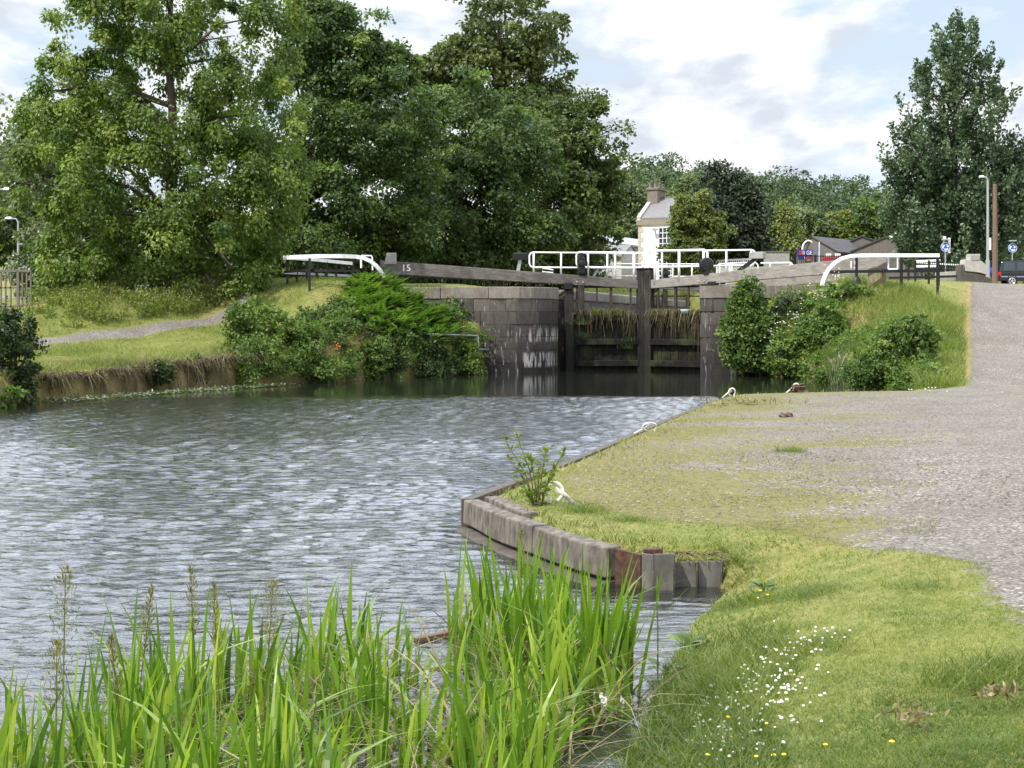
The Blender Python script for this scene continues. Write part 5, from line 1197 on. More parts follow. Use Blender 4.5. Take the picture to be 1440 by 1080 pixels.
# ---------------------------------------------------------------- trees
TREEGRP = 'tall trees along the left bank'
def px_lobes(Y, L, sq=1.0):
    r = []
    for l in L:
        px, py, pr = l[:3]; dy = l[3] if len(l) > 3 else RNG.uniform(-.5, .5) * pr / F * Y
        r.append((P(px, py, Y + dy), pr / F * Y * sq))
    return r
def tree(name, label, cat, base, Y, L, n, m, leaf, spread, leafmat_, group=None, trunk_r=.3, bark='bark', limbs=8, split=.35, tr_top=None, **kw):
    b = P(*base, Y); b[2] = min(b[2], land(b[0], b[1]) + .05) if Y < 140 else b[2]
    t = thing(name, label, cat, b, group); lob = px_lobes(Y, L)
    V, Q_, T_ = boughs(lob, n, m, leaf, spread, **kw)
    np_obj('crown', V, Q_, M[leafmat_], t, tint=T_)
    top = max((l[0] for l in lob), key=lambda c: c[2]) if tr_top is None else P(*tr_top, Y)
    mb = MB(); k = 9; pts = []; rs = []
    for i in range(k):
        f = i / (k - 1); q = b * (1 - f) + np.array(top) * f; q[0] += .12 * math.sin(i * 2.1) * f; q[1] += .1 * math.cos(i * 1.7) * f
        pts.append(q); rs.append(trunk_r * (1 - .85 * f) * (1.35 if i == 0 else 1))
    pts[0] = pts[0] - np.array([0, 0, .3]); mb.tube(pts, rs, 9)
    mb.build('trunk', M[bark], t, smooth=True)
    mb = MB()
    for c, r in lob[:limbs]:
        f = min(.8, max(.2, (c[2] - b[2]) / (top[2] - b[2]) - split * RNG.uniform(.5, 1))); i = f * (k - 1); i0 = int(i); a = np.array(pts[i0]) * (1 - i + i0) + np.array(pts[i0 + 1]) * (i - i0); ra = trunk_r * (1 - .85 * f) * .6
        for e in range(3):
            end = np.array(c) + rdir(1)[0] * r * .6 * (e > 0); mid = a * .45 + end * .55 + np.array([0, 0, .12 * np.linalg.norm(end - a)]) + rdir(1)[0] * .1
            mb.tube([a, (a + mid) / 2 + np.array([0, 0, .03]), mid, end], [ra, ra * .75, ra * .5, ra * .15], 6)
    mb.build('limbs', M[bark], t, smooth=True)
    return t
tree('lime_tree', 'tall light green lime tree with drooping leaves nearest at the left', 'tree', (243, 411), 56, 
     [(240, -40, 105), (160, 55, 85), (330, 50, 95), (115, 150, 82), (235, 140, 105), (350, 160, 82), (125, 255, 92), (240, 260, 105), (342, 262, 88), (120, 335, 76), (200, 350, 72), (310, 345, 82), (95, 195, 62), (88, 120, 45), (75, 300, 40), (395, 235, 38), (400, 130, 36), (150, 395, 34), (240, 395, 30), (110, 385, 30), (380, 310, 40), (170, -10, 60), (370, 0, 45), (90, 360, 35), (190, 400, 26), (345, 395, 26)],
     640, 190, .15, .55, 'lime', TREEGRP, .30, 'bark', 14, .12, (238, -100), droop=.8, squash=.75, hang=.5, up=.4, bias=.6, rough=.26, open_=.08)
tree('broadleaf_tree', 'grey green glossy leaved tree peeping out behind the left flank of the lime tree', 'tree', (78, 415), 64, [(80, 200, 48), (62, 262, 40), (70, 320, 46), (62, 378, 38), (95, 150, 40), (48, 215, 22), (90, 405, 30), (50, 350, 22), (120, 260, 60), (130, 340, 60)],
     190, 120, .21, .6, 'silverleaf', TREEGRP, .25, droop=.5, rough=.3)
tree('sycamore_tree', 'dense dark sycamore right of the lime tree, its top sloping down to the right', 'tree', (392, 402), 70,
     [(505, 62, 46), (548, 108, 40), (440, 25, 46), (575, 160, 40), (455, 95, 82), (425, 190, 90), (515, 160, 74), (500, 245, 100), (545, 300, 62), (440, 310, 82), (560, 345, 40), (490, 350, 66), (430, 55, 52), (470, 50, 34), (405, 260, 60), (575, 240, 32), (530, 110, 32), (590, 330, 24), (500, 110, 40), (545, 205, 42), (455, 375, 30), (400, 360, 38), (420, 400, 24)],
     500, 200, .19, .82, 'sycamore', TREEGRP, .34, 'barkdark', 10, .2, (440, 60), rough=.26, squash=.6)
tree('sycamore_tree', 'round topped dark green tree in the middle of the left row', 'tree', (640, 402), 78, [(605, 195, 60), (660, 190, 68), (715, 205, 58), (640, 275, 78), (700, 285, 76), (618, 335, 56), (690, 340, 62), (742, 330, 46), (580, 270, 40), (590, 150, 32), (660, 140, 36), (740, 250, 42), (600, 375, 28), (720, 372, 26)],
     370, 200, .205, .9, 'maple_mid', TREEGRP, .34, 'barkdark', 8, .2, (650, 160), rough=.28, squash=.6)
tree('ash_tree', 'tallest open crowned tree standing up behind the middle of the left row', 'tree', (700, 396), 92, [(620, 112, 40), (600, 98, 26), (640, 92, 34), (765, 105, 40), (705, 55, 70), (690, 15, 46), (742, 45, 44), (612, 108, 32), (650, 105, 50), (755, 100, 46), (705, 130, 66), (785, 150, 30), (590, 100, 18), (665, 60, 34), (775, 80, 22), (720, -20, 34), (740, 180, 60), (660, 180, 50), (800, 120, 14), (768, 28, 10)],
     250, 105, .29, .85, 'ash', TREEGRP, .4, 'barkdark', 14, .25, (712, 10), rough=.32, bias=.5, squash=.5, up=.3, open_=.3)
tree('elm_tree', 'dark tree at the right end of the left row with ragged twigs against the sky', 'tree', (790, 398), 86, [(785, 205, 56), (818, 250, 54), (778, 285, 66), (842, 300, 30), (800, 335, 52), (828, 160, 22), (860, 188, 12), (838, 215, 30), (835, 140, 12), (868, 180, 8), (760, 200, 50), (760, 345, 40), (850, 262, 24), (840, 340, 22), (730, 170, 40)],
     300, 150, .24, .85, 'elm', TREEGRP, .32, 'barkdark', 10, .25, (800, 170), rough=.32, squash=.6, open_=.15)
tree('poplar_tree', 'tall dark grey green poplar with upswept branches on the right', 'tree', (1338, 398), 112,
     [(1345.0, 84, 28.667199999999998), (1318.6, 114, 27.158400000000004), (1373.0, 110, 27.158400000000004), (1318, 162, 46.0), (1372, 170, 46.0), (1300, 227, 42.32), (1348, 237, 57.04), (1398, 227, 36.800000000000004), (1300, 265, 38.64), (1345, 285, 66.24000000000001), (1415, 267, 31.28), (1300, 325, 44.160000000000004), (1385, 320, 51.52), (1268, 268, 14.72), (1272, 187, 14.72), (1425, 217, 18.400000000000002), (1390.6, 137, 15.088000000000001), (1262, 247, 9.200000000000001), (1250, 268, 7.36), (1333.0, 82, 16.5968), (1361.0, 77, 16.5968), (1270, 300, 16.560000000000002), (1430, 290, 20.240000000000002), (1340, 345, 46.0), (1272, 240, 22), (1264, 290, 24), (1422, 235, 24), (1436, 275, 26), (1284, 335, 34), (1428, 330, 34), (1345, 40, 12), (1356, 52, 14)],
     600, 90, .28, .78, 'poplar', None, .42, 'barkdark', 16, .2, (1345, 62), rough=.3, asc=1.5, up=.1, droop=-.4, bias=.35, rnd=.8, squash=1.)
tree('broadleaf_tree', 'dark leafy tree at the right edge behind the parked car', 'tree', (1425, 398), 128, [(1412, 300, 40), (1445, 285, 44), (1462, 330, 56), (1402, 345, 36), (1430, 345, 40), (1480, 280, 40), (1425, 268, 22)],
     190, 110, .42, 1.1, 'elm', None, .3, 'barkdark', 6)
tree('copper_tree', 'dark purplish copper tree right of the white house', 'tree', (1015, 385), 109, [(1015, 272, 28), (996, 305, 34), (1036, 302, 34), (1015, 335, 42), (985, 340, 26), (1048, 335, 24), (1012, 255, 14), (1060, 350, 14)], 260, 110, .28, .85, 'copper', None, .3, 'barkdark', 6, rough=.24)
tree('maple_tree', 'yellow green tree half hiding the white house', 'tree', (955, 388), 104, [(972, 302, 22), (970, 330, 20), (984, 330, 34), (984, 296, 20), (956, 356, 16), (974, 358, 26), (972, 284, 12), (940, 364, 9), (995, 350, 24)], 210, 90, .22, .55, 'yellowlime', None, .16, rough=.36)
tree('willow_tree', 'rounded yellow willow between the copper tree and the brown sheds', 'tree', (1095, 385), 150, [(1095, 318, 27), (1082, 345, 26), (1110, 345, 22), (1098, 302, 16), (1075, 325, 16), (1095, 362, 26)], 210, 100, .30, .8, 'yellowgreen', None, .25, droop=1.0, hang=1.4, squash=.9, rough=.15)
tree('birch_tree', 'pale green birch behind the left corner of the white house', 'tree', (880, 385), 150, [(884, 288, 26), (868, 312, 26), (888, 335, 32), (862, 338, 22), (880, 268, 14), (850, 300, 16)], 190, 100, .34, .95, 'palegreen', None, .22, rough=.26)
tree('pale_tree', 'pale grey green tree on the slope above the copper tree', 'tree', (972, 330), 190, [(972, 268, 18), (985, 280, 17), (958, 284, 16), (970, 300, 24), (1000, 270, 12)], 130, 90, .42, 1.1, 'palegreen', None, .25)
for i, (px, py, rr, lab, mt) in enumerate([(1145, 320, 20, 'low olive green tree directly right of the willow', 'palegreen'), (1178, 322, 20, 'yellowish small tree behind the ridge of the left brown shed', 'yellowgreen'), (1228, 312, 30, 'round mid green tree above the middle brown shed', 'maple_mid'), (1205, 322, 16, 'small light green tree left of the round one above the sheds', 'lime'), (1268, 320, 24, 'pale bushy tree next to the left side of the poplar', 'palegreen')]):
    tree('hedgerow_tree', lab, 'tree', (px, 350), 172, [(px, py, rr), (px - rr * .6, py + rr * .6, rr * .7), (px + rr * .6, py + rr * .6, rr * .7), (px, py + rr, rr * .8)], 80, 90, .4, 1.0, mt, 'trees along the field edge', .2, limbs=3)
tree('field_bush', 'bright green bush beside the pale street lamp and grey shed', 'bush', (866, 368), 135, [(866, 342, 16), (855, 350, 12), (880, 352, 12)], 60, 90, .28, .6, 'lime', None, .1, limbs=3)
for px, lab, h in ((7, 'slender dark tree left of the slim lamp far left', 60), (18, 'slender dark tree just right of the first one far left', 58), (50, 'small dark tree beside the silver car far left', 40)):
    tree('roadside_tree', lab, 'tree', (px, 378), 96, [(px, 378 - h * .75, 20), (px - 8, 378 - h * .5, 15), (px + 8, 378 - h * .55, 15), (px, 378 - h * 1.1, 14)], 60, 90, .27, .6, 'elm', 'roadside trees far left', .14, 'barkdark', limbs=3)
for lab, Y, pts in (('dark foliage added in place of shade behind the lime tree and left white handrail', 74, [(px, 398 - (i % 3) * 8, 20) for i, px in enumerate(range(120, 480, 17))] + [(px, 372 - (i % 2) * 8, 20) for i, px in enumerate(range(150, 480, 22))] + [(px, 345 - (i % 2) * 10, 24) for i, px in enumerate(range(200, 430, 20))]),
                    ('dark foliage added in place of shade behind the left balance beam under the sycamores', 97, [(px, 388 - (i % 3) * 7, 17) for i, px in enumerate(range(470, 840, 15))] + [(px, 366 - (i % 2) * 7, 18) for i, px in enumerate(range(470, 800, 20))])):
    lob = px_lobes(Y, pts); b = P(pts[0][0], 402, Y); t = thing('shade_foliage', lab, 'shade_foliage', b); V, Q_, T_ = foliage(lob, 2300, 13, .3, .42, bias=.4); np_obj('foliage', V, Q_, M['sycamore'], t, tint=T_ * .7)  # foliage added to darken the bright ground seen under the trees
    mb = MB()
    for c, r in lob[::3]: c = np.array(c); mb.tube([c - [0, 0, r + 1.2], c - [0, 0, r * .4], c + [.1, 0, 0]], [.07, .05, .02], 5)
    mb.build('stems', M['barkdark'], t)
# ---------------------------------------------------------------- woods far away (one mass)
def wood(name, label, boxes, n, leafs, matn, per, rr, seed, hh, sr=1.5):
    rs = np.random.default_rng(seed); lob = []
    for (px0, px1, Y0, Y1, k) in boxes:
        for i in range(k):
            px = rs.uniform(px0, px1); Y = rs.uniform(Y0, Y1); x = (px - CX) / F * Y; z = float(land(x, Y)); r = rs.uniform(*rr)
            lob.append(((x, Y, z + hh * rs.uniform(.75, 1.1) - r * .4), r)); lob.append(((x + rs.normal(0, r * .5), Y + rs.normal(0, r * .5), z + hh * .45), r * .95))
    V, Q_, T_ = boughs(lob, n, per, leafs, sr, rough=.12, bias=.8)
    o = np_obj(name, V, Q_, M[matn], None, (0, 250, 10), tint=T_); tag(o, label, 'woodland', None, 'stuff'); return o
wood('hill_wood', 'wooded green hillside behind the house, sheds and poplar', [(835, 1000, 210, 320, 90), (1000, 1180, 190, 320, 110), (1180, 1460, 180, 310, 120)], 4300, .50, 'hill', 50, (3.2, 5.6), 21, 9)
wood('roadside_wood', 'dark mixed wood beyond the road at the far left', [(-60, 110, 125, 200, 46)], 620, .45, 'elm', 42, (3., 5.), 22, 12)
rs = np.random.default_rng(9); VV = []; 
parts = []
for i in range(46):
    px = rs.uniform(-50, 110); Y = rs.uniform(230, 300); x = (px - CX) / F * Y; z = float(land(x, Y)); H = rs.uniform(10, 15); n = 260
    f = rs.random(n) ** .7; r = (1 - f) * 2.2 + .15; a = rs.random(n) * 6.28; c = np.stack([x + r * np.cos(a), Y + r * np.sin(a), z + f * H], 1)
    ax = unit(np.stack([np.cos(a), np.sin(a), -.25 + 0 * a], 1)); v, q, = leaf_quads(c, ax, np.tile([0, 0, 1.], (n, 1)) + .3 * rdir(n), .9, .35)
    parts.append((v, q, np.repeat(np.clip(rs.normal(.5, .2, n), 0, 1), 4)))
V, Q_, T_ = join(parts); o = np_obj('conifer_plantation', V, Q_, M['conifer'], None, (-90, 260, 20), tint=T_); tag(o, 'pointed conifer plantation on the far left skyline', 'woodland', None, 'stuff')
# ---------------------------------------------------------------- bushes
def bush(name, label, cat, Y, L, n, m, leaf, spread, mt, base=None, **kw):
    lob = px_lobes(Y, L); b = P(base[0], base[1], Y) if base else lob[0][0]
    t = thing(name, label, cat, b); kw.setdefault('rough', .3); V, Q_, T_ = join([boughs(lob, max(12, int(n * m / 62)), 50, leaf, spread * 1.55, **kw), shoots(lob, int(n / 9), spread * 4.2, leaf * 1.1)])
    np_obj('foliage', V, Q_, M[mt], t, tint=T_)
    mb = MB(); bb = np.array(b)
    for c, r in lob[:9]:
        c = np.array(c); mb.tube([bb + rdir(1)[0] * .1 * np.array([1, 1, 0]), bb * .5 + c * .5 + rdir(1)[0] * .12, c], [.03, .022, .008], 5)
    mb.build('stems', M['bark'], t); return t
bush('bank_bush', 'dark green bush at the left edge of the picture by the water', 'bush', 35.5, [(5, 470, 34), (18, 505, 32), (10, 545, 30), (-20, 500, 40), (32, 480, 14), (25, 548, 16), (-10, 455, 25), (38, 520, 10)], 900, 13, .10, .13, 'darkshrub', (5, 572))
bush('bank_bush', 'small pale leaved plant at the foot of the dark bush at the left edge', 'bush', 34.2, [(8, 562, 12), (18, 556, 8), (0, 570, 12)], 110, 12, .10, .1, 'shrub', (6, 575))
bush('bank_bush', 'bright green leafy shrub at the end of the left footpath', 'bush', 47.5, [(350, 445, 26), (375, 470, 34), (345, 490, 26), (395, 500, 34), (365, 520, 26), (330, 455, 14), (400, 460, 16), (420, 500, 22), (340, 520, 16), (415, 470, 14)], 1350, 13, .115, .14, 'shrub', (375, 535), rough=.3)
for px, py, r, lab in ((272, 518, 15, 'small dark green bush growing from the brown bank face'), (322, 512, 22, 'low pale green bush just left of the leafy shrub'), (300, 528, 14, 'small bush at the waterline under the low pale bush'), (225, 522, 12, 'small green tuft of weeds on the brown bank face')):
    Y = 41 + (px - 220) * .045; bush('bank_bush', lab, 'bush', Y, [(px, py, r), (px - r * .5, py + r * .5, r * .7), (px + r * .5, py + r * .4, r * .7)], 170, 12, .085, .1, 'darkshrub' if r < 16 else 'shrub', (px, py + r))
# bracken mound: arching fronds with pinnae
def fronds(name, parent, base_pts, n, L, mt, seed, arch=.9, pin=.18, az=None):
    rs = np.random.default_rng(seed); bp = np.array(base_pts, float); k = rs.integers(0, len(bp), n); base = bp[k] + rs.normal(0, .18, (n, 3)) * [1, 1, .25]
    a = rs.random(n) * 6.28 if az is None else rs.normal(az, .9, n); l = L * rs.uniform(.6, 1.15, n); ar = arch * rs.uniform(.6, 1.3, n); up = rs.uniform(.55, 1.0, n)
    d = np.stack([np.cos(a), np.sin(a), 0 * a], 1); S = 15; cs = []; axs = []; nrs = []; Ls = []; tn = []
    t0 = np.clip(rs.normal(.5, .2, n), 0, 1); sd = np.stack([-np.sin(a), np.cos(a), 0 * a], 1)
    def at(u): return base + d * (l * (u * .85))[:, None] + np.array([0, 0, 1.]) * (l * (up * u - ar * u * u * .8))[:, None]
    for i in range(1, S + 1):
        u = i / S; p0 = at(u); tg = unit(at(u + .03) - at(u - .03)); nr = unit(np.cross(sd, tg)); nr = np.where(nr[:, 2:] < 0, -nr, nr)
        w = pin * L * 1.6 * (math.sin(min(1, u * 1.15 + .12) * math.pi) ** .8 * .9 + .06) * (1 - .55 * u)
        for s_ in (-1, 1):
            cs.append(p0); axs.append(unit(sd * s_ + tg * .45 - nr * .15)); nrs.append(nr); Ls.append(l / L * w); tn.append(t0)
    V, Q_ = leaf_quads(np.concatenate(cs), np.concatenate(axs), np.concatenate(nrs), np.concatenate(Ls), np.concatenate(Ls) * .42, .05)
    return np_obj(name, V, Q_, M[mt], parent, tint=np.repeat(np.concatenate(tn), 4))
t = thing('bracken', 'big mound of bright green bracken in front of the left lock wall', 'fern', P(560, 510, 54))
bp = []; hts = []
for i in range(900):
    px = RNG.uniform(482, 648); Y = RNG.uniform(51.6, 56.2); x = (px - CX) / F * Y; z = float(land(x, Y)); py = HY + (HC - z) * F / Y
    top = np.interp(px, [482, 505, 530, 560, 600, 648], [455, 404, 392, 404, 440, 486])
    if py < top or py > 512 or shore(np.array([x]), np.array([Y]))[0] < .5: continue
    bp.append((x, Y, z))
bp = np.array(bp); fronds('fronds', t, bp, 1500, 1.5, 'fern', 4, arch=.7, pin=.13, az=-1.3)
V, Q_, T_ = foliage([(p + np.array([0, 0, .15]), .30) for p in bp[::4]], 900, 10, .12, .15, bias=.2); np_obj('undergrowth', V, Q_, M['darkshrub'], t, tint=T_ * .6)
t = thing('bracken', 'small patch of yellow green fern low on the left bank below the silver pipe rail', 'fern', P(560, 518, 51.5))
fronds('fronds', t, [P(x, y, 51.6) for x, y in ((545, 505), (555, 500), (570, 508), (560, 515), (535, 512))], 46, .7, 'fern', 6)
t = thing('bracken', 'pale low fern leaning over the water left of the fern patch', 'fern', P(510, 528, 50.2))
fronds('fronds', t, [P(x, y, 50.2) for x, y in ((495, 522), (510, 520), (525, 520))], 34, .62, 'silverleaf', 8)
for j, (L, Y, n, mt, lab) in enumerate([([(440, 495, 28), (460, 520, 24), (430, 525, 18), (470, 480, 22), (450, 470, 18)], 49.3, 700, 'shrub', 'mixed green scrub with orange flowers right of the leafy shrub'),
        ([(500, 510, 26), (530, 505, 24), (485, 520, 20), (520, 525, 16)], 51., 620, 'darkshrub', 'dark scrub at the waterline below the left end of the bracken'),
        ([(590, 505, 24), (615, 510, 20), (570, 520, 18), (600, 490, 16)], 53.2, 560, 'darkshrub', 'dark scrub at the waterline below the middle of the bracken'),
        ([(645, 505, 22), (662, 515, 16), (630, 515, 18), (655, 492, 12)], 55., 480, 'shrub', 'scrub with yellow green tips against the foot of the left lock wall')]):
    bush('bank_scrub', lab, 'scrub', Y, L, n, 12, .11, .14, mt, (L[0][0], 530), rough=.3)
bush('bank_scrub', 'pale tangled scrub between the leafy shrub and the bracken half way up the mound', 'scrub', 50.8, [(470, 465, 16), (490, 475, 18), (460, 450, 12), (505, 488, 18), (480, 495, 18)], 520, 12, .10, .14, 'fern', (480, 510), rough=.35)
bush('bank_scrub', 'dark scrub filling the waterline between the leafy shrub and the orange flowers', 'scrub', 47.6, [(410, 518, 16), (425, 528, 14), (440, 515, 14), (455, 528, 12), (470, 522, 14)], 480, 12, .10, .13, 'elder', (440, 540), rough=.3)
bush('bank_scrub', 'deep green scrub hanging into the water right of the orange flowers', 'scrub', 50.1, [(505, 500, 15), (512, 518, 14), (498, 520, 12), (520, 530, 9)], 380, 12, .10, .13, 'elder', (507, 532), rough=.3)
bush('bank_scrub', 'low dark scrub at the waterline straight below the left post of the silver pipe rail', 'scrub', 52.4, [(585, 522, 11), (565, 524, 11), (606, 523, 10), (548, 526, 9)], 360, 12, .10, .13, 'darkshrub', (580, 530), rough=.3)
mb = MB(); rs_ = random.Random(3)
for i in range(9):
    p = P(474 + rs_.gauss(0, 2.2), 487 + rs_.gauss(0, 4), 48.2); mb.lathe(p, [(.008, -.02), (.024, 0), (.008, .02)], 6)
t_ = mb.build('orange_flower', M['orange'], None, P(474, 490, 48.2)); tag(t_, 'small cluster of orange flowers in the scrub on the left bank', 'flowers')
# right bank
bush('elder_bush', 'upright leafy green shrub covering the right lock wall nose', 'bush', 53.2, [(1051.6, 415, 13.12), (1050.0, 440, 21.32), (1043.6, 470, 22.959999999999997), (1061.2, 460, 19.68), (1039.6, 495, 19.68), (1058.0, 500, 19.68), (1035.6, 455, 11.479999999999999), (1071.6, 430, 9.84), (1055.6, 402, 7.38), (1030.8, 475, 8.2), (1067.6, 485, 14.76)], 1350, 15, .13, .17, 'elder', (1050, 522), rough=.34)
bush('bank_bush', 'round green bush at the waterline in the middle of the right bank', 'bush', 51.6, [(1120, 488, 26), (1100, 505, 22), (1138, 500, 20), (1118, 515, 16), (1140, 478, 14)], 800, 12, .11, .14, 'shrub', (1120, 527), rough=.3)
bush('bank_bush', 'light green tall weeds below the foot of the white curved handrail', 'bush', 51.8, [(1155, 450, 24), (1150, 425, 16), (1165, 470, 24), (1145, 470, 18), (1170, 440, 16), (1180, 462, 14)], 620, 12, .10, .14, 'fern', (1155, 500), rough=.35)
bush('bank_bush', 'dark green bush leaning down the right bank to the corner of the quay', 'bush', 40.5, [(1285, 470, 24), (1262, 490, 28), (1292, 490, 20), (1240, 510, 26), (1225, 528, 20), (1260, 515, 20), (1250, 535, 14), (1205, 525, 16), (1305, 478, 12), (1268, 462, 14)], 1500, 15, .085, .12, 'elder', (1250, 545), rough=.28)
bush('dark_shrub', 'dark reddish shrub with white flower heads under the coping of the right lock wall', 'shrub', 53.4, [(1090, 450, 18), (1105, 435, 14), (1120, 425, 10), (1085, 475, 18), (1100, 460, 16)], 420, 12, .10, .13, 'copper', (1095, 500), rough=.35)
bush('bank_bush', 'short leafy weeds along the coping end below the black post of the right handrail', 'bush', 53.2, [(1195, 408, 8), (1215, 410, 8), (1180, 412, 10), (1165, 412, 9)], 200, 12, .10, .12, 'shrub', (1190, 416), rough=.3)
mb = MB(); rs_ = random.Random(6)
for i in range(150):
    u = rs_.random(); px = 1080 + 95 * u + rs_.gauss(0, 8); py = 490 - 95 * u + rs_.gauss(0, 16); p = P(px, py, 52.3); s_ = rs_.uniform(.02, .05)
    mb.lathe(p, [(s_ * .3, -.02), (s_, 0), (s_ * .6, .015)], 6)
o = mb.build('umbel_flowers', M['flowerwhite'], None, P(1120, 450, 52.3)); tag(o, 'scattered white cow parsley heads over the dark shrub on the right bank', 'flowers', None, 'stuff')
# continuous scrub over both banks (reads as one mass)
def scrub(name, label, n, xr, yr, cond, mt, seed, hgt=(-.05, .45), r=.24, leaf=.10):
    rs = np.random.default_rng(seed); x = rs.uniform(*xr, n); y = rs.uniform(*yr, n); k = cond(x, y) & (shore(x, y) > -.3); x, y = x[k], y[k]; z = land(x, y) * np.where(shore(x, y) < .45, rs.random(len(x)), 1)
    lob = [((a, b, c + rs.uniform(*hgt)), r * rs.uniform(.6, 1.5)) for a, b, c in zip(x, y, z)]; k = len(lob)
    V, Q_, T_ = join([boughs(lob, k * 4, 26, leaf, r * .8, rough=.3), shoots(lob, k * 2, .5, leaf)]); o = np_obj(name, V, Q_, M[mt], None, (float(x.mean()), float(y.mean()), .5), tint=T_); tag(o, label, 'scrub', None, 'stuff')
pxl = lambda x, y: CX + F * x / y
LS = lambda x, y: (pxl(x, y) > 335) & (pxl(x, y) < 682) & (shore(x, y) < np.interp(pxl(x, y), [335, 400, 470, 600, 682], [.7, 1.6, 2.0, 1.3, 1.9]))
for i, (mt, sd) in enumerate((('elder', 71), ('shrub', 72), ('fern', 73), ('darkshrub', 74))):
    scrub('bank_undergrowth', ('deep green', 'mid green', 'yellow green', 'darkest')[i] + ' undergrowth clothing the left bank down to the water', 950 if i < 3 else 600, (-10, 0), (43, 57.5), lambda x, y: LS(x, y) & (fbm(x * .9 + i * 7, y * .9, 3) > .44), mt, sd)
RS = lambda x, y: (x < 12.2) & (shore(x, y) < np.interp(y, [36, 42, 48, 54], [.5, .8, 2.0, 1.6])) & (x > 7.2)
for i, (mt, sd) in enumerate((('shrub', 75), ('shrub', 76), ('fern', 77))):
    scrub('bank_undergrowth', ('fresh green', 'mid green', 'yellow green')[i] + ' undergrowth clothing the right bank below the coping', 560, (7, 12.5), (37, 54.4), lambda x, y: RS(x, y) & (fbm(x * .9 + i * 7, y * .9, 3) > .44), mt, sd, (-.05, .3), .18)
# rough grass over the banks (nobody could count it)
def scatter_grass(name, label, n, xr, yr, cond, h, w, matn, seed, bend=(.2, .7), lean=(.05, .4), seg=3, hpat=True, zoff=-.01, dens=None, cat='grass'):
    rs = np.random.default_rng(seed); x = rs.uniform(*xr, n); y = rs.uniform(*yr, n); k = cond(x, y); x = x[k]; y = y[k]
    sd = shore(x, y); k = sd > .03; x = x[k]; y = y[k]; sd = sd[k]
    hh = rs.uniform(h[0], h[1], len(x)) * (.55 + .9 * fbm(x * .8, y * .8, 3)); z = land(x, y) * sstep(-.28, .10, sd) - .02 + zoff
    V, Q_, m = blades(np.stack([x, y, z], 1), hh, rs.uniform(w[0], w[1], len(x)), rs.random(len(x)) * 6.28, rs.uniform(*lean, len(x)), rs.uniform(*bend, len(x)), seg)
    tt = np.clip(rs.normal(.45, .18, len(x)) + .9 * (fbm(x * .7 + 5, y * .7, 3) - .5), 0, 1)
    o = np_obj(name, V, Q_, M[matn], None, (float(x.mean()), float(y.mean()), .4), tint=np.repeat(tt, m)); tag(o, label, cat, None, 'stuff'); return o
LBK = lambda x, y: (shore(x, y) < 1.3) & (x < -1.5) & (y > 30) & (sdpoly(x, y, PATH) > .1)
scatter_grass('bank_grass', 'dry brown grass hanging over the left canal bank', 60000, (-16, -3), (32, 53), lambda x, y: LBK(x, y) & (fbm(x * .6 + 2, y * .6, 3) > .42), (.2, .6), (.012, .028), 'straw', 31, (.4, 1.3), (.2, .9))
scatter_grass('bank_grass', 'green rough grass along the top of the left canal bank', 60000, (-16, -2), (32, 57), lambda x, y: (shore(x, y) < 2.6) & (x < -1.2) & (fbm(x * .6 + 2, y * .6, 3) < .56) & (sdpoly(x, y, PATH) > .1), (.10, .36), (.01, .02), 'tall', 32)
scatter_grass('mound_grass', 'short grass on the mound around the left white handrail and lawn', 130000, (-17, -2), (41, 60), lambda x, y: (sdpoly(x, y, PATH) > .05), (.05, .20), (.008, .018), 'grass', 33, seg=2)
scatter_grass('mound_grass', 'rough grass and sedge covering the slope of the right bank', 70000, (7.5, 16), (36, 60), lambda x, y: (x < .318 * y) & (shore(x, y) < 5.5) & ~((y > 53.6) & (x < 13.6)), (.18, .62), (.012, .026), 'tall', 34)
scatter_grass('mound_grass', 'short dry grass between the right bank and the gravel track', 50000, (9, 24), (36, 75), lambda x, y: (sdpoly(x, y, TRACK) > -.15) & (x > .24 * y) & (x < .335 * y), (.04, .12), (.008, .018), 'grass', 35, seg=2)
scatter_grass('field_grass', 'bright grass beyond the lock gates', 26000, (3, 26), (84, 112), lambda x, y: x < 26, (.08, .25), (.03, .05), 'grass', 36, seg=2)
for i, (a, b) in enumerate((((-12.15, 36.6), (-11.4, 38.9)), ((-11.4, 38.9), (-10.5, 41.2)), ((-10.5, 41.2), (-9.4, 43.2)), ((-9.4, 43.2), (-8.2, 45.2)))):
    o = hanging('bank_straw', '', (a[0] - .1, a[1] + .12), (b[0] - .1, b[1] + .12), .50 + .09 * i, 520, 60 + i, .05, .7, None, -.2); tag(o, 'dry grass hanging down the brown face of the left bank, stretch %s' % ('nearest the edge bush', 'left of the small dark bush', 'behind the small dark bush', 'next to the leafy shrub')[i], 'grass', None, 'stuff')
# sword leaved sedge at the waterline, right
t = thing('sedge', 'clump of pale sword leaved sedge at the water edge of the right bank', 'sedge', P(1195, 535, 45.5)); rs = np.random.default_rng(2)
b = np.stack([P(px, py, Y) for px, py, Y in zip(rs.uniform(1165, 1225, 260), rs.uniform(500, 545, 260), rs.uniform(44.5, 47.5, 260))]); b[:, 2] = np.maximum(0, b[:, 2] - .2)
V, Q_, m = blades(b, rs.uniform(.35, .8, 260), rs.uniform(.025, .045, 260), rs.random(260) * 6.28, rs.uniform(.05, .4, 260), rs.uniform(.2, .8, 260), 4); np_obj('leaves', V, Q_, M['silverleaf'], t, tint=np.repeat(rs.random(260), m))
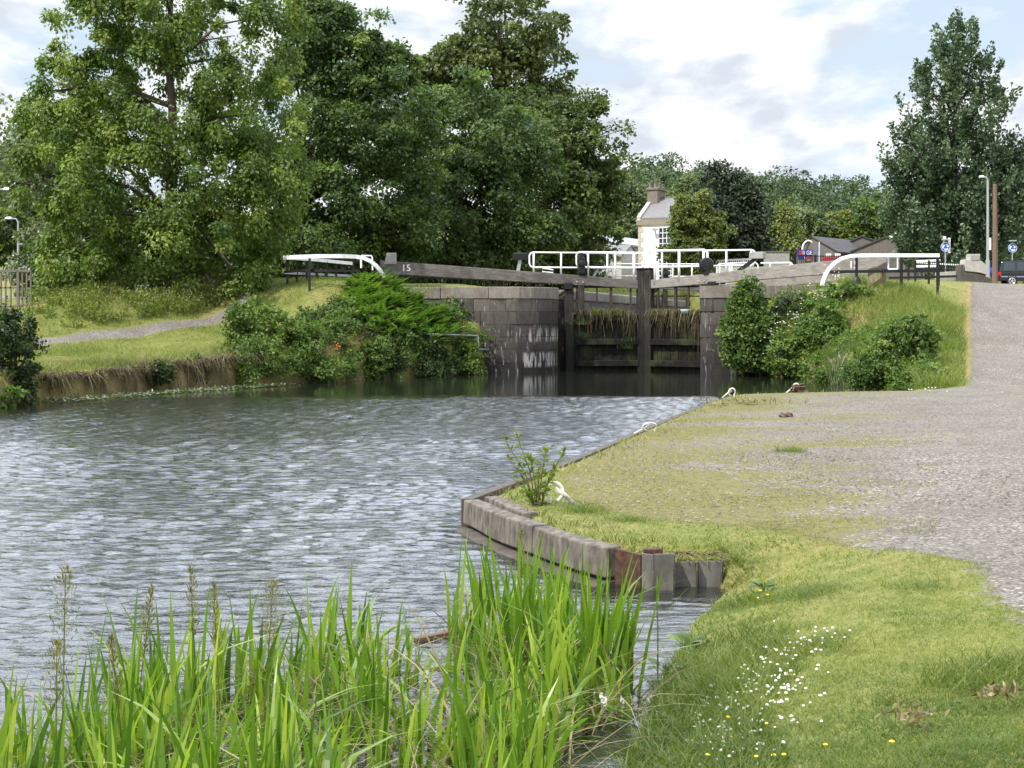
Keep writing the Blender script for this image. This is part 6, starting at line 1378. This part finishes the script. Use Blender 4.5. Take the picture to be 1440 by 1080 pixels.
# tall thistle weeds by the lime tree
rs = np.random.default_rng(12); n = 9000; px = rs.uniform(35, 372, n); Y = rs.uniform(48.5, 57, n); x = (px - CX) / F * Y; k = (sdpoly(x, Y, PATH) > .35) & (Y > np.interp(px, [35, 50, 200, 315, 372], [46.8, 47.2, 50.6, 54.6, 56.4])) & (fbm(px / 30, Y, 3) > np.interp(px, [35, 110, 170, 260, 372], [.62, .42, .50, .32, .28])); x = x[k]; Y = Y[k]; px = px[k]
hh = np.interp(px, [35, 150, 220, 300, 372], [.35, .55, .6, .85, 1.0]) * rs.uniform(.5, 1.1, len(x))
V, Q_, m = blades(np.stack([x, Y, land(x, Y)], 1), hh, rs.uniform(.012, .03, len(x)), rs.random(len(x)) * 6.28, rs.uniform(0, .25, len(x)), rs.uniform(0, .4, len(x)), 3)
o = np_obj('tall_weeds', V, Q_, M['tall'], None, (-10, 52, 1.9), tint=np.repeat(np.clip(rs.normal(.5, .25, len(x)), 0, 1), m)); tag(o, 'tall rough weeds and thistles between footpath and lime tree', 'weeds', None, 'stuff')
ii = np.arange(len(x)); c = np.repeat(np.stack([x, Y, land(x, Y)], 1), 5, 0); c[:, 2] += np.repeat(hh, 5) * rs.random(len(c)) * .85; c += rs.normal(0, .06, c.shape)
V, Q_ = leaf_quads(c, unit(rdir(len(c)) + [0, 0, .3]), unit(rdir(len(c)) + [0, 0, .8]), .13, .05); o = np_obj('weed_leaves', V, Q_, M['tall'], None, (-10, 52, 1.9), tint=np.repeat(rs.random(len(c)), 4)); tag(o, 'narrow leaves of the tall weeds by the lime tree', 'weeds', None, 'stuff')
k = (rs.random(len(x)) < .10) & (px > 190); mb = MB()
for a, b_, z_ in zip(x[k], Y[k], (land(x, Y) + hh)[k]): mb.lathe((a, b_, z_), [(.008, -.02), (.018, 0), (.020, .015), (.006, .025)], 6)
o = mb.build('thistle_flowers', M['flowerpink'], None, (-8, 52, 2.3)); tag(o, 'mauve thistle heads on top of the tall weeds', 'flowers', None, 'stuff')
# floating leaves along the left bank
rs = np.random.default_rng(19); n = 1500; i_ = rs.random(n); cx = np.interp(i_, [0, .5, 1], [-12.0, -10.1, -7.6]) + rs.normal(0, .25, n) + .25; cy = np.interp(i_, [0, .5, 1], [36.6, 41.2, 46.0]) - abs(rs.normal(0, .35, n)) - .1
c = np.stack([cx, cy, .012 + rs.random(n) * .05], 1); V, Q_ = leaf_quads(c, unit(rdir(n) * [1, 1, .25] + [0, 0, .15]), np.tile([0, 0, 1.], (n, 1)) + .4 * rdir(n), .12, .07); o = np_obj('water_plants', V, Q_, M['silverleaf'], None, (-10, 41, 0), tint=np.repeat(rs.random(n), 4)); tag(o, 'floating water plants along the foot of the left bank', 'water plants', None, 'stuff')
# ---------------------------------------------------------------- near bank grass
def lawn(name, label, n, h, w, matn, seed, cond, dens_pow=1.6, y0=5.4, y1=36, lean=(.1, .7), bend=(.1, .8), seg=2, hf=None):
    rs = np.random.default_rng(seed)
    u = rs.random(n); y = (y0 ** -dens_pow + u * (y1 ** -dens_pow - y0 ** -dens_pow)) ** (-1 / dens_pow)
    xl = np.maximum(-.05 * y, .0); x = rs.uniform(-.12, .40, n) * y; sd = shore(x, y); k = (sd > .0) & cond(x, y, sd); x, y, sd = x[k], y[k], sd[k]
    hh = rs.uniform(*h, len(x)) * (hf(x, y, sd) if hf else 1); z = rise(land(x, y) + ((fbm(x * 1.3, y * 1.3, 4) - .5) * .10 + (fbm(x * .35, y * .35, 3) - .5) * .14) * sstep(0, 1, sd) * (1 - .75 * sstep(-.2, .6, -gsd(x, y))), sd, x, y) - .012
    ws = rs.uniform(*w, len(x)) * np.clip(y / 9, 1, 2.6)
    V, Q_, m = blades(np.stack([x, y, z], 1), hh, ws, rs.random(len(x)) * 6.28, rs.uniform(*lean, len(x)), rs.uniform(*bend, len(x)), seg)
    tt = np.clip(rs.normal(.42, .17, len(x)) + 1.3 * (fbm(x * .9 + 3, y * .9, 3) - .48) + .5 * (vnoise(x * 4, y * 4) - .5), 0, 1)
    o = np_obj(name, V, Q_, M[matn], None, (float(x.mean()), float(y.mean()), .35), tint=np.repeat(tt, m)); tag(o, label, 'grass', None, 'stuff'); return o
gsd = lambda x, y: np.minimum(sdpoly(x, y, YARD), sdpoly(x, y, TRACK))
lawn('lawn_grass', 'short mown grass of the near right bank', 230000, (.018, .05), (.003, .006), 'grass', 41, lambda x, y, s: (gsd(x, y) > -.06 - .25 * (fbm(x * 3, y * 3, 3) - .5)) & (x > .0) & (y < 15.5))
lawn('moss_grass', 'mossy yellow green grass tufts over the gravel quay', 90000, (.015, .045), (.004, .008), 'mossgrass', 42, lambda x, y, s: (gsd(x, y) < .3) & (x < .30 * y) & (fbm(x * 1.4, y * 1.8, 4) + .30 * np.exp(-s / 1.6) > .57) & (y > 9), .9, 9, 36)
lawn('edge_grass', 'longer lush grass along the water edge of the near bank', 52000, (.07, .20), (.004, .009), 'tall', 43, lambda x, y, s: (y < 12.2) & (s < .55 + .5 * fbm(x * 1.5, y * 1.5, 3)), 1.3, 5.4, 12.2, (.1, .5), (.2, .9), 3, hf=lambda x, y, s: np.clip(1.15 - .8 * s, .3, 1.2) * np.where(y > 9.0, .5, 1))
lawn('edge_grass', 'grass fringe along the edging beam and far side of the quay', 30000, (.03, .12), (.005, .01), 'mossgrass', 44, lambda x, y, s: (s < .5) & (y > 11.5) & (fbm(x * 2, y * 2, 3) > .40), .9, 11.3, 36, (.1, .5), (.2, .8), 3, hf=lambda x, y, s: np.clip(1.2 - .9 * s, .35, 1.2))
# deeper green clumps in the lawn
rs = np.random.default_rng(77); cl = [(P(px, py, HC * 1.0 * 0 + Y)) for px, py, Y in ((1130, 795, 9.8), (1160, 870, 8.0), (1060, 860, 8.3), (1020, 900, 7.7), (1290, 825, 9.2), (1040, 790, 10.2), (1000, 765, 11.0), (1010, 1000, 6.5), (950, 1040, 6.1), (1150, 800, 9.6), (820, 728, 13.6), (880, 745, 12.8), (1045, 755, 11.2), (1430, 935, 7.1), (1355, 960, 6.9), (1110, 628, 19))]
VV = []; 
for j, c in enumerate(cl):
    n = 420; b = np.stack([c[0] + rs.normal(0, .12, n), c[1] + rs.normal(0, .14, n), np.zeros(n)], 1); s_ = shore(b[:, 0], b[:, 1]); b[:, 2] = rise(land(b[:, 0], b[:, 1]), s_, b[:, 0], b[:, 1]) - .02; b = b[s_ > .02]; n = len(b)
    if n < 5: continue
    V, Q_, m = blades(b, rs.uniform(.05, .13, n), .006, rs.random(n) * 6.28, rs.uniform(.2, .7, n), rs.uniform(.2, .9, n), 3); VV.append((V, Q_, np.repeat(np.clip(rs.normal(.35, .2, n), 0, 1), m)))
V, Q_, T_ = join(VV); o = np_obj('grass_clumps', V, Q_, M['tall'], None, (2, 9, .4), tint=T_); tag(o, 'darker green tussocks standing out of the mown grass', 'grass', None, 'stuff')
# loose stones on the track
n = 14000; rs = np.random.default_rng(78); y = (6.2 ** -1.2 + rs.random(n) * (30 ** -1.2 - 6.2 ** -1.2)) ** (-1 / 1.2); x = rs.uniform(.05, .40, n) * y; k = (gsd(x, y) < .02); x, y = x[k], y[k]; n = len(x)
z = land(x, y); sz = rs.uniform(.004, .011, n) * np.clip(y / 9, 1, 1.6); th = rs.random(n) * 6.28
base = np.array([[1, 0, 0], [0, 1, 0], [-1, 0, 0], [0, -1, 0], [.3, .2, .8], [-.4, -.3, .7]]); V = np.empty((n, 6, 3)); sc = rs.uniform(.6, 1.3, (n, 1, 3)); Bs = base[None] * sc + rs.normal(0, .15, (n, 6, 3))
V[..., 0] = x[:, None] + sz[:, None] * (Bs[..., 0] * np.cos(th)[:, None] - Bs[..., 1] * np.sin(th)[:, None]); V[..., 1] = y[:, None] + sz[:, None] * (Bs[..., 0] * np.sin(th)[:, None] + Bs[..., 1] * np.cos(th)[:, None]); V[..., 2] = z[:, None] + sz[:, None] * Bs[..., 2] * .8
tri = np.array([[0, 1, 4], [1, 5, 4], [1, 2, 5], [2, 3, 5], [3, 4, 5], [3, 0, 4]]); Q_ = (np.arange(n)[:, None, None] * 6 + tri[None]).reshape(-1, 3)
o = np_obj('loose_stones', V, Q_, M['pebble'], None, (3, 10, .4), tint=np.repeat(rs.random(n), 6)); tag(o, 'loose grey stones scattered over the gravel track', 'stones', None, 'stuff')
# ---------------------------------------------------------------- clover and buttercups
def flowers(name, label, cents, n, matn, seed, r, hgt, yellow=False):
    rs = np.random.default_rng(seed); mb = MB()
    for i in range(n):
        c = cents[rs.integers(len(cents))]; px = c[0] + rs.normal(0, c[2]); py = c[1] + rs.normal(0, c[3]); Y = c[4] * (1080 - 450 + (c[1] - 1080)) / max(60, py - 450)
        p = P(px, py, Y); 
        if shore(np.array([p[0]]), np.array([p[1]]))[0] < .25: continue
        z0 = float(rise(land(p[0], p[1]), shore(np.array([p[0]]), np.array([p[1]])), p[0], p[1])[0]); h = hgt * rs.uniform(.6, 1.2); s = r * rs.uniform(.55, 1.15); q = (p[0], p[1], z0 + h)
        if yellow: mb.lathe(q, [(s * .4, -.004), (s, .004), (s * .5, .008)], 7)
        else: mb.lathe(q, [(s * .4, -s * .6), (s, -s * .1), (s * .85, s * .4), (s * .3, s * .75)], 7)
    o = mb.build(name, M[matn], None, P(cents[0][0], cents[0][1], cents[0][4])); tag(o, label, 'flowers', None, 'stuff')
flowers('clover_flowers', 'white clover heads scattered in the near grass', [(1060, 985, 40, 40, 6.75), (1045, 1000, 40, 30, 6.6), (1085, 930, 34, 22, 7.5), (1095, 945, 30, 20, 7.3), (1010, 965, 30, 26, 7.0), (1130, 893, 40, 8, 8.1), (1000, 900, 40, 50, 7.8)], 250, 'flowerwhite', 51, .009, .032)
flowers('clover_flowers', 'white clover patch on the grass right of the dark bush', [(1300, 537, 22, 5, 38.), (1310, 520, 22, 6, 40.5)], 70, 'flowerwhite', 52, .022, .05)
flowers('yellow_flowers', 'yellow hawkbit flowers dotted in the near grass', [(960, 1040, 50, 30, 6.2), (1060, 1010, 40, 20, 6.5), (1000, 1070, 120, 8, 5.9), (1090, 790, 30, 10, 10)], 20, 'floweryellow', 53, .012, .06, True)
# ---------------------------------------------------------------- reeds
rs = np.random.default_rng(61)
def reed_field():
    n = 2700; px = rs.uniform(-60, 905, n); Y = rs.uniform(5.2, 10.6, n); x = (px - CX) / F * Y
    far = np.interp(px, [-60, 0, 100, 200, 300, 420, 480, 560, 640, 700, 790, 850, 905], [6.0, 6.25, 6.6, 7.1, 7.7, 8.2, 8.9, 9.3, 9.6, 10.1, 9.6, 8.3, 7.4])
    dens = np.interp(px, [-60, 150, 420, 560, 610, 650, 690, 860, 905], [1, 1, .85, .55, .4, .5, .9, .8, .35])
    gap = (px > 540) & (px < 680) & (Y > 7.0) & (Y < 8.9)
    near = np.interp(px, [0, 745, 790, 830, 905], [5.2, 5.2, 7.0, 7.3, 7.5])
    clump = fbm(x * 3.1, Y * 2.2, 3)
    k = (Y < far) & (Y > near) & (rs.random(n) < dens * .62) & ~(gap & (rs.random(n) < .6)) & (shore(x, Y) < -.02) & (clump > .40)
    x, Y, px = x[k], Y[k], px[k]; m_ = len(x)
    tall = np.interp(px, [-60, 0, 100, 200, 300, 420, 500, 560, 640, 700, 760, 830, 880, 905], [.70, .74, .82, .92, .90, .80, .80, .76, .74, .80, .82, .86, .68, .5])
    h = tall * rs.beta(5, 2.4, m_) * 1.14; kk = rs.integers(2, 5, m_)
    B = np.repeat(np.stack([x, Y, np.full(m_, -.08)], 1), kk, 0); B[:, :2] += rs.normal(0, .028, (len(B), 2)); H = np.repeat(h, kk) * rs.uniform(.62, 1.08, len(B)); N_ = len(B)
    bend = np.where(rs.random(N_) < .22, rs.uniform(.4, 1.3, N_), rs.uniform(0, .25, N_))
    V, Q_, m = blades(B, H, rs.uniform(.022, .041, N_), rs.normal(1.2, 1.8, N_), np.abs(rs.normal(.05, .07, N_)), bend, 6, fz=rs.normal(0, .75, N_), taper=2.4)
    T_ = np.repeat(np.clip(rs.normal(.46, .27, N_), 0, 1), m)
    o = np_obj('reeds', V, Q_, M['reed'], None, (-1, 7.5, 0), tint=T_); tag(o, 'bed of bright green sword shaped reed leaves in the near water', 'reeds', None, 'stuff')
    # dead leaves at their feet
    n2 = 1900; i_ = rs.integers(0, m_, n2); b = np.stack([x[i_] + rs.normal(0, .08, n2), Y[i_] + rs.normal(0, .08, n2), np.full(n2, -.03)], 1)
    V, Q_, m = blades(b, rs.uniform(.12, .55, n2), rs.uniform(.006, .016, n2), rs.random(n2) * 6.28, rs.uniform(.1, 1.2, n2), rs.uniform(.2, 1.4, n2), 4)
    o = np_obj('dead_reed_leaves', V, Q_, M['straw'], None, (-1, 7.5, 0), tint=np.repeat(rs.random(n2), m)); tag(o, 'dry brown dead leaves tangled between the reed feet', 'reeds', None, 'stuff')
reed_field()
rs = np.random.default_rng(91); n = 170; px = rs.uniform(-20, 880, n); Y = rs.uniform(5.6, 9.2, n); x = (px - CX) / F * Y; k = (Y < np.interp(px, [0, 200, 420, 700, 880], [6.2, 7.0, 8.1, 9.4, 7.6])) & ((px < 740) | (Y > 7.3)); x, Y = x[k], Y[k]; n = len(x)
V, Q_, m = blades(np.stack([x, Y, np.full(n, -.05)], 1), rs.uniform(.35, .78, n), rs.uniform(.010, .02, n), rs.random(n) * 6.28, rs.uniform(0, .4, n), rs.uniform(.1, 1.4, n), 6)
o = np_obj('dead_reed_leaves', V, Q_, M['straw'], None, (-1, 7.5, 0), tint=np.repeat(rs.uniform(.45, 1, n), m)); tag(o, 'tall bent straw coloured blades standing among the green reeds', 'reeds', None, 'stuff')
# big iris clump on the right of the reed bed
def iris(label, px, py, Y, n, H, seed, spread=.10, matn='reed'):
    r2 = np.random.default_rng(seed); c = P(px, py, Y); c[2] = -.05; t = thing('iris_clump', label, 'iris', c, None)
    b = np.stack([c[0] + r2.normal(0, spread, n), c[1] + r2.normal(0, spread, n), np.full(n, -.06)], 1); V, Q_, m = blades(b, H * r2.uniform(.6, 1.08, n), r2.uniform(.022, .04, n), r2.normal(0, 2, n), np.abs(r2.normal(.08, .08, n)), np.where(r2.random(n) < .15, .6, r2.uniform(0, .16, n)), 6, fz=r2.normal(0, .6, n), taper=2.6)
    np_obj('leaves', V, Q_, M[matn], t, tint=np.repeat(np.clip(r2.normal(.42, .16, n), 0, 1), m))
    V, Q_, m = blades(b[:n // 2] + [0, 0, .02], H * .45 * r2.uniform(.5, 1, n // 2), .018, r2.random(n // 2) * 6.28, r2.uniform(.1, .7, n // 2), r2.uniform(.1, .9, n // 2), 4); np_obj('dead_leaves', V, Q_, M['straw'], t, tint=np.repeat(r2.random(n // 2), m)); return t
iris('tall iris clump standing right in front of the end of the concrete edging beam', 838, 985, 7.9, 30, .90, 1, .055)
iris('iris clump just right of the tallest one, leaning right', 872, 975, 8.0, 20, .74, 2, .05)
iris('iris clump left of the tallest one in front of the quay beam', 742, 950, 8.6, 30, .84, 3, .09)
iris('slim iris clump with single leaf rising in front of the quay tip', 697, 935, 8.9, 18, .86, 4, .05)
# flowering grass stems
def seed_grass(label, px, tip, Y, H, seed, thick=1., bushy=True):
    r2 = np.random.default_rng(seed); c = P(px, tip, Y); t = thing('flowering_grass', label, 'grass stem', (c[0], c[1], -.05), 'tall flowering grasses among the reeds')
    mb = MB(); lean = r2.normal(0, .03); f = lambda u: (c[0] + lean * (u - 1) * H * 2, c[1], -.05 + (c[2] + .05) * u); mb.tube([f(u) for u in (0, .4, .7, .9, 1)], [.004, .0035, .003, .002, .001], 5); mb.build('stem', M['tall'], t)
    n = 230; u = 1 - .38 * r2.random(n) ** 1.0; p = np.array([f(k) for k in u]); a = r2.random(n) * 6.28; w = (1 - u) / .38; out = .062 * thick * (w * (1.25 - w)) * 2.2 * r2.random(n) if bushy else .012 * r2.random(n)
    d = np.stack([np.cos(a), np.sin(a), np.zeros(n)], 1); p = p + d * np.asarray(out)[:, None]; p[:, 2] += np.asarray(out) * 1.2
    V, Q_ = leaf_quads(p, unit(d * .45 + np.array([0, 0, 1.])), unit(r2.normal(size=(n, 3))), .024, .006); np_obj('seed_head', V, Q_, M['seed'], t, tint=np.repeat(r2.random(n), 4))
    V, Q_, m = blades(np.array([f(k) for k in (.15, .3, .45)]), .4, .014, r2.random(3) * 6.28, .3, .5, 5); np_obj('leaf', V, Q_, M['reed'], t, tint=np.full(len(V), .4))
for a in (('tallest flowering grass with loose open head at the far left of the reeds', 92, 800, 6.4, .9, 1, 1.3), ('flowering grass with short drooping head below the tall left one', 80, 905, 5.9, .7, 2, 1.2), ('flowering grass with dark dense head left of the middle reeds', 214, 826, 6.7, .9, 3, .6), ('flowering grass with dark narrow head, tallest in the left middle', 268, 796, 7.0, .95, 4, .55), ('flowering grass with narrow dark head just right of the tallest in the left middle', 300, 822, 6.9, .9, 5, .5), ('pale flowering grass with open head in the middle of the reeds', 384, 818, 7.0, .9, 6, 1.2), ('thin flowering grass in front of the concrete beam', 733, 745, 9.0, .95, 7, .5), ('short flowering grass among the left reeds with upright head', 156, 895, 6.2, .75, 8, .5)):
    seed_grass(*a)
# lone reed stem in the open water on the right
t = thing('reed_stem', 'single reed stem with four side leaves in the open water gap near the bank', 'reed', (P(925, 955, 8.3)[0], 8.3, 0)); c = ORG[t.name]
mb = MB(); mb.tube([c, c + np.array([.0, 0, .3]), c + np.array([-.01, 0, .56])], [.005, .0045, .002], 6); mb.build('stem', M['tall'], t)
V, Q_, m = blades(np.array([c + np.array([0, 0, z]) for z in (.15, .22, .3, .36, .46, .5)]), np.array([.25, .3, .28, .24, .16, .16]), .016, np.array([.1, 3.1, .1, 3.0, 1.6, .2]), np.array([.7, .75, .6, .65, .1, .1]), .15, 5, fz=np.array([1.6, 1.6, 1.6, 1.6, 0, .4])); np_obj('leaf', V, Q_, M['reed'], t, tint=np.full(len(V), .4))
# dock leaves on the bank
def dock(label, px, py, Y, n, s, seed):
    r2 = np.random.default_rng(seed); c = P(px, py, Y); c[2] = max(float(rise(land(c[0], c[1]), shore(np.array([c[0]]), np.array([c[1]])), c[0], c[1])[0]), 0); t = thing('dock_plant', label, 'weed', c, None); parts = []
    for i in range(n):
        a = r2.random() * 6.28; b = c + np.array([0, 0, .02]); d = np.array([math.cos(a), math.sin(a), r2.uniform(.3, 1.2)]); d /= np.linalg.norm(d); sd = np.array([-math.sin(a), math.cos(a), 0]); L = s * r2.uniform(.7, 1.1); S = 8; V = []; nr = np.cross(sd, d)
        for k in range(S + 1):
            u = k / S; w = L * .30 * math.sin(min(1, .12 + u * .88) * math.pi) ** .7 * (1 if k < S else 0.05); q = b + d * L * (.35 + u) - np.array([0, 0, .45 * L * u * u]); V += [q - sd * w, q + nr * (-.15) * w, q + sd * w]
        Q_ = [(3 * k + j, 3 * k + j + 1, 3 * k + 4 + j, 3 * k + 3 + j) for k in range(S) for j in (0, 1)]; parts.append((np.array(V), np.array(Q_), np.full(len(V), r2.random())))
    V, Q_, T_ = join(parts); np_obj('leaves', V, Q_, M['fern'], t, tint=T_, smooth=True)
    mb = MB()
    for i in range(n): mb.tube([c, c + np.array([r2.normal(0, .02), r2.normal(0, .02), .07])], .004, 5)
    mb.build('stalks', M['fern'], t)
dock('broad leaved dock plant on the bank edge where the water narrows', 966, 892, 8.95, 7, .15, 3)
dock('second broad leaved plant on the bank just below the first dock', 935, 925, 8.4, 5, .12, 4)
dock('broad leaf plant further up the bank near the sheet piles', 1075, 812, 10.4, 6, .11, 5)
dock('small round leaved weed at the very tip of the concrete quay', 672, 697, 14.3, 5, .15, 6)
# sapling on the quay tip
t = thing('sapling', 'young willow sapling with reddish tips growing at the quay tip', 'sapling', P(757, 728, 14.0)); mb = MB(); r2 = np.random.default_rng(5); b = ORG[t.name]; leafs = []
for tipx, tipy, dy in ((725, 608, .1), (797, 628, -.1), (745, 640, .15), (768, 632, -.2), (712, 640, .1), (785, 650, .2), (735, 690, -.2), (757, 650, 0), (778, 668, -.15), (720, 672, .1), (708, 615, .2)):
    e = P(tipx, tipy, 14.0 + dy); mid = b * .5 + e * .5 + np.array([(e[0] - b[0]) * -.12, 0, .05]); pts = [b, b * .75 + mid * .25, mid, mid * .4 + e * .6, e]; mb.tube(pts, [.010, .008, .006, .004, .002], 5)
    for k in range(24):
        u = r2.uniform(.28, 1.0); i = min(3, int(u * 4)); q = pts[i] * (1 - u * 4 + i) + pts[i + 1] * (u * 4 - i); leafs.append((q, u))
mb.build('stems', M['debris'], t, smooth=True); c = np.array([l[0] for l in leafs]); uu = np.array([l[1] for l in leafs]); n = len(c)
k = uu > .88; q1 = leaf_quads(c, unit(rdir(n) * .9 + [0, 0, .55]), rdir(n), .095 * (1.15 - .5 * uu), .034, .1); q2 = leaf_quads(c[k], unit(rdir(k.sum()) * .4 + [0, 0, 1]), rdir(k.sum()), .05, .018, .1)
V, Q_, T_ = join([(*q1, np.repeat(np.clip(.3 + .5 * uu + r2.normal(0, .15, n), 0, 1), 4)), (*q2, np.repeat(r2.random(k.sum()) * .5 + .4, 4))])
o = np_obj('leaves', V, Q_, M['lime'], t, tint=T_); o.data.materials.append(M['straw']); o.data.polygons.foreach_set('material_index', np.r_[np.zeros(n), np.ones(k.sum())].astype(np.int32))
# dead leaf heaps on the lawn
for px, py, Y, lab in ((1286, 1030, 6.2, 'small heap of brown dry leaves on the near lawn'), (1400, 1000, 6.5, 'flat brown dead plant on the lawn at the right edge'), (1040, 575, 29.5, 'patch of pale dry stalks at the far left end of the gravel yard')):
    c = P(px, py, Y); c[2] = float(land(c[0], c[1])) + .02; n = 60 if Y < 10 else 160; s = .06 if Y < 10 else .5; q = c + np.c_[RNG.normal(0, s, n), RNG.normal(0, s * .7, n), RNG.random(n) * .02]
    V, Q_ = leaf_quads(q, unit(rdir(n) + [0, 0, .2]), rdir(n), .05 if Y < 10 else .14, .02 if Y < 10 else .03); o = np_obj('dry_leaves', V, Q_, M['straw'], None, c, tint=np.repeat(RNG.random(n), 4)); tag(o, lab, 'dry leaves')
# ---------------------------------------------------------------- light, sky, camera
SUN = np.array([-.58, -.52, 0.]); SUN = SUN / np.hypot(*SUN[:2]); EL = math.radians(52)
sd_ = Vector((SUN[0] * math.cos(EL), SUN[1] * math.cos(EL), math.sin(EL)))
sl = bpy.data.lights.new('sun', 'SUN'); sl.energy = 5.0; sl.angle = math.radians(.6); sl.color = (1, .965, .90)
so = bpy.data.objects.new('sun', sl); COL.objects.link(so); so.location = (0, 0, 60); so.rotation_euler = (-sd_).to_track_quat('-Z', 'Y').to_euler()
w = bpy.data.worlds.new('World'); scene.world = w; w.use_nodes = True; nt = w.node_tree; nt.nodes.clear()
out = nt.nodes.new('ShaderNodeOutputWorld'); bg = nt.nodes.new('ShaderNodeBackground'); bg.inputs[1].default_value = .088
sky = nt.nodes.new('ShaderNodeTexSky'); sky.sky_type = 'NISHITA'; sky.sun_disc = False; sky.sun_elevation = EL; sky.sun_rotation = math.atan2(sd_.x, sd_.y); sky.air_density = 1.0; sky.dust_density = 1.2
tc = nt.nodes.new('ShaderNodeTexCoord'); sx = N(nt, 'ShaderNodeSeparateXYZ', i_0=tc.outputs['Generated'])
zz = math_(nt, 'ADD', math_(nt, 'MAXIMUM', sx.outputs[2], 0.), .30)
cx_ = math_(nt, 'DIVIDE', sx.outputs[0], zz); cy_ = math_(nt, 'DIVIDE', sx.outputs[2], .125)
cv = N(nt, 'ShaderNodeCombineXYZ', i_0=cx_, i_1=math_(nt, 'MULTIPLY', cy_, 1.0), i_2=math_(nt, 'DIVIDE', sx.outputs[1], 1.0)).outputs[0]
n1 = noise(nt, N(nt, 'ShaderNodeMapping', i_Vector=cv, i_Location=(3.1, 1.7, .4), i_Scale=(3.4, 2.0, 1.)).outputs[0], 1.15, 7, .56)
n2 = noise(nt, N(nt, 'ShaderNodeMapping', i_Vector=cv, i_Location=(5.2, 2.2, 4.), i_Scale=(4.2, 2.3, 1.)).outputs[0], 1.5, 6, .55)
cover = ramp(nt, n1, [(.38, 0.), (.50, 1.)])
cc = ramp(nt, n2, [(.36, (6.6, 7.2, 8.8)), (.47, (9.4, 9.7, 10.4)), (.58, (11.5, 11.5, 11.6))])
# colour ramps clamp nothing above 1 in Blender's stored stops, so scale instead
cc = ramp(nt, n2, [(.36, (.64, .69, .77)), (.45, (.82, .86, .92)), (.52, (1., 1., 1.02))])
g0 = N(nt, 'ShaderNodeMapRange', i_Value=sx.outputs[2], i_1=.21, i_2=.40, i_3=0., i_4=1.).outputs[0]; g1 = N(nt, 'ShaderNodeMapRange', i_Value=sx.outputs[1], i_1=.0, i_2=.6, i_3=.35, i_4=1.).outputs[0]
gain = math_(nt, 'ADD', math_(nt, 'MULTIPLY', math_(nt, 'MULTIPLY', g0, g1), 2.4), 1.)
sc = mixc(nt, 1.0, cc, (10.5, 10.5, 10.5), 'MULTIPLY')
pale = mixc(nt, .65, sky.outputs[0], (8.2, 9.6, 11.0))
fin = mixc(nt, cover, pale, sc)
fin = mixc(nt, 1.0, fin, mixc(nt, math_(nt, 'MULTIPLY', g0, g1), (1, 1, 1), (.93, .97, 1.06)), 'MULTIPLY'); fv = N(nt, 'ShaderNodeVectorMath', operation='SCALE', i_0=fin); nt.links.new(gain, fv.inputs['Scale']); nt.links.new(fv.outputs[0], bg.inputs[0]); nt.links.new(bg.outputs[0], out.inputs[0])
cd = bpy.data.cameras.new('camera'); cd.sensor_width = 36; cd.lens = 50; cd.shift_y = -90 / 1440; cd.clip_start = .1; cd.clip_end = 4000
co_ = bpy.data.objects.new('camera', cd); COL.objects.link(co_); co_.location = (0, 0, HC); co_.rotation_euler = (math.radians(90), 0, 0)
scene.camera = co_
vs_ = scene.view_settings; vs_.view_transform = 'Standard'; vs_.look = 'None'; vs_.exposure = .32; vs_.gamma = 1
scene.cycles.max_bounces = 8; scene.cycles.transparent_max_bounces = 8; scene.cycles.use_denoising = True
